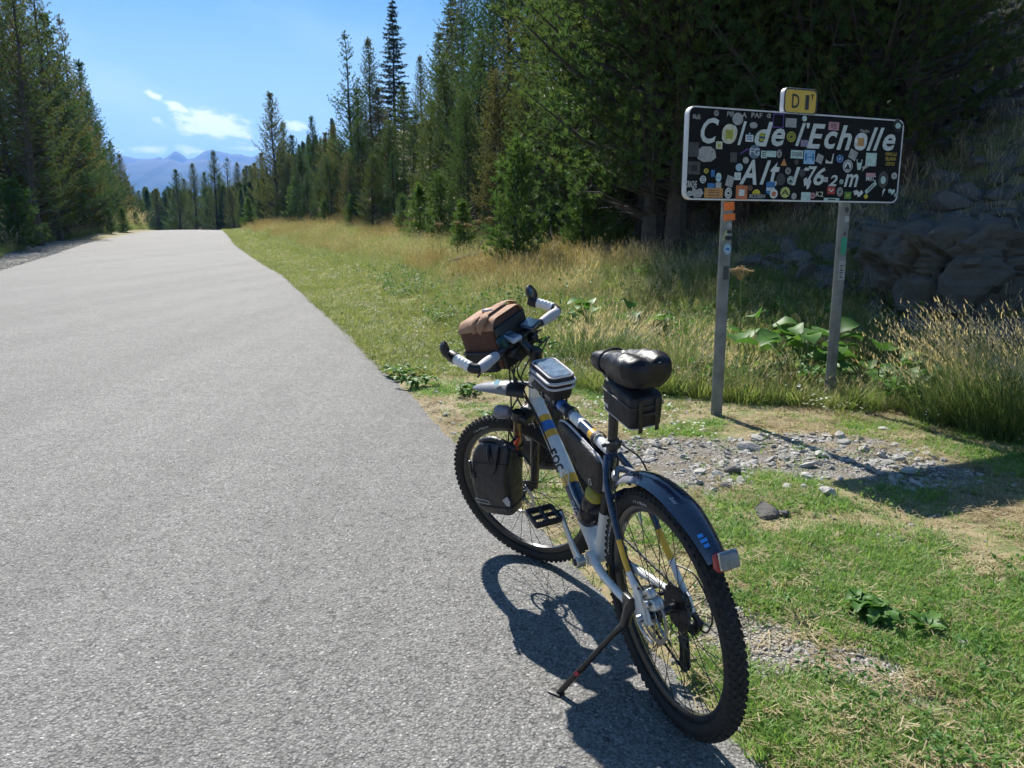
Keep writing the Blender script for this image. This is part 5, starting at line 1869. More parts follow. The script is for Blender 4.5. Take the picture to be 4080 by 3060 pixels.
def rr2(cx, cy, sx, sy, r, n=7):
    out = []
    for (qx, qy, a0) in ((1, 1, 0), (-1, 1, 90), (-1, -1, 180), (1, -1, 270)):
        for k in range(n):
            a = R(a0 + 90 * k / (n - 1))
            out.append((cx + qx * (sx / 2 - r) + r * math.cos(a), cy + qy * (sy / 2 - r) + r * math.sin(a)))
    return out


def ring_prism(b, outer, inner, z0, z1):
    n = len(outer)
    V = [(x, y, z0) for x, y in outer] + [(x, y, z1) for x, y in outer] + [(x, y, z0) for x, y in inner] + [(x, y, z1) for x, y in inner]
    F = []
    for i in range(n):
        j = (i + 1) % n
        F += [(i, j, n + j, n + i), (2 * n + j, 2 * n + i, 3 * n + i, 3 * n + j), (n + i, n + j, 3 * n + j, 3 * n + i), (j, i, 2 * n + i, 2 * n + j)]
    b.add(V, F)


CX, CY, SW, SH = 0.605, 1.935, 2.010, 0.630
b = MB()
b.prism(rr2(CX, CY, SW, SH, 0.055), 0.004, Matrix.Translation((0, 0, FZ - 0.006)))
b.build('sign_panel', m_signblack, sign, auto=30)
b = MB()
ring_prism(b, rr2(CX, CY, SW + 0.008, SH + 0.008, 0.058), rr2(CX, CY, SW - 0.012, SH - 0.012, 0.048), FZ - 0.045, FZ + 0.001)
b.build('sign_rim', m_signwhite, sign, auto=30)
b = MB()
b.prism(rr2(CX, CY, SW - 0.03, SH - 0.03, 0.05), 0.004, Matrix.Translation((0, 0, FZ - 0.040)))
b.build('sign_back', m_signback, sign, auto=30)
DX, DY, DW, DH = 0.572, 2.335, 0.300, 0.172
b = MB()
b.prism(rr2(DX, DY, DW - 0.012, DH - 0.006, 0.030), 0.004, Matrix.Translation((0, 0, FZ - 0.006)))
dp = b.build('route_plate', m_signyellow, sign, auto=30)
b = MB()
ring_prism(b, rr2(DX, DY, DW + 0.006, DH + 0.006, 0.036), rr2(DX, DY, DW - 0.013, DH - 0.013, 0.028), FZ - 0.040, FZ + 0.001)
b.build('route_plate_rim', mat('dark plate rim', (0.03, 0.03, 0.03), 0.5), dp, auto=30)
b = MB()
ring_prism(b, rr2(DX, DY, DW + 0.012, DH + 0.012, 0.039), rr2(DX, DY, DW + 0.006, DH + 0.006, 0.036), FZ - 0.042, FZ - 0.002)
b.build('route_plate_edge', m_signwhite, dp, auto=30)


def glyph(ch, u, z, w, h, lift, material, parent, shear=0.0, rot=0.0, bold=0.0, name='lettering'):
    """lettering fitted to a box on the sign face"""
    me = text_mesh(ch, 1.0, shear, bold)
    co = np.empty(len(me.vertices) * 3, np.float32)
    me.vertices.foreach_get('co', co)
    co = co.reshape(-1, 3)
    lo, hi = co.min(0), co.max(0)
    sx, sy = w / max(1e-6, hi[0] - lo[0]), h / max(1e-6, hi[1] - lo[1])
    p = (co - (lo + hi) / 2) * np.array([sx, sy, 1.0])
    c, s = math.cos(R(rot)), math.sin(R(rot))
    q = np.stack([u + p[:, 0] * c - p[:, 1] * s, z + p[:, 0] * s + p[:, 1] * c, np.full(len(p), FZ + lift)], 1)
    me.vertices.foreach_set('co', q.astype(np.float32).ravel())
    me.update()
    return link(name, me, parent, material)


LETTERS = [('C', -0.219, 2.093, 0.15, 0.176), ('o', -0.048, 2.077, 0.13, 0.135), ('l', 0.06, 2.088, 0.072, 0.165), ('d', 0.253, 2.091, 0.16, 0.174), ('e', 0.386, 2.073, 0.122, 0.127), ('l', 0.59, 2.102, 0.088, 0.166), ("'", 0.656, 2.168, 0.028, 0.038), ('E', 0.739, 2.096, 0.166, 0.179), ('c', 0.884, 2.074, 0.125, 0.13), ('h', 1.017, 2.097, 0.145, 0.182), ('e', 1.181, 2.075, 0.129, 0.13), ('l', 1.295, 2.098, 0.099, 0.175), ('l', 1.362, 2.1, 0.102, 0.175), ('e', 1.473, 2.08, 0.13, 0.127), ('A', 0.136, 1.819, 0.154, 0.177), ('l', 0.288, 1.82, 0.093, 0.173), ('t', 0.376, 1.809, 0.084, 0.178), ('1', 0.573, 1.801, 0.074, 0.133), ('6', 0.799, 1.805, 0.11, 0.133), ('2', 0.936, 1.777, 0.088, 0.084), ('m', 1.118, 1.782, 0.141, 0.097)]
STICKERS = [('disc', 0.015, 2.184, 0.093, 0.085, 'grey', '-', 0),
            ('disc', -0.051, 2.078, 0.127, 0.137, 'cream', 'square olive', 0),
            ('rect', -0.134, 1.997, 0.055, 0.053, 'cream', 'disc olive', 0),
            ('house', 0.126, 2.064, 0.071, 0.065, 'white', 'bars blue', 0),
            ('disc', 0.238, 2.069, 0.058, 0.062, 'olive', 'stripe navy', 0),
            ('disc', 0.156, 2.147, 0.069, 0.043, 'grey', '-', 0),
            ('frame', 0.376, 2.19, 0.101, 0.102, 'violet', '-', 0),
            ('rect', 0.492, 2.18, 0.101, 0.064, 'grey', '-', 0),
            ('disc', 0.504, 2.082, 0.085, 0.076, 'olive', 'ring', 0),
            ('disc', 0.617, 2.217, 0.044, 0.042, 'teal', '-', 0),
            ('rect', 0.63, 2.04, 0.065, 0.048, 'lilac', '-', 0),
            ('rect', 0.901, 2.176, 0.102, 0.058, 'pink', 'bars', 0),
            ('penta', 1.549, 2.211, 0.112, 0.093, 'dark', 'disc teal', 0),
            ('disc', 1.18, 2.074, 0.126, 0.132, 'white', 'square tan', 0),
            ('disc', 0.178, 1.963, 0.103, 0.097, 'slate', 'text FG', 0),
            ('rect', 0.264, 1.948, 0.052, 0.052, 'teal', 'bars', 0),
            ('rect', 0.333, 1.953, 0.085, 0.044, 'teal', '-', 0),
            ('disc', 0.403, 1.957, 0.045, 0.058, 'grey', 'ring', 0),
            ('tri', 0.452, 1.9, 0.058, 0.054, 'orange', '-', 0),
            ('rect', 0.569, 1.959, 0.117, 0.059, 'teal', 'text CHILERKS', 0),
            ('rect', 0.688, 1.943, 0.104, 0.101, 'sky', 'text H', 0),
            ('rect', 0.787, 1.934, 0.062, 0.063, 'grey', '-', -20),
            ('hook', 0.884, 1.94, 0.078, 0.075, 'white', '-', 0),
            ('disc', 0.985, 1.941, 0.081, 0.067, 'navy', 'ring sky', 0),
            ('rect', 1.113, 1.974, 0.078, 0.071, 'grey', '-', -22),
            ('disc', 1.068, 1.889, 0.096, 0.094, 'white', 'mount teal', 0),
            ('vee', 1.183, 1.903, 0.063, 0.078, 'teal', '-', 0),
            ('rect', 1.301, 1.945, 0.11, 0.099, 'teal', '-', 0),
            ('text', 1.503, 1.956, 0.115, 0.101, 'ochre', 'ON EST\nNANTES\nFTTAWU', 180),
            ('fist', -0.238, 1.933, 0.166, 0.111, 'grey', '-', 0),
            ('rect', -0.347, 1.96, 0.085, 0.098, 'charcoal', '-', 0),
            ('rect', -0.338, 1.835, 0.101, 0.088, 'charcoal', 'square dark', 0),
            ('disc', -0.259, 1.758, 0.053, 0.054, 'white', 'bars', 0),
            ('text', -0.353, 1.723, 0.088, 0.047, 'white', 'DRACHE', 0),
            ('disc', -0.366, 1.658, 0.041, 0.038, 'white', 'ring', 0),
            ('rock', -0.301, 1.667, 0.104, 0.077, 'grey', '-', 0),
            ('rect', -0.161, 1.666, 0.16, 0.068, 'tan', 'bars brown', 0),
            ('rect', -0.187, 1.716, 0.063, 0.034, 'blue', '-', 0),
            ('rect', -0.123, 1.721, 0.048, 0.039, 'lightgrey', '-', 0),
            ('disc', -0.234, 1.817, 0.042, 0.035, 'yellow', 'ring', 0),
            ('rect', -0.177, 1.801, 0.032, 0.049, 'blue', '-', 0),
            ('disc', -0.126, 1.775, 0.05, 0.065, 'teal', 'stripe sky', 0),
            ('rect', -0.027, 1.75, 0.064, 0.075, 'grey', '-', -15),
            ('rect', 0.039, 1.787, 0.057, 0.053, 'white', 'square teal', 0),
            ('disc', 0.049, 1.85, 0.063, 0.054, 'ice', '-', 0),
            ('disc', 0.105, 1.901, 0.053, 0.047, 'grey', '-', 0),
            ('disc', -0.033, 1.667, 0.063, 0.077, 'white', 'ring', 0),
            ('rect', 0.084, 1.673, 0.103, 0.1, 'rust', 'square white', 0),
            ('disc', 0.159, 1.707, 0.04, 0.04, 'brown', 'ring', 0),
            ('half', 0.216, 1.682, 0.073, 0.033, 'yellow', '-', 0),
            ('text', 0.229, 1.649, 0.144, 0.029, 'lightgrey', 'MICROBREW', 0),
            ('shield', 0.342, 1.707, 0.082, 0.098, 'blue', 'stripe white', 0),
            ('disc', 0.375, 1.669, 0.074, 0.069, 'white', 'square rust', 0),
            ('disc', 0.481, 1.681, 0.09, 0.079, 'lime', 'text A', 0),
            ('disc', 0.568, 1.654, 0.049, 0.049, 'grey', '-', 0),
            ('rect', 0.681, 1.656, 0.09, 0.059, 'teal', '-', 0),
            ('disc', 0.747, 1.661, 0.05, 0.046, 'pink', 'ring', 0),
            ('text', 0.813, 1.674, 0.072, 0.038, 'cream', 'K2', 0),
            ('rect', 0.922, 1.703, 0.075, 0.055, 'red', 'text V', 0),
            ('disc', 1.011, 1.694, 0.062, 0.07, 'grey', 'ring', 0),
            ('rect', 1.093, 1.669, 0.07, 0.054, 'green', 'square olive', 0),
            ('torn', 1.196, 1.684, 0.105, 0.056, 'white', '-', 0),
            ('disc', 1.279, 1.663, 0.041, 0.034, 'yellow', '-', 0),
            ('rect', 0.935, 1.636, 0.153, 0.022, 'teal', 'square dark', 0),
            ('rect', 1.323, 1.732, 0.129, 0.032, 'teal', 'bars', 38),
            ('rect', 1.311, 1.829, 0.099, 0.029, 'pink', '-', 0),
            ('text', 1.317, 1.802, 0.099, 0.039, 'white', 'MRC', 0),
            ('disc', 1.444, 1.795, 0.105, 0.128, 'charcoal', 'disc teal', 0),
            ('disc', 1.557, 1.827, 0.059, 0.051, 'white', 'ring', 0),
            ('bolt', 1.456, 1.694, 0.047, 0.069, 'white', '-', 0),
            ('torn', 1.543, 1.704, 0.078, 0.047, 'teal', '-', 0),
            ('disc', 1.592, 1.68, 0.038, 0.031, 'teal', 'ring', 0),
            ('disc', -0.171, 2.214, 0.041, 0.04, 'grey', 'ring', 0),
            ('text', -0.05, 2.214, 0.057, 0.033, 'chalk', 'PIF', 0),
            ('text', 0.071, 2.213, 0.043, 0.033, 'chalk', 'A', 0),
            ('text', 0.181, 2.217, 0.097, 0.034, 'chalk', 'PAF', 0),
            ('text', 0.289, 2.22, 0.038, 0.032, 'chalk', '@', 0),
            ('text', -0.336, 2.182, 0.061, 0.034, 'chalk', 'Mulli', 0),
            ('disc', 0.567, 1.904, 0.042, 0.04, 'charcoal', '-', 0),
            ('disc', 0.495, 1.837, 0.054, 0.05, 'grey', 'ring', 0),
            ('disc', 0.629, 1.825, 0.055, 0.06, 'charcoal', '-', 0),
            ('disc', 0.526, 1.77, 0.065, 0.061, 'teal', 'mount', 0),
            ('disc', 1.019, 1.77, 0.038, 0.037, 'teal', 'ring', 0),
            ('rect', 0.862, 1.783, 0.041, 0.036, 'lightgrey', '-', 0),
            ('torn', 0.685, 1.75, 0.075, 0.09, 'white', '-', 0),
            ('half', 0.668, 1.855, 0.051, 0.023, 'white', '-', 0),
            ('disc', 0.432, 1.774, 0.083, 0.088, 'charcoal', '-', 0),
            ('text', 1.21, 2.156, 0.094, 0.025, 'chalk', 'Viaclim', 0),
            ('bolt', 1.237, 1.876, 0.125, 0.05, 'chalk', '-', 0),
            ('rect', -0.006, 1.918, 0.058, 0.069, 'charcoal', '-', 0),
            ('blade', 0.084, 1.964, 0.088, 0.046, 'violet', '-', 0)]
for ch, u, z, w, h in LETTERS:
    glyph(ch, u, z, w, h, 0.0006, m_letter, sign, shear=(0.27 if ch not in "'" else 0.0), bold=0.022 if ch != 'l' else 0.0, name='letter')
glyph('7', 0.720, 1.81, 0.105, 0.135, 0.0006, m_letter, sign, shear=0.27, bold=0.01, name='letter')
glyph('D', 0.525, 2.335, 0.068, 0.098, 0.0006, mat('black lettering', (0.02, 0.02, 0.015), 0.5), dp, bold=0.01)
glyph('1', 0.632, 2.332, 0.034, 0.104, 0.0006, MATS['black lettering'], dp, bold=0.02)
glyph('T', 0.678, 2.372, 0.030, 0.036, 0.0006, MATS['black lettering'], dp, bold=0.02)
SC = dict(grey=(0.34, 0.34, 0.34), cream=(0.55, 0.53, 0.40), white=(0.58, 0.60, 0.60), teal=(0.45, 0.58, 0.55), olive=(0.34, 0.34, 0.06), lilac=(0.26, 0.23, 0.33), pink=(0.52, 0.27, 0.31), dark=(0.03, 0.032, 0.032), slate=(0.12, 0.17, 0.24), orange=(0.55, 0.25, 0.08), sky=(0.28, 0.45, 0.66), navy=(0.02, 0.06, 0.15), charcoal=(0.07, 0.07, 0.07), tan=(0.50, 0.26, 0.09), blue=(0.05, 0.17, 0.38), lightgrey=(0.42, 0.42, 0.42), yellow=(0.55, 0.45, 0.05), ice=(0.33, 0.46, 0.56), rust=(0.50, 0.16, 0.07), brown=(0.20, 0.11, 0.06), lime=(0.45, 0.50, 0.16), red=(0.45, 0.06, 0.05), green=(0.10, 0.22, 0.06), ochre=(0.48, 0.36, 0.07), violet=(0.10, 0.05, 0.22), chalk=(0.38, 0.38, 0.36))


def sm(c):
    return mat('sticker ' + c, SC[c], 0.6, var=0.2, vscale=40, spec=0.25)


def outline(k, w, h):
    a, c = w / 2, h / 2
    if k == 'disc':
        return [(a * math.cos(x), c * math.sin(x)) for x in np.linspace(0, 6.283, 29)[:-1]]
    if k == 'half':
        return [(a * math.cos(x), -c + h * math.sin(x)) for x in np.linspace(0, 3.1416, 17)]
    return {'house': [(-a, -c), (a, -c), (a, c * 0.45), (0.3 * a, c * 0.6), (0, c), (-0.3 * a, c * 0.6), (-a, c * 0.45)],
            'penta': [(-0.5 * a, -c), (0.45 * a, -c), (a, 0.2 * c), (0.35 * a, 0.7 * c), (-0.1 * a, c), (-0.7 * a, 0.75 * c), (-a, 0.0)],
            'tri': [(-a, -c), (a, -c), (0, c)], 'vee': [(-0.5 * a, -c), (0.5 * a, -c), (a, c), (0.62 * a, c), (0.5 * a, 0.35 * c), (-0.6 * a, 0.35 * c), (-0.7 * a, c), (-a, c)],
            'hook': [(-a, -c), (0.75 * a, -c), (a, c), (0.72 * a, 0.8 * c), (0.5 * a, -0.55 * c), (0.1 * a, -0.7 * c), (-0.5 * a, -0.45 * c), (-0.85 * a, -0.2 * c)],
            'shield': [(0, -c), (a, -0.6 * c), (a, 0.85 * c), (0.5 * a, c), (-0.5 * a, c), (-a, 0.85 * c), (-a, -0.6 * c)],
            'bolt': [(-0.3 * a, -c), (0.1 * a, -0.1 * c), (0.9 * a, 0.8 * c), (0.2 * a, c), (-0.5 * a, 0.2 * c), (-0.2 * a, 0.0)],
            'torn': [(-a, 0.7 * c), (-0.7 * a, -0.5 * c), (-0.2 * a, -0.2 * c), (0.0, -c), (0.5 * a, -0.7 * c), (a, 0.3 * c), (0.6 * a, c), (0.2 * a, 0.4 * c), (-0.3 * a, c)],
            'fist': [(-0.9 * a, -0.6 * c), (-0.3 * a, -c), (0.5 * a, -0.9 * c), (a, -0.4 * c), (0.85 * a, 0.5 * c), (0.4 * a, 0.95 * c), (-0.5 * a, 0.9 * c), (-a, 0.3 * c)],
            'rock': [(-a, -0.2 * c), (-0.5 * a, -c), (0.5 * a, -0.9 * c), (a, -0.1 * c), (0.5 * a, 0.8 * c), (-0.2 * a, 0.5 * c), (-0.8 * a, c)],
            'blade': [(-a, -c), (-0.5 * a, -0.9 * c), (a, 0.7 * c), (0.6 * a, c)]}.get(k, [(-a, -c), (a, -c), (a, c), (-a, c)])


def flat(k, u, z, w, h, lift, th, c, parent, rot=0.0, name='sticker'):
    b = MB()
    M = Matrix.Translation((u, z, FZ - 0.002 + lift)) @ Matrix.Rotation(R(rot), 4, 'Z')
    if k in ('frame', 'ringo'):
        o_ = outline('disc' if k == 'ringo' else 'rect', w, h)
        i_ = outline('disc' if k == 'ringo' else 'rect', w * 0.82, h * 0.82)
        bb_ = MB()
        ring_prism(bb_, o_, i_, 0, th)
        b.add(bb_.v, bb_.f, M)
    else:
        b.prism(outline(k, w, h), th, M)
    return b.build(name, sm(c), parent, smooth=False)


for i, (k, u, z, w, h, c, inn, rot) in enumerate(STICKERS):
    lift = 0.0030 + 0.00025 * (i % 9)
    if k == 'text':
        glyph(inn, u, z, w, h, 0.001 + 0.0002 * (i % 5), sm(c), sign, rot=rot, bold=0.015, name='painted_lettering')
        continue
    s_ = flat(k, u, z, w, h, lift, 0.0004, c, sign, rot)
    wds = inn.split()
    if not wds or inn == '-':
        continue
    ic = wds[1] if len(wds) > 1 else ('dark' if c not in ('dark', 'navy', 'charcoal') else 'grey')
    L2 = lift + 0.0006
    if wds[0] == 'text':
        glyph(' '.join(wds[1:]), u, z, w * 0.82, h * 0.5, L2 - 0.001, sm({'slate': 'white', 'sky': 'blue', 'red': 'white'}.get(c, 'dark')), s_, rot=rot, bold=0.01)
    elif wds[0] == 'bars':
        ic = ic if ic in SC else 'dark'
        for q in (-0.24, 0.02, 0.26):
            flat('rect', u, z + q * h, w * (0.62 if q else 0.74), h * 0.11, L2, 0.0002, ic, s_, rot, 'printed_bar')
    elif wds[0] == 'stripe':
        flat('rect', u, z - 0.05 * h, w * 0.86, h * 0.22, L2, 0.0002, ic, s_, rot, 'printed_bar')
    elif wds[0] == 'ring':
        flat('ringo', u, z, w * 0.74, h * 0.74, L2, 0.0002, ic, s_, rot, 'printed_ring')
        flat('rect', u, z, w * 0.30, h * 0.24, L2, 0.0002, ic, s_, 20, 'printed_mark')
    elif wds[0] == 'mount':
        flat('tri', u, z - 0.02 * h, w * 0.58, h * 0.46, L2, 0.0002, 'dark', s_, rot, 'printed_mark')
        flat('ringo', u, z, w * 0.86, h * 0.86, L2, 0.0002, 'charcoal', s_, rot, 'printed_ring')
    elif wds[0] in ('square', 'disc'):
        flat('rect' if wds[0] == 'square' else 'disc', u, z - 0.02 * h, w * 0.50, h * 0.46, L2, 0.0002, ic, s_, rot, 'printed_mark')
# posts
for u in (0.0, 1.124):
    g = Hs(SP.x + SU.x * u, SP.y + SU.y * u)
    b = MB()
    b.prism(rr2(u + 0.012, 0, 0.082, 0.050, 0.012, 5), 2.20 - g + 0.25, Matrix(((1, 0, 0, 0), (0, 0, 1, g - 0.25), (0, 1, 0, -0.004), (0, 0, 0, 1))))
    o = b.build('post', m_post, sign, auto=25)
    b = MB()
    for zc in (1.72, 2.14):
        b.box((u + 0.012, zc, 0.022), (0.11, 0.035, 0.012), 0.003)
    b.build('clamp', m_post, o)
PZ = 0.0222 - FZ
for (k, u, z, w, h, c) in (('rect', 0.010, 1.575, 0.094, 0.060, 'orange'), ('rect', 0.016, 1.497, 0.105, 0.050, 'orange'), ('disc', 0.022, 1.437, 0.046, 0.044, 'grey'), ('blade', -0.018, 1.365, 0.040, 0.080, 'lime'), ('disc', 0.018, 1.365, 0.070, 0.078, 'dark'), ('disc', 0.014, 1.264, 0.066, 0.078, 'sky'), ('rect', 0.012, 1.09, 0.05, 0.10, 'charcoal'),
                          ('disc', 1.136, 1.559, 0.040, 0.046, 'charcoal'), ('rect', 1.142, 1.488, 0.044, 0.046, 'lightgrey'), ('disc', 1.134, 1.373, 0.026, 0.034, 'charcoal'), ('shield', 1.132, 1.275, 0.056, 0.15, 'green'), ('rect', 1.134, 1.085, 0.070, 0.150, 'grey')):
    s_ = flat(k, u, z, w, h, PZ + 0.0008 + (0.001 if c == 'lime' else 0.0) + 0.002, 0.0004, c, sign, rot=(4 if c == 'orange' else 0))
    if c == 'orange':
        s_.data.materials.clear()
        s_.data.materials.append(m_orange)
    if c == 'green':
        s_.data.materials.clear()
        s_.data.materials.append(mat('sticker emerald', (0.01, 0.28, 0.16), 0.4))
    if c == 'sky':
        flat('disc', u, z, w * 0.7, h * 0.7, PZ + 0.0036, 0.0002, 'ice', s_, name='printed_mark')
        flat('rect', u, z, w * 0.55, h * 0.22, PZ + 0.0040, 0.0002, 'blue', s_, name='printed_bar')
glyph('BRIUS', 0.020, 1.370, 0.056, 0.018, PZ + 0.0030, sm('white'), sign, bold=0.01)
for dz in (-0.035, 0.02):
    glyph('M', 1.134, 1.085 + dz, 0.046, 0.042, PZ + 0.0026, sm('charcoal'), sign, rot=90)

# ------------------------------------------------------------------ grasses
m_g_green = leaf_mat('green grass', [(0.05, (0.065, 0.115, 0.028)), (0.45, (0.130, 0.165, 0.048)), (0.75, (0.195, 0.210, 0.080)), (1.0, (0.29, 0.27, 0.14))], 0.50, 0.5, 1.6, gain=1.85)
m_g_lawn = leaf_mat('short turf', [(0.05, (0.070, 0.150, 0.034)), (0.45, (0.110, 0.190, 0.048)), (0.75, (0.165, 0.225, 0.066)), (1.0, (0.28, 0.28, 0.12))], 0.48, 0.5, 2.2, gain=1.95)
m_g_verge = leaf_mat('yellowish verge turf', [(0.05, (0.085, 0.130, 0.034)), (0.4, (0.135, 0.170, 0.050)), (0.7, (0.190, 0.200, 0.075)), (1.0, (0.31, 0.28, 0.15))], 0.48, 0.5, 0.9, gain=1.7, orand=0.6)
m_g_grey = leaf_mat('grey green grass', [(0.05, (0.075, 0.110, 0.045)), (0.5, (0.140, 0.165, 0.075)), (1.0, (0.28, 0.28, 0.17))], 0.48, 0.45, 1.2, gain=1.9)
m_g_straw = leaf_mat('straw', [(0.05, (0.25, 0.195, 0.110)), (0.5, (0.38, 0.31, 0.19)), (1.0, (0.52, 0.44, 0.31))], 0.38, 0.55, 1.5)
m_g_ochre = leaf_mat('ochre meadow grass', [(0.05, (0.19, 0.140, 0.065)), (0.5, (0.30, 0.225, 0.110)), (1.0, (0.40, 0.33, 0.19))], 0.40, 0.55, 0.7)
m_g_plume = leaf_mat('pale grass plumes', [(0.05, (0.36, 0.31, 0.19)), (0.5, (0.55, 0.43, 0.28)), (1.0, (0.66, 0.55, 0.40))], 0.40, 0.6, 2.0)
m_leaf = leaf_mat('broad leaves', [(0.05, (0.035, 0.105, 0.022)), (0.5, (0.075, 0.165, 0.035)), (1.0, (0.13, 0.22, 0.055))], 0.40, 0.5, 3.0, 0.3)
m_leaf_pale = leaf_mat('pale undersides and flowers', [(0.0, (0.55, 0.57, 0.50)), (1.0, (0.75, 0.76, 0.70))], 0.3, 0.5)


def blades(n, h0, h1, spread, w, lean, rg, head=0.0, headw=0.0, segs=3, flat=0.0):
    """a clump of n bent blades; optional seed head over the last part. returns V,F, head V,F"""
    V, Fc, HV, HF = [], [], [], []
    for i in range(n):
        r = spread * math.sqrt(rg.random())
        a = rg.uniform(0, 6.283)
        base = np.array([r * math.cos(a), r * math.sin(a), -0.01])
        ph = a + rg.normal(0, 0.9)
        out = np.array([math.cos(ph), math.sin(ph), 0])
        sd = np.array([-math.sin(ph + rg.normal(0, 0.5)), math.cos(ph + rg.normal(0, 0.5)), 0])
        h = rg.uniform(h0, h1)
        ln = lean * rg.uniform(0.25, 1.2)
        b0 = len(V)
        for k in range(segs + 1):
            s = k / segs
            p = base + out * h * ln * s ** 1.7 + np.array([0, 0, 1.0]) * h * (s - 0.35 * ln * s * s)
            ww = w * (1 - s) ** 0.6 * rg.uniform(0.9, 1.1) + 0.0003
            if k < segs:
                V += [p - sd * ww / 2, p + sd * ww / 2]
            else:
                V.append(p)
        for k in range(segs - 1):
            Fc.append((b0 + 2 * k, b0 + 2 * k + 1, b0 + 2 * k + 3, b0 + 2 * k + 2))
        Fc.append((b0 + 2 * segs - 2, b0 + 2 * segs - 1, b0 + 2 * segs))
        if head > 0 and rg.random() < 0.75:
            for q in range(6):
                s = 1 - head * q / 6.0
                p = base + out * h * ln * s ** 1.7 + np.array([0, 0, 1.0]) * h * (s - 0.35 * ln * s * s)
                an = rg.uniform(0, 6.28)
                d = np.array([math.cos(an), math.sin(an), 1.6]) * headw * rg.uniform(0.6, 1.2)
                d2 = np.array([-math.sin(an), math.cos(an), 0.0]) * headw * 0.22
                c0 = len(HV)
                HV += [p - d2, p + d2, p + d + d2 * 0.5, p + d * 1.35]
                HF.append((c0, c0 + 1, c0 + 2, c0 + 3))
    return V, Fc, HV, HF


def clump_mesh(name, parts):
    """parts: list of (V,F,material) -> one mesh"""
    V, Fc, mi, mats = [], [], [], []
    for v, f, mt in parts:
        if not v:
            continue
        b0 = len(V)
        V += v
        Fc += [tuple(i + b0 for i in q) for q in f]
        if mt not in mats:
            mats.append(mt)
        mi += [mats.index(mt)] * len(f)
    me = bpy.data.meshes.new(name)
    me.from_pydata([tuple(v) for v in V], [], Fc)
    for mt in mats:
        me.materials.append(mt)
    me.polygons.foreach_set('material_index', np.array(mi, np.int32))
    me.update()
    return me


rg = np.random.default_rng(42)
P_verge, P_lawn, P_drylawn, P_mid, P_tall, P_straw, P_ochre = [], [], [], [], [], [], []
for i in range(5):
    v, f, _, _ = blades(24, 0.012, 0.042, 0.045, 0.0040, 1.1, rg, segs=2)
    P_verge.append(clump_mesh('verge_clump', [(v, f, m_g_verge)]))
    v, f, _, _ = blades(24, 0.012, 0.040, 0.042, 0.0040, 1.1, rg, segs=2)
    P_lawn.append(clump_mesh('turf_clump', [(v, f, m_g_lawn)]))
    v, f, _, _ = blades(14, 0.008, 0.024, 0.05, 0.0026, 1.8, rg, segs=2)
    P_drylawn.append(clump_mesh('dry_turf_clump', [(v, f, m_g_straw)]))
    v, f, _, _ = blades(26, 0.08, 0.24, 0.065, 0.0052, 1.0, rg)
    v2, f2, hv, hf = blades(1 if i % 2 else 2, 0.16, 0.32, 0.06, 0.0022, 0.5, rg, 0.25, 0.011)
    P_mid.append(clump_mesh('mid_grass_clump', [(v, f, m_g_green if i != 2 else m_g_grey), (v2, f2, m_g_straw), (hv, hf, m_g_straw)]))
    v, f, _, _ = blades(20, 0.22, 0.48, 0.09, 0.0055, 0.8, rg)
    v2, f2, hv, hf = blades(3, 0.36, 0.60, 0.09, 0.0026, 0.45, rg, 0.22, 0.014)
    P_tall.append(clump_mesh('tall_grass_clump', [(v, f, m_g_grey if i % 3 == 1 else m_g_green), (v2, f2, m_g_straw if i % 2 else m_g_grey), (hv, hf, m_g_plume if i % 2 else m_g_grey)]))
    v, f, _, _ = blades(14, 0.15, 0.36, 0.08, 0.0040, 0.8, rg)
    v2, f2, hv, hf = blades(10, 0.30, 0.56, 0.09, 0.0026, 0.4, rg, 0.3, 0.015)
    P_straw.append(clump_mesh('straw_clump', [(v, f, m_g_straw), (v2, f2, m_g_straw), (hv, hf, m_g_plume)]))
    v, f, _, _ = blades(12, 0.18, 0.40, 0.10, 0.0050, 0.6, rg)
    v2, f2, hv, hf = blades(14, 0.34, 0.62, 0.11, 0.0030, 0.35, rg, 0.35, 0.018)
    P_ochre.append(clump_mesh('ochre_clump', [(v, f, m_g_ochre), (v2, f2, m_g_ochre), (hv, hf, m_g_ochre)]))


def litter_mesh(n, rg, mt):
    V, Fc = [], []
    for i in range(n):
        a, r = rg.uniform(0, 6.283), 0.06 * math.sqrt(rg.random())
        c = np.array([r * math.cos(a), r * math.sin(a), rg.uniform(0.001, 0.006)])
        b = rg.uniform(0, 6.283)
        L = rg.uniform(0.008, 0.026)
        dv = np.array([math.cos(b) * L, math.sin(b) * L, rg.normal(0, 0.12) * L])
        sd = np.array([-math.sin(b), math.cos(b), 0]) * rg.uniform(0.0008, 0.0019)
        k = len(V)
        V += [c - dv - sd, c - dv + sd, c + dv + sd * 0.6, c + dv - sd * 0.6]
        Fc.append((k, k + 1, k + 2, k + 3))
    return clump_mesh('straw_litter', [(V, Fc, mt)])


P_litter = [litter_mesh(34, rg, m_g_straw) for i in range(4)]


def tall_edge(y):
    return np.interp(y, [0, 4.2, 5.0, 5.6, 6.2, 6.5, 7.2, 10, 15, 22, 40, 80], [4.4, 4.2, 3.8, 3.5, 3.2, 2.3, 1.45, 1.7, 2.3, 2.7, 2.3, 1.3])


def place(n, ylo, yhi, dlo, dhi, power=1.6, seed=1):
    """points right of the road, thinning with distance"""
    g = np.random.default_rng(seed)
    u = g.random(n)
    k = 1 - power
    y = (ylo ** k + u * (yhi ** k - ylo ** k)) ** (1 / k)
    d = g.uniform(dlo, dhi, n)
    return XR(y) + d / 0.94, y, d, g


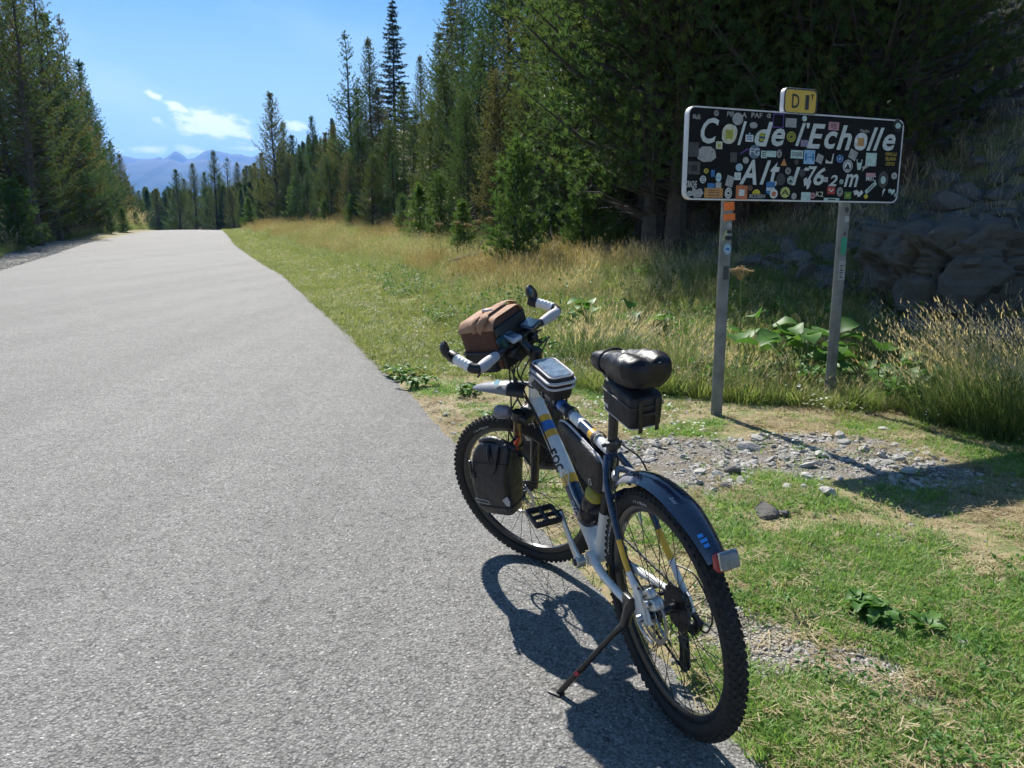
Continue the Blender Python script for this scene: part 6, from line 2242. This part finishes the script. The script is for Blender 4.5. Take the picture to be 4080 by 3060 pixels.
def emit(name, protos, x, y, keep, sc, g, label, cat, tilt=0.12, lift=0.0, road_clear=True):
    x, y, sc = x[keep], y[keep], sc[keep]
    z = H(x, y) + lift
    n = len(x)
    pts = np.stack([x, y, z], 1)
    rot = np.stack([g.normal(0, tilt, n), g.normal(0, tilt, n), g.uniform(0, 6.283, n)], 1)
    scale = np.stack([sc, sc, sc * g.uniform(0.8, 1.2, n)], 1)
    return scatter(name, protos, pts, scale, rot, g.integers(0, len(protos), n), label, cat)


# short turf, near
x, y, d, g = place(90000, 1.25, 9.0, -0.03, 4.6, 1.5, 1)
gr, dr, _ = ground_zones(x, y)
nn = fbm(x, y, 0.28, 51.0, 3)
n5 = fbm(x, y, 0.55, 53.0, 4)
cov = (1 - gr) ** 1.2 * (0.03 + 0.97 * sst((nn * 0.55 + n5 * 0.45 - 0.475) / 0.07)) * (1 - 0.50 * dr) * 0.80 + 0.012
cov = cov * sst((d + 0.04) / 0.10) + 0.0
keep = (g.random(len(x)) < cov) & (d < tall_edge(y) + 0.5)
emit('turf', P_lawn, x, y, keep, g.uniform(0.75, 1.6, len(x)) * (1 + y * 0.02), g, 'short patchy green turf on the near verge', 'grass')
x, y, d, g = place(42000, 1.25, 9.0, -0.02, 4.6, 1.5, 2)
gr, dr, _ = ground_zones(x, y)
keep = (g.random(len(x)) < (1 - gr) * (0.10 + 0.22 * dr) * sst((d + 0.03) / 0.1)) & (d < tall_edge(y) + 0.3)
emit('dry_turf', P_drylawn, x, y, keep, g.uniform(0.7, 1.6, len(x)) * (1 + y * 0.02), g, 'dry flattened straw coloured turf between the green patches', 'grass', tilt=0.3)
x, y, d, g = place(11000, 1.25, 7.5, -0.03, 4.4, 1.5, 22)
gr, dr, _ = ground_zones(x, y)
keep = (g.random(len(x)) < (1 - 0.75 * gr) * (0.35 + 0.65 * dr) * sst((d + 0.05) / 0.08)) & (d < tall_edge(y) + 0.3)
emit('straw_litter', P_litter, x, y, keep, g.uniform(0.8, 1.6, len(x)), g, 'flattened dead straw lying between the turf patches', 'straw', tilt=0.15, lift=0.002)
# verge strip into the distance
x, y, d, g = place(42000, 7.5, 86.0, -0.05, 3.2, 1.5, 3)
keep = (d < tall_edge(y) + 0.4) & (g.random(len(x)) < 0.45 + 0.55 * sst((fbm(x, y, 1.2, 52.0) - 0.35) / 0.2))
emit('verge_turf', P_verge + P_drylawn[:3], x, y, keep, g.uniform(1.2, 2.2, len(x)) * (1 + y * 0.035), g, 'mown green turf strip along the tarmac edge', 'grass')
# longer green grass between turf and meadow
x, y, d, g = place(24000, 4.6, 60.0, 0.4, 7.0, 1.6, 4)
te = tall_edge(y)
n1 = fbm(x, y, 0.9, 61.0)
keep = (d > te - 0.5 + (n1 - 0.5) * 1.0) & ~((x > 2.6) & (y < 6.0)) & ((d < te + 1.6) | (y < 14) | (g.random(len(x)) < 0.4))
emit('rough_grass', P_mid, x, y, keep, g.uniform(0.6, 1.15, len(x)) * (0.5 + 0.9 * n1) * (1 + y * 0.014), g, 'knee-high rough green grass edging the meadow', 'grass')
# the meadow
x, y, d, g = place(30000, 5.8, 78.0, 1.0, 9.0, 1.45, 5)
te = tall_edge(y)
n1 = fbm(x, y, 1.3, 62.0)
n2 = fbm(x, y, 3.5, 63.0)
hollow = np.maximum(np.exp(-(((x - 3.45) / 0.6) ** 2 + ((y - 6.35) / 0.55) ** 2)), np.maximum(np.exp(-(((x - 3.0) / 0.5) ** 2 + ((y - 6.8) / 0.45) ** 2)), 0.9 * np.exp(-(((x - 1.2) / 0.6) ** 2 + ((y - 9.3) / 0.5) ** 2))))
gapn = fbm(x, y, 0.45, 67.0, 3)
ok = (d > te + 0.15 + (n1 - 0.5) * 0.9) & (d < 8.2) & (hollow < 0.55) & ~((x > 2.35) & (y < 6.6)) & ((y > 12) | (gapn > 0.44) | (g.random(len(x)) < 0.22))
och = (0.05 + 0.75 * sst((n2 - 0.55) / 0.07)) * sst((y - 12) / 5)
r_ = g.random(len(x))
keep_o = ok & (r_ < och)
keep_s = ok & ~keep_o & (g.random(len(x)) < sst((fbm(x, y, 0.8, 66.0) - 0.58) / 0.08) * 0.65)
keep_t = ok & ~keep_o & ~keep_s & ((y > 13) | (g.random(len(x)) < 0.22)) & ~((x > 2.0) & (y < 7.6) & (g.random(len(x)) < 0.7))
keep_s = keep_s & ((y > 12) | (g.random(len(x)) < 0.35))
low = np.where(y < 13, 0.72, 1.0)
sz = g.uniform(0.45, 1.05, len(x)) * (0.85 + y * 0.009) * (0.55 + 0.9 * n1) * np.where(y < 12, 0.80, 1.0)
emit('meadow_grass', P_tall + P_mid, x, y, keep_t, sz, g, 'tall grey green meadow grass behind the verge', 'grass')
emit('dry_meadow_grass', P_straw, x, y, keep_s, sz, g, 'pale dry tufts in the meadow and behind the sign', 'grass')
emit('ochre_meadow_grass', P_ochre, x, y, keep_o, sz, g, 'ochre seeding grass along the far part of the meadow', 'grass')
# low growth on the wooded slope
x, y, d, g = place(9000, 6.0, 60.0, 6.5, 22.0, 1.2, 6)
keep = g.random(len(x)) < 0.35 + 0.65 * sst((fbm(x, y, 2.5, 64.0) - 0.45) / 0.1)
emit('slope_grass', P_mid + P_straw[:2], x, y, keep, g.uniform(0.8, 1.6, len(x)), g, 'sparse tufts among the stones of the wooded slope', 'grass')
# left verge
g = np.random.default_rng(7)
n = 26000
y = 12 + (g.random(n) ** 1.3) * 95
e = g.uniform(1.0, 12.0, n)
x = XL(y) - e / 0.94
n1 = fbm(x, y, 2.0, 65.0)
keep = e > 1.7 + (n1 - 0.5) * 1.2
emit('left_verge_grass', P_verge + P_mid + P_straw[:1], x, y, keep, g.uniform(1.0, 1.7, n) * (1 + y * 0.02), g, 'yellow green grass on the bank beyond the gravel shoulder', 'grass')

# daisies and clover flowers: specks too small to pick apart
fv, ff = [], []
for q in range(7):
    a, r = rg.uniform(0, 6.28), 0.10 * math.sqrt(rg.random())
    c = np.array([r * math.cos(a), r * math.sin(a), rg.uniform(0.03, 0.10)])
    for k in range(3):
        t0 = rg.uniform(0, 6.28)
        s_ = rg.uniform(0.005, 0.010)
        b0 = len(fv)
        fv += [c + np.array([s_ * math.cos(t0 + j * 1.57), s_ * math.sin(t0 + j * 1.57), rg.uniform(-0.003, 0.003)]) for j in range(4)]
        ff.append((b0, b0 + 1, b0 + 2, b0 + 3))
P_flower = [clump_mesh('flower_specks', [(fv, ff, m_leaf_pale)])]
x, y, d, g = place(1500, 4.5, 26.0, 0.5, 6.0, 1.4, 8)
keep = (fbm(x, y, 1.1, 71.0) > 0.5)
emit('small_flowers', P_flower, x, y, keep, g.uniform(0.6, 1.5, len(x)), g, 'tiny white flowers dotted through the grass', 'flowers', lift=0.02)


# ------------------------------------------------------------------ leafy plants
def leaf_shape(L, Wd, cup=0.15, notch=0.0, nseg=7, jag=0.0, rg=rg):
    """one leaf along +x from its base, lying in xy, cupped"""
    V, Fc = [], []
    for k in range(nseg + 1):
        s = k / nseg
        w = Wd * math.sin(math.pi * min(1, s * 0.93 + 0.07)) ** 0.75 * (1 - 0.25 * s)
        w *= 1 + jag * (1 if k % 2 else -1)
        x = L * s - (notch * L * 0.25 if k == 0 else 0)
        zc = cup * L * math.sin(s * math.pi) * 0.5 - 0.35 * cup * L * s * s
        V += [(x, -w / 2, zc + 0.18 * w), (x, 0, zc), (x, w / 2, zc + 0.18 * w)]
    for k in range(nseg):
        a = 3 * k
        Fc += [(a, a + 1, a + 4, a + 3), (a + 1, a + 2, a + 5, a + 4)]
    return V, Fc


def leaf_mesh(name, L, Wd, mt, **k):
    v, f = leaf_shape(L, Wd, **k)
    me = bpy.data.meshes.new(name)
    me.from_pydata(v, [], f)
    for p in me.polygons:
        p.use_smooth = True
    me.materials.append(mt)
    return me


LEAF_BIG = [leaf_mesh('leaf', 0.22, 0.26, m_leaf, cup=0.18, notch=1.0, jag=0.05), leaf_mesh('leaf', 0.18, 0.21, m_leaf, cup=0.28, notch=1.0, jag=0.06)]
LEAF_MID = [leaf_mesh('leaf', 0.085, 0.05, m_leaf, cup=0.2, jag=0.08), leaf_mesh('leaf', 0.07, 0.04, m_leaf, cup=0.3, jag=0.08)]
LEAF_SMALL = [leaf_mesh('leaf', 0.05, 0.03, m_leaf, cup=0.25), leaf_mesh('leaf', 0.04, 0.026, m_leaf, cup=0.3)]
m_stalk = mat('green stalk', (0.10, 0.14, 0.04), 0.6, var=0.2)


def leafy_plant(x, y, label, style, n, height, spread, seed, name, cat='plant', group=None):
    rg = random.Random(seed)
    z = Hs(x, y)
    o = empty(name, loc=(x, y, z))
    tag(o, label, cat, group)
    b = MB()
    spots = []
    for i in range(n):
        a = rg.uniform(0, 6.28)
        if style == 'butterbur':
            r, h = spread * math.sqrt(rg.random()), height * rg.uniform(0.45, 1.0)
            tip = Vector((r * math.cos(a), r * math.sin(a), h * (1 - 0.3 * r / spread)))
            b.tube(bez([(tip.x * 0.25, tip.y * 0.25, -0.03), (tip.x * 0.55, tip.y * 0.55, tip.z * 0.65), tip], 6), 0.005, 5, cap=False)
            spots.append((tip, a + rg.gauss(0, 0.5), rg.uniform(-0.5, 0.15), rg.uniform(0.65, 1.2), LEAF_BIG))
        elif style == 'rosette':
            spots.append((Vector((0.01 * math.cos(a), 0.01 * math.sin(a), 0.008 + 0.01 * rg.random())), a, rg.uniform(-0.65, -0.1), rg.uniform(0.7, 1.3), LEAF_MID))
    if style == 'bush':
        stems = max(4, n // 9)
        for s in range(stems):
            a = rg.uniform(0, 6.28)
            r = spread * rg.uniform(0.3, 1.0)
            P = bez([(0.05 * math.cos(a), 0.05 * math.sin(a), -0.03), (r * 0.5 * math.cos(a), r * 0.5 * math.sin(a), height * 0.6), (r * math.cos(a), r * math.sin(a), height * rg.uniform(0.6, 1.0))], 10)
            b.tube(P, 0.003, 5, cap=False)
            for q in range(n // stems):
                p = P[rg.randrange(3, len(P))]
                spots.append((p + Vector((rg.gauss(0, 0.02), rg.gauss(0, 0.02), rg.gauss(0, 0.01))), rg.uniform(0, 6.28), rg.uniform(-0.2, 0.5), rg.uniform(0.7, 1.35), LEAF_MID))
    if b.v:
        b.build('stems', m_stalk, o)
    for tip, a, pitch, sc, kinds in spots:
        lf = link('leaf', kinds[rg.randrange(len(kinds))], o)
        lf.location = tip
        lf.rotation_euler = (rg.gauss(0, 0.25), pitch, a)
        lf.scale = (sc, sc, sc)
    return o


def gpt(dx, dy, zoff=0.0):
    """the ground point seen at (dx, dy) of the 2212-wide photograph"""
    u, e_ = bearing(dx, dy)
    Y = 1.0
    for k in range(4000):
        Yn = Y * 1.004
        if CAM_H + e_ * Yn < Hs0(u * Yn, Yn) + zoff:
            break
        Y = Yn
    return u * Y, Y


def Hs0(x, y):
    return float(H(np.array([x]), np.array([y]), rough=False)[0])


PLANTS = [
    (2.68, 7.05, 'broad-leaved green plant with cupped leaves just left of the far post', 'butterbur', 24, 0.66, 0.42, 1, 'leafy_plant'),
    (3.30, 6.85, 'broad-leaved green plant just right of the far post', 'butterbur', 28, 0.66, 0.48, 2, 'leafy_plant'),
    (2.45, 7.70, 'broad-leaved plant half hidden in grass between the two posts', 'butterbur', 9, 0.60, 0.30, 3, 'leafy_plant'),
    (3.05, 6.05, 'small-leaved bramble at the foot of the far post beside the dark hollow', 'bush', 70, 0.42, 0.34, 4, 'bramble'),
    (3.32, 5.70, 'low bramble spilling on the turf below the dark hollow', 'bush', 55, 0.26, 0.32, 5, 'bramble'),
    (2.62, 6.55, 'leafy sprig just left of the far post foot', 'bush', 36, 0.34, 0.22, 6, 'bramble'),
    (0.95, 9.6, 'broad green leaves standing in the grass behind the handlebar', 'butterbur', 10, 0.50, 0.34, 7, 'leafy_plant'),
    (1.45, 9.2, 'broad green leaves in the grass between handlebar and near post', 'butterbur', 8, 0.46, 0.30, 8, 'leafy_plant'),
    (-0.85, 6.95, 'leafy weeds spreading over the tarmac edge beside the wheel', 'bush', 60, 0.10, 0.30, 9, 'weed'),
    (-1.05, 7.45, 'leafy weeds on the verge edge a step beyond the wheel', 'bush', 46, 0.09, 0.26, 10, 'weed'),
    (-0.35, 6.6, 'leafy weeds in the turf left of the handlebar end', 'bush', 40, 0.09, 0.24, 11, 'weed'),
    (-0.10, 5.6, 'low leafy weeds in the turf above the front tyre', 'bush', 40, 0.08, 0.26, 12, 'weed'),
    (1.30, 2.62, 'dense leafy weed on the gravel right of the rear wheel', 'bush', 46, 0.07, 0.11, 13, 'weed'),
    (1.46, 2.52, 'smaller leafy weed beside the dense one on the gravel', 'rosette', 12, 0.05, 0.1, 14, 'weed'),
    (1.72, 2.16, 'bright yellow green rosette low at the right of the gravel', 'rosette', 13, 0.05, 0.1, 15, 'weed'),
    (2.02, 2.56, 'flat grey green rosette near the right edge of the picture', 'rosette', 14, 0.05, 0.1, 16, 'weed'),
    (0.83, 3.42, 'grey green weed in the turf beside the rear tyre', 'rosette', 14, 0.05, 0.1, 17, 'weed'),
]
for a in PLANTS:
    leafy_plant(*a)

P_weed = []
for i in range(5):
    V, Fc = [], []
    for k in range(15):
        v, f = leaf_shape(rg.uniform(0.03, 0.075), rg.uniform(0.016, 0.04), cup=0.25, nseg=3)
        M = Matrix.Translation((rg.normal(0, 0.05), rg.normal(0, 0.05), rg.uniform(0.01, 0.16))) @ Euler((rg.normal(0, 0.35), rg.uniform(-0.6, 0.3), rg.uniform(0, 6.28))).to_matrix().to_4x4()
        b0 = len(V)
        V += [tuple(M @ Vector(p)) for p in v]
        Fc += [tuple(q + b0 for q in ff_) for ff_ in f]
    P_weed.append(clump_mesh('weed_clump', [(V, Fc, m_leaf)]))
x, y, d, g = place(3600, 4.8, 22.0, 0.3, 6.5, 1.5, 31)
keep = (fbm(x, y, 0.7, 91.0) > 0.50) & (d > np.where(y < 6.7, 1.08, 0.6) * tall_edge(y))
emit('leafy_weeds', P_weed, x, y, keep, g.uniform(0.6, 1.5, len(x)), g, 'small leafy weeds mixed through the rough grass', 'weeds')
x, y, d, g = place(700, 1.4, 6.0, 0.0, 4.0, 1.5, 32)
keep = (fbm(x, y, 0.5, 92.0) > 0.52)
emit('turf_weeds', P_weed, x, y, keep, g.uniform(0.25, 0.55, len(x)), g, 'tiny leafy weeds in the short turf', 'weeds')

# brown hogweed umbels at the foot of the wood
m_umbel = mat('dry ochre umbel', (0.36, 0.24, 0.10), 0.8, var=0.3, vscale=60)
for i, (dx, dy, yy) in enumerate([(948, 486, 19.5), (985, 482, 19.0), (1010, 488, 18.5), (1032, 480, 19.6), (1058, 474, 19.0), (1600, 590, 7.6)]):
    bx, ez = bearing(dx, dy)
    X = bx * yy
    zt = ez * yy + CAM_H
    z0 = Hs(X, yy)
    hh = max(0.5, zt - z0)
    o = empty('hogweed', loc=(X, yy, z0))
    tag(o, (ORD[i] + ' dry ochre hogweed head from the left at the foot of the wood') if i < 5 else 'dry ochre hogweed head in the grass between the sign posts', 'plant', 'dry hogweed heads' if i < 5 else None)
    b = MB()
    b.tube(bez([(0, 0, -0.03), (0.03, 0.01, hh * 0.5), (0, 0, hh)], 8), 0.006, 6)
    b.build('stem', m_stalk, o)
    b = MB()
    r_ = random.Random(i)
    for q in range(22):
        a = r_.uniform(0, 6.28)
        rr = 0.11 * math.sqrt(r_.random())
        c = Vector((rr * math.cos(a), rr * math.sin(a), hh + 0.05 - rr * rr * 3 + r_.uniform(-0.02, 0.02)))
        b.tube([(0, 0, hh - 0.07), c], 0.0014, 4, cap=False)
        for w_ in range(7):
            b.sphere(c + Vector((r_.gauss(0, 0.010), r_.gauss(0, 0.010), r_.gauss(0, 0.005))), 0.0065, 5, 3)
    b.build('flower_head', m_umbel, o)
    b = MB()
    b.build if False else None

m_g_tuss = leaf_mat('deep green tussock blades', [(0.05, (0.045, 0.085, 0.030)), (0.5, (0.080, 0.120, 0.045)), (1.0, (0.17, 0.18, 0.08))], 0.40, 0.45, 1.5, gain=1.5)
# the big pale tussock at the right edge
def tussock(x, y, label, hgt, rad, n, seed, lean=(0, 0)):
    rg = np.random.default_rng(seed)
    z = Hs(x, y)
    o = empty('grass_tussock', loc=(x, y, z))
    tag(o, label, 'grass')
    v, f, _, _ = blades(n, hgt * 0.35, hgt * 0.85, rad * 0.55, 0.006, 0.85, rg, segs=4)
    me = clump_mesh('blades', [(v, f, m_g_tuss)])
    q = link('blades', me, o)
    q['kind'] = 'stuff'
    v2, f2, hv, hf = blades(int(n * 0.26), hgt * 0.70, hgt * 1.10, rad * 0.5, 0.0030, 0.60, rg, 0.22, 0.018, segs=4)
    me = clump_mesh('plumes', [(v2, f2, m_g_grey), (hv, hf, m_g_plume)])
    for vv in me.vertices:
        s = max(0, vv.co.z) / hgt
        vv.co.x += lean[0] * s * s
        vv.co.y += lean[1] * s * s
    q = link('plumes', me, o)
    q['kind'] = 'stuff'
    return o


tussock(3.62, 5.42, 'tall pale plumed grass tussock at the right edge of the picture', 0.95, 0.80, 2200, 1, (-0.30, 0.0))
tussock(3.28, 5.70, 'smaller plumed grass tussock leaning left of the big one', 0.62, 0.45, 600, 2, (-0.26, -0.05))
tussock(4.10, 5.15, 'plumed grass tussock cut by the right border of the picture', 1.0, 0.65, 1100, 3, (-0.2, 0.0))
tussock(1.62, 7.35, 'bushy grass clump right behind the near post', 0.58, 0.42, 520, 4)
tussock(1.05, 8.1, 'large pale grass clump left of the near post', 0.62, 0.55, 800, 5, (0.1, 0.0))
tussock(2.02, 6.75, 'straw coloured grass clump between the two posts', 0.46, 0.40, 380, 6)
tussock(0.72, 7.9, 'grey green grass clump above the saddle', 0.55, 0.42, 460, 7)

# ------------------------------------------------------------------ stones
def stone_mesh(name, seed, mt, flat=0.6, sub=2, amp=0.28):
    bm = bmesh.new()
    bmesh.ops.create_icosphere(bm, subdivisions=sub, radius=1.0)
    off = Vector((seed * 3.1, seed * 1.7, seed * 0.9))
    for v in bm.verts:
        p = v.co.copy()
        nz = mnoise.noise(p * 0.9 + off) * 0.9 + mnoise.noise(p * 2.1 + off) * 0.5
        # facet: push towards a few planes
        s = 1.0 + amp * nz
        v.co = Vector((p.x * s * (1.1 + 0.3 * math.sin(seed)), p.y * s, p.z * s * flat))
    for v in bm.verts:
        for k in range(5):
            n_ = Vector((math.sin(seed * 2.3 + k * 2.1), math.cos(seed * 1.3 + k * 1.7), math.sin(k * 1.1 + seed))).normalized()
            dd = v.co.dot(n_) - 0.72 * (flat if abs(n_.z) > 0.7 else 1)
            if dd > 0:
                v.co -= n_ * dd * 0.85
    me = bpy.data.meshes.new(name)
    bm.to_mesh(me)
    bm.free()
    me.materials.append(mt)
    return me


def stone_mat(name, c0, c1, scale=9.0):
    m = bpy.data.materials.new(name)
    m.use_nodes = True
    t = NT(m.node_tree)
    m.node_tree.nodes.clear()
    oi = t.n('ShaderNodeObjectInfo')
    tcn = t.n('ShaderNodeTexCoord')
    pos = t.n('ShaderNodeNewGeometry').outputs['Position']
    nz = t.noise(tcn.outputs['Object'], 2.2, 6.0, 0.65)
    nz2 = t.noise(pos, scale * 4, 5.0, 0.7)
    f = t.m('ADD', t.m('MULTIPLY', oi.outputs['Random'], 0.55), t.m('MULTIPLY', nz, 0.45))
    col = t.mix(f, c0, c1)
    col = t.mix(t.ramp(nz2, [(0.35, 0.0), (0.7, 0.35)]), col, tuple(c * 0.55 for c in c0))
    bmp = t.n('ShaderNodeBump', {'Strength': 0.7, 'Distance': 0.01, 'Height': t.m('ADD', nz2, t.m('MULTIPLY', nz, 1.5))})
    p = t.n('ShaderNodeBsdfPrincipled', {'Base Color': col, 'Roughness': 0.85, 'Specular IOR Level': 0.3, 'Normal': bmp.outputs[0]})
    t.n('ShaderNodeOutputMaterial', {0: p.outputs[0]})
    return m


m_gravel = stone_mat('pale limestone chips', (0.30, 0.28, 0.25), (0.64, 0.61, 0.555), 20)
m_scree = stone_mat('grey scree', (0.070, 0.066, 0.062), (0.19, 0.18, 0.168), 6)
m_boulder = stone_mat('weathered boulder', (0.070, 0.064, 0.055), (0.160, 0.147, 0.128), 3)
m_gravel_w = m_gravel
P_grav = [stone_mesh('chip', i + 1.3, m_gravel, 0.5, 1) for i in range(6)]
g = np.random.default_rng(11)
n = 60000
u = g.random(n)
y = (1.3 ** -0.5 + u * (7.0 ** -0.5 - 1.3 ** -0.5)) ** -2.0
x = XR(y) + g.uniform(-0.05, 4.0, n) / 0.94
gr, dr, d = ground_zones(x, y)
keep = g.random(n) < gr * (0.18 + 0.62 * sst((fbm(x, y, 0.22, 83.0) - 0.42) / 0.12)) + 0.014 + 0.10 * np.exp(-(d / 0.10) ** 2)
x, y = x[keep], y[keep]
sz = 0.0035 + 0.0105 * g.random(len(x)) ** 2.0
bigger = g.random(len(x)) < 0.05 * sst((y - 3.6) / 0.8)
sz = np.where(bigger, sz * 2.2, sz) * (1 + 0.9 * sst((y - 3.4) / 0.8))
pts = np.stack([x, y, H(x, y) + sz * 0.15], 1)
scatter('gravel', P_grav, pts, np.stack([sz * 1.2, sz, sz], 1), np.stack([g.normal(0, 0.3, len(x)), g.normal(0, 0.3, len(x)), g.uniform(0, 6.28, len(x))], 1), g.integers(0, 6, len(x)), 'loose pale stone chips on the verge below the sign', 'gravel')
# gravel shoulder on the left
n = 9000
y = g.uniform(10, 50, n)
e = g.uniform(-0.1, 1.9, n)
x = XL(y) - e / 0.94
sz = g.uniform(0.015, 0.04, n)
scatter('shoulder_gravel', P_grav, np.stack([x, y, H(x, y) + 0.01], 1), np.stack([sz, sz, sz], 1), np.stack([g.normal(0, 0.3, n), g.normal(0, 0.3, n), g.uniform(0, 6.28, n)], 1), g.integers(0, 6, n), 'bluish gravel shoulder along the left road edge', 'gravel')
# scree under the trees on the right
P_scr = [stone_mesh('scree_block', i + 4.7, m_scree, 0.65, 2) for i in range(6)]
x, y, d, g = place(7000, 6.5, 34.0, 5.9, 19.0, 1.3, 12)
keep = (x > 3.2) & (g.random(len(x)) < 0.25 + 0.75 * sst((fbm(x, y, 2.2, 81.0) - 0.42) / 0.1))
x, y = x[keep], y[keep]
sz = 0.05 + 0.24 * g.random(len(x)) ** 2.6
scatter('scree', P_scr, np.stack([x, y, H(x, y) + sz * 0.1], 1), np.stack([sz * 1.2, sz, sz * 0.9], 1), np.stack([g.normal(0, 0.4, len(x)), g.normal(0, 0.4, len(x)), g.uniform(0, 6.28, len(x))], 1), g.integers(0, 6, len(x)), 'grey scree blocks on the shaded slope behind the sign', 'scree')

ROCKS = [
    (1618, 968, 0.055, 'angular pale stone beside the near post shadow'), (1786, 1064, 0.050, 'rounded grey stone lying alone in the turf by the sign shadow'), (1582, 1018, 0.050, 'dark pitted stone on the gravel patch'),
    (1568, 1050, 0.034, 'small dark stone below the gravel patch'), (1660, 1112, 0.060, 'dark cluster stone in the turf below the gravel patch'), (1690, 1108, 0.034, 'little stone touching the dark cluster stone'), (1865, 972, 0.040, 'brownish stone at the right end of the gravel patch'), (1822, 955, 0.034, 'grey stone at the top right of the gravel patch'),
    (1700, 1050, 0.026, 'pale flat stone in a short row on the turf'), (1738, 1050, 0.024, 'pale stone ending the short row on the turf'), (1480, 985, 0.030, 'small stone on the gravel beside the seat bag'), (2080, 1395, 0.022, 'pale chip in the turf at the lower right'), (1848, 1290, 0.030, 'flat grey stone in the turf right of the tail lamp'), (1890, 1310, 0.034, 'flat tan stone beside the grey one in the turf'),
]
for i, (dx, dy, s, lab) in enumerate(ROCKS):
    X, Y = gpt(dx, dy)
    o = link('stone', stone_mesh('stone', i * 1.9 + 0.4, m_gravel if 'dark' not in lab else m_scree, 0.62, 3), None)
    o.location = (X, Y, Hs(X, Y) + s * 0.25)
    o.scale = (s * 1.15, s, s)
    o.rotation_euler = (0.1, 0.2, i * 1.3)
    tag(o, lab, 'stone')


def boulder(x, y, z, size, label, seed, mt):
    bm = bmesh.new()
    bmesh.ops.create_icosphere(bm, subdivisions=6, radius=1.0)
    off = Vector((seed, seed * 2, seed * 0.5))
    for v in bm.verts:
        p = v.co.copy()
        q = Vector((math.copysign(abs(p.x) ** 0.65, p.x), math.copysign(abs(p.y) ** 0.65, p.y), math.copysign(abs(p.z) ** 0.6, p.z)))
        s = 1 + 0.22 * mnoise.noise(p * 1.1 + off) + 0.10 * mnoise.noise(p * 2.7 + off)
        w = Vector((q.x * size[0], q.y * size[1], q.z * size[2])) * s
        # broken faces: cells of different depth, with joints between them
        cw = Vector((w.x * 1.5 + 0.25 * mnoise.noise(w * 2), w.y * 1.5, w.z * 2.6 + 0.3 * mnoise.noise(w * 1.5 + off)))
        dist, pts_ = mnoise.voronoi(cw + off, distance_metric='DISTANCE')
        cellv = mnoise.cell(pts_[0] * 7.3)
        cw2 = cw * 2.7
        dist2, pts2_ = mnoise.voronoi(cw2 + off, distance_metric='DISTANCE')
        cell2 = mnoise.cell(pts2_[0] * 5.1)
        joint = math.exp(-((dist[1] - dist[0]) / 0.07) ** 2) * 0.060 + math.exp(-((dist2[1] - dist2[0]) / 0.06) ** 2) * 0.020
        strata = 0.018 * math.copysign(abs(math.sin(w.z * 21 + 3 * mnoise.noise(w * 1.2))) ** 0.4, math.sin(w.z * 21))
        rough = mnoise.noise(w * 8) * 0.018 + mnoise.noise(w * 22) * 0.010
        v.co = w + p * (0.13 * cellv + 0.045 * cell2 - joint + strata + rough)
    bmesh.ops.smooth_vert(bm, verts=bm.verts, factor=0.25, use_axis_x=True, use_axis_y=True, use_axis_z=True)
    me = bpy.data.meshes.new('boulder')
    bm.to_mesh(me)
    bm.free()
    me.materials.append(mt)
    o = link('boulder', me, None)
    o.location = (x, y, z)
    tag(o, label, 'rock')
    return o


bz = Hs(5.6, 9.4)
boulder(5.75, 9.6, bz + 0.15, (1.25, 0.85, 0.80), 'big weathered grey boulder in shade at the right of the slope', 3.0, m_boulder)
boulder(4.55, 6.75, Hs(4.55, 6.75) + 0.30, (0.22, 0.20, 0.32), 'sunlit grey rock edge cut by the right border above the plumes', 8.0, m_boulder)

# fallen grey branches at the foot of the wood
m_dead = mat('dead grey wood', (0.20, 0.175, 0.15), 0.85, var=0.25, vscale=12, bump=0.4, bscale=30)
for i, (dx, dy, yy, L, an) in enumerate([(1040, 490, 19.4, 1.7, 0.3), (1075, 484, 18.8, 1.3, -0.5), (1215, 470, 19.0, 1.8, 1.2)]):
    bx, _ = bearing(dx, dy)
    X = bx * yy
    o = link('fallen_branch', None)if False else None
    b = MB()
    z0 = Hs(X, yy)
    P = bez([(-L / 2, 0, 0.12), (0, 0.1, 0.32), (L / 2, -0.05, 0.50)], 12)
    b.tube(P, [0.045 - 0.002 * k for k in range(len(P))], 8)
    b.tube(bez([P[5], P[5] + Vector((0.2, 0.2, 0.25)), P[5] + Vector((0.35, 0.25, 0.45))], 6), 0.015, 6)
    o = b.build('fallen_branch', m_dead)
    o.location = (X, yy, z0)
    o.rotation_euler = (0, 0, an)
    tag(o, ['grey fallen branch among the hogweed at the wood edge', 'second grey fallen branch leaning beside the young pine', 'bare grey branch lying between the young pines'][i], 'branch')

# ------------------------------------------------------------------ the air
hb_ = MB()
hb_.box((0, 4300.0, 240.0), (15000.0, 11500.0, 820.0))
haze = hb_.build('haze', None, smooth=False)
m_haze = bpy.data.materials.new('mountain air')
m_haze.use_nodes = True
t = NT(m_haze.node_tree)
m_haze.node_tree.nodes.clear()
pv = t.n('ShaderNodeVolumePrincipled', {'Color': (0.16, 0.42, 1.0, 1.0), 'Density': 1.6e-4, 'Anisotropy': 0.25})
t.n('ShaderNodeOutputMaterial', {'Volume': pv.outputs[0]})
haze.data.materials.append(m_haze)
tag(haze, 'thin blue mountain air over the whole valley', 'haze', kind='stuff')
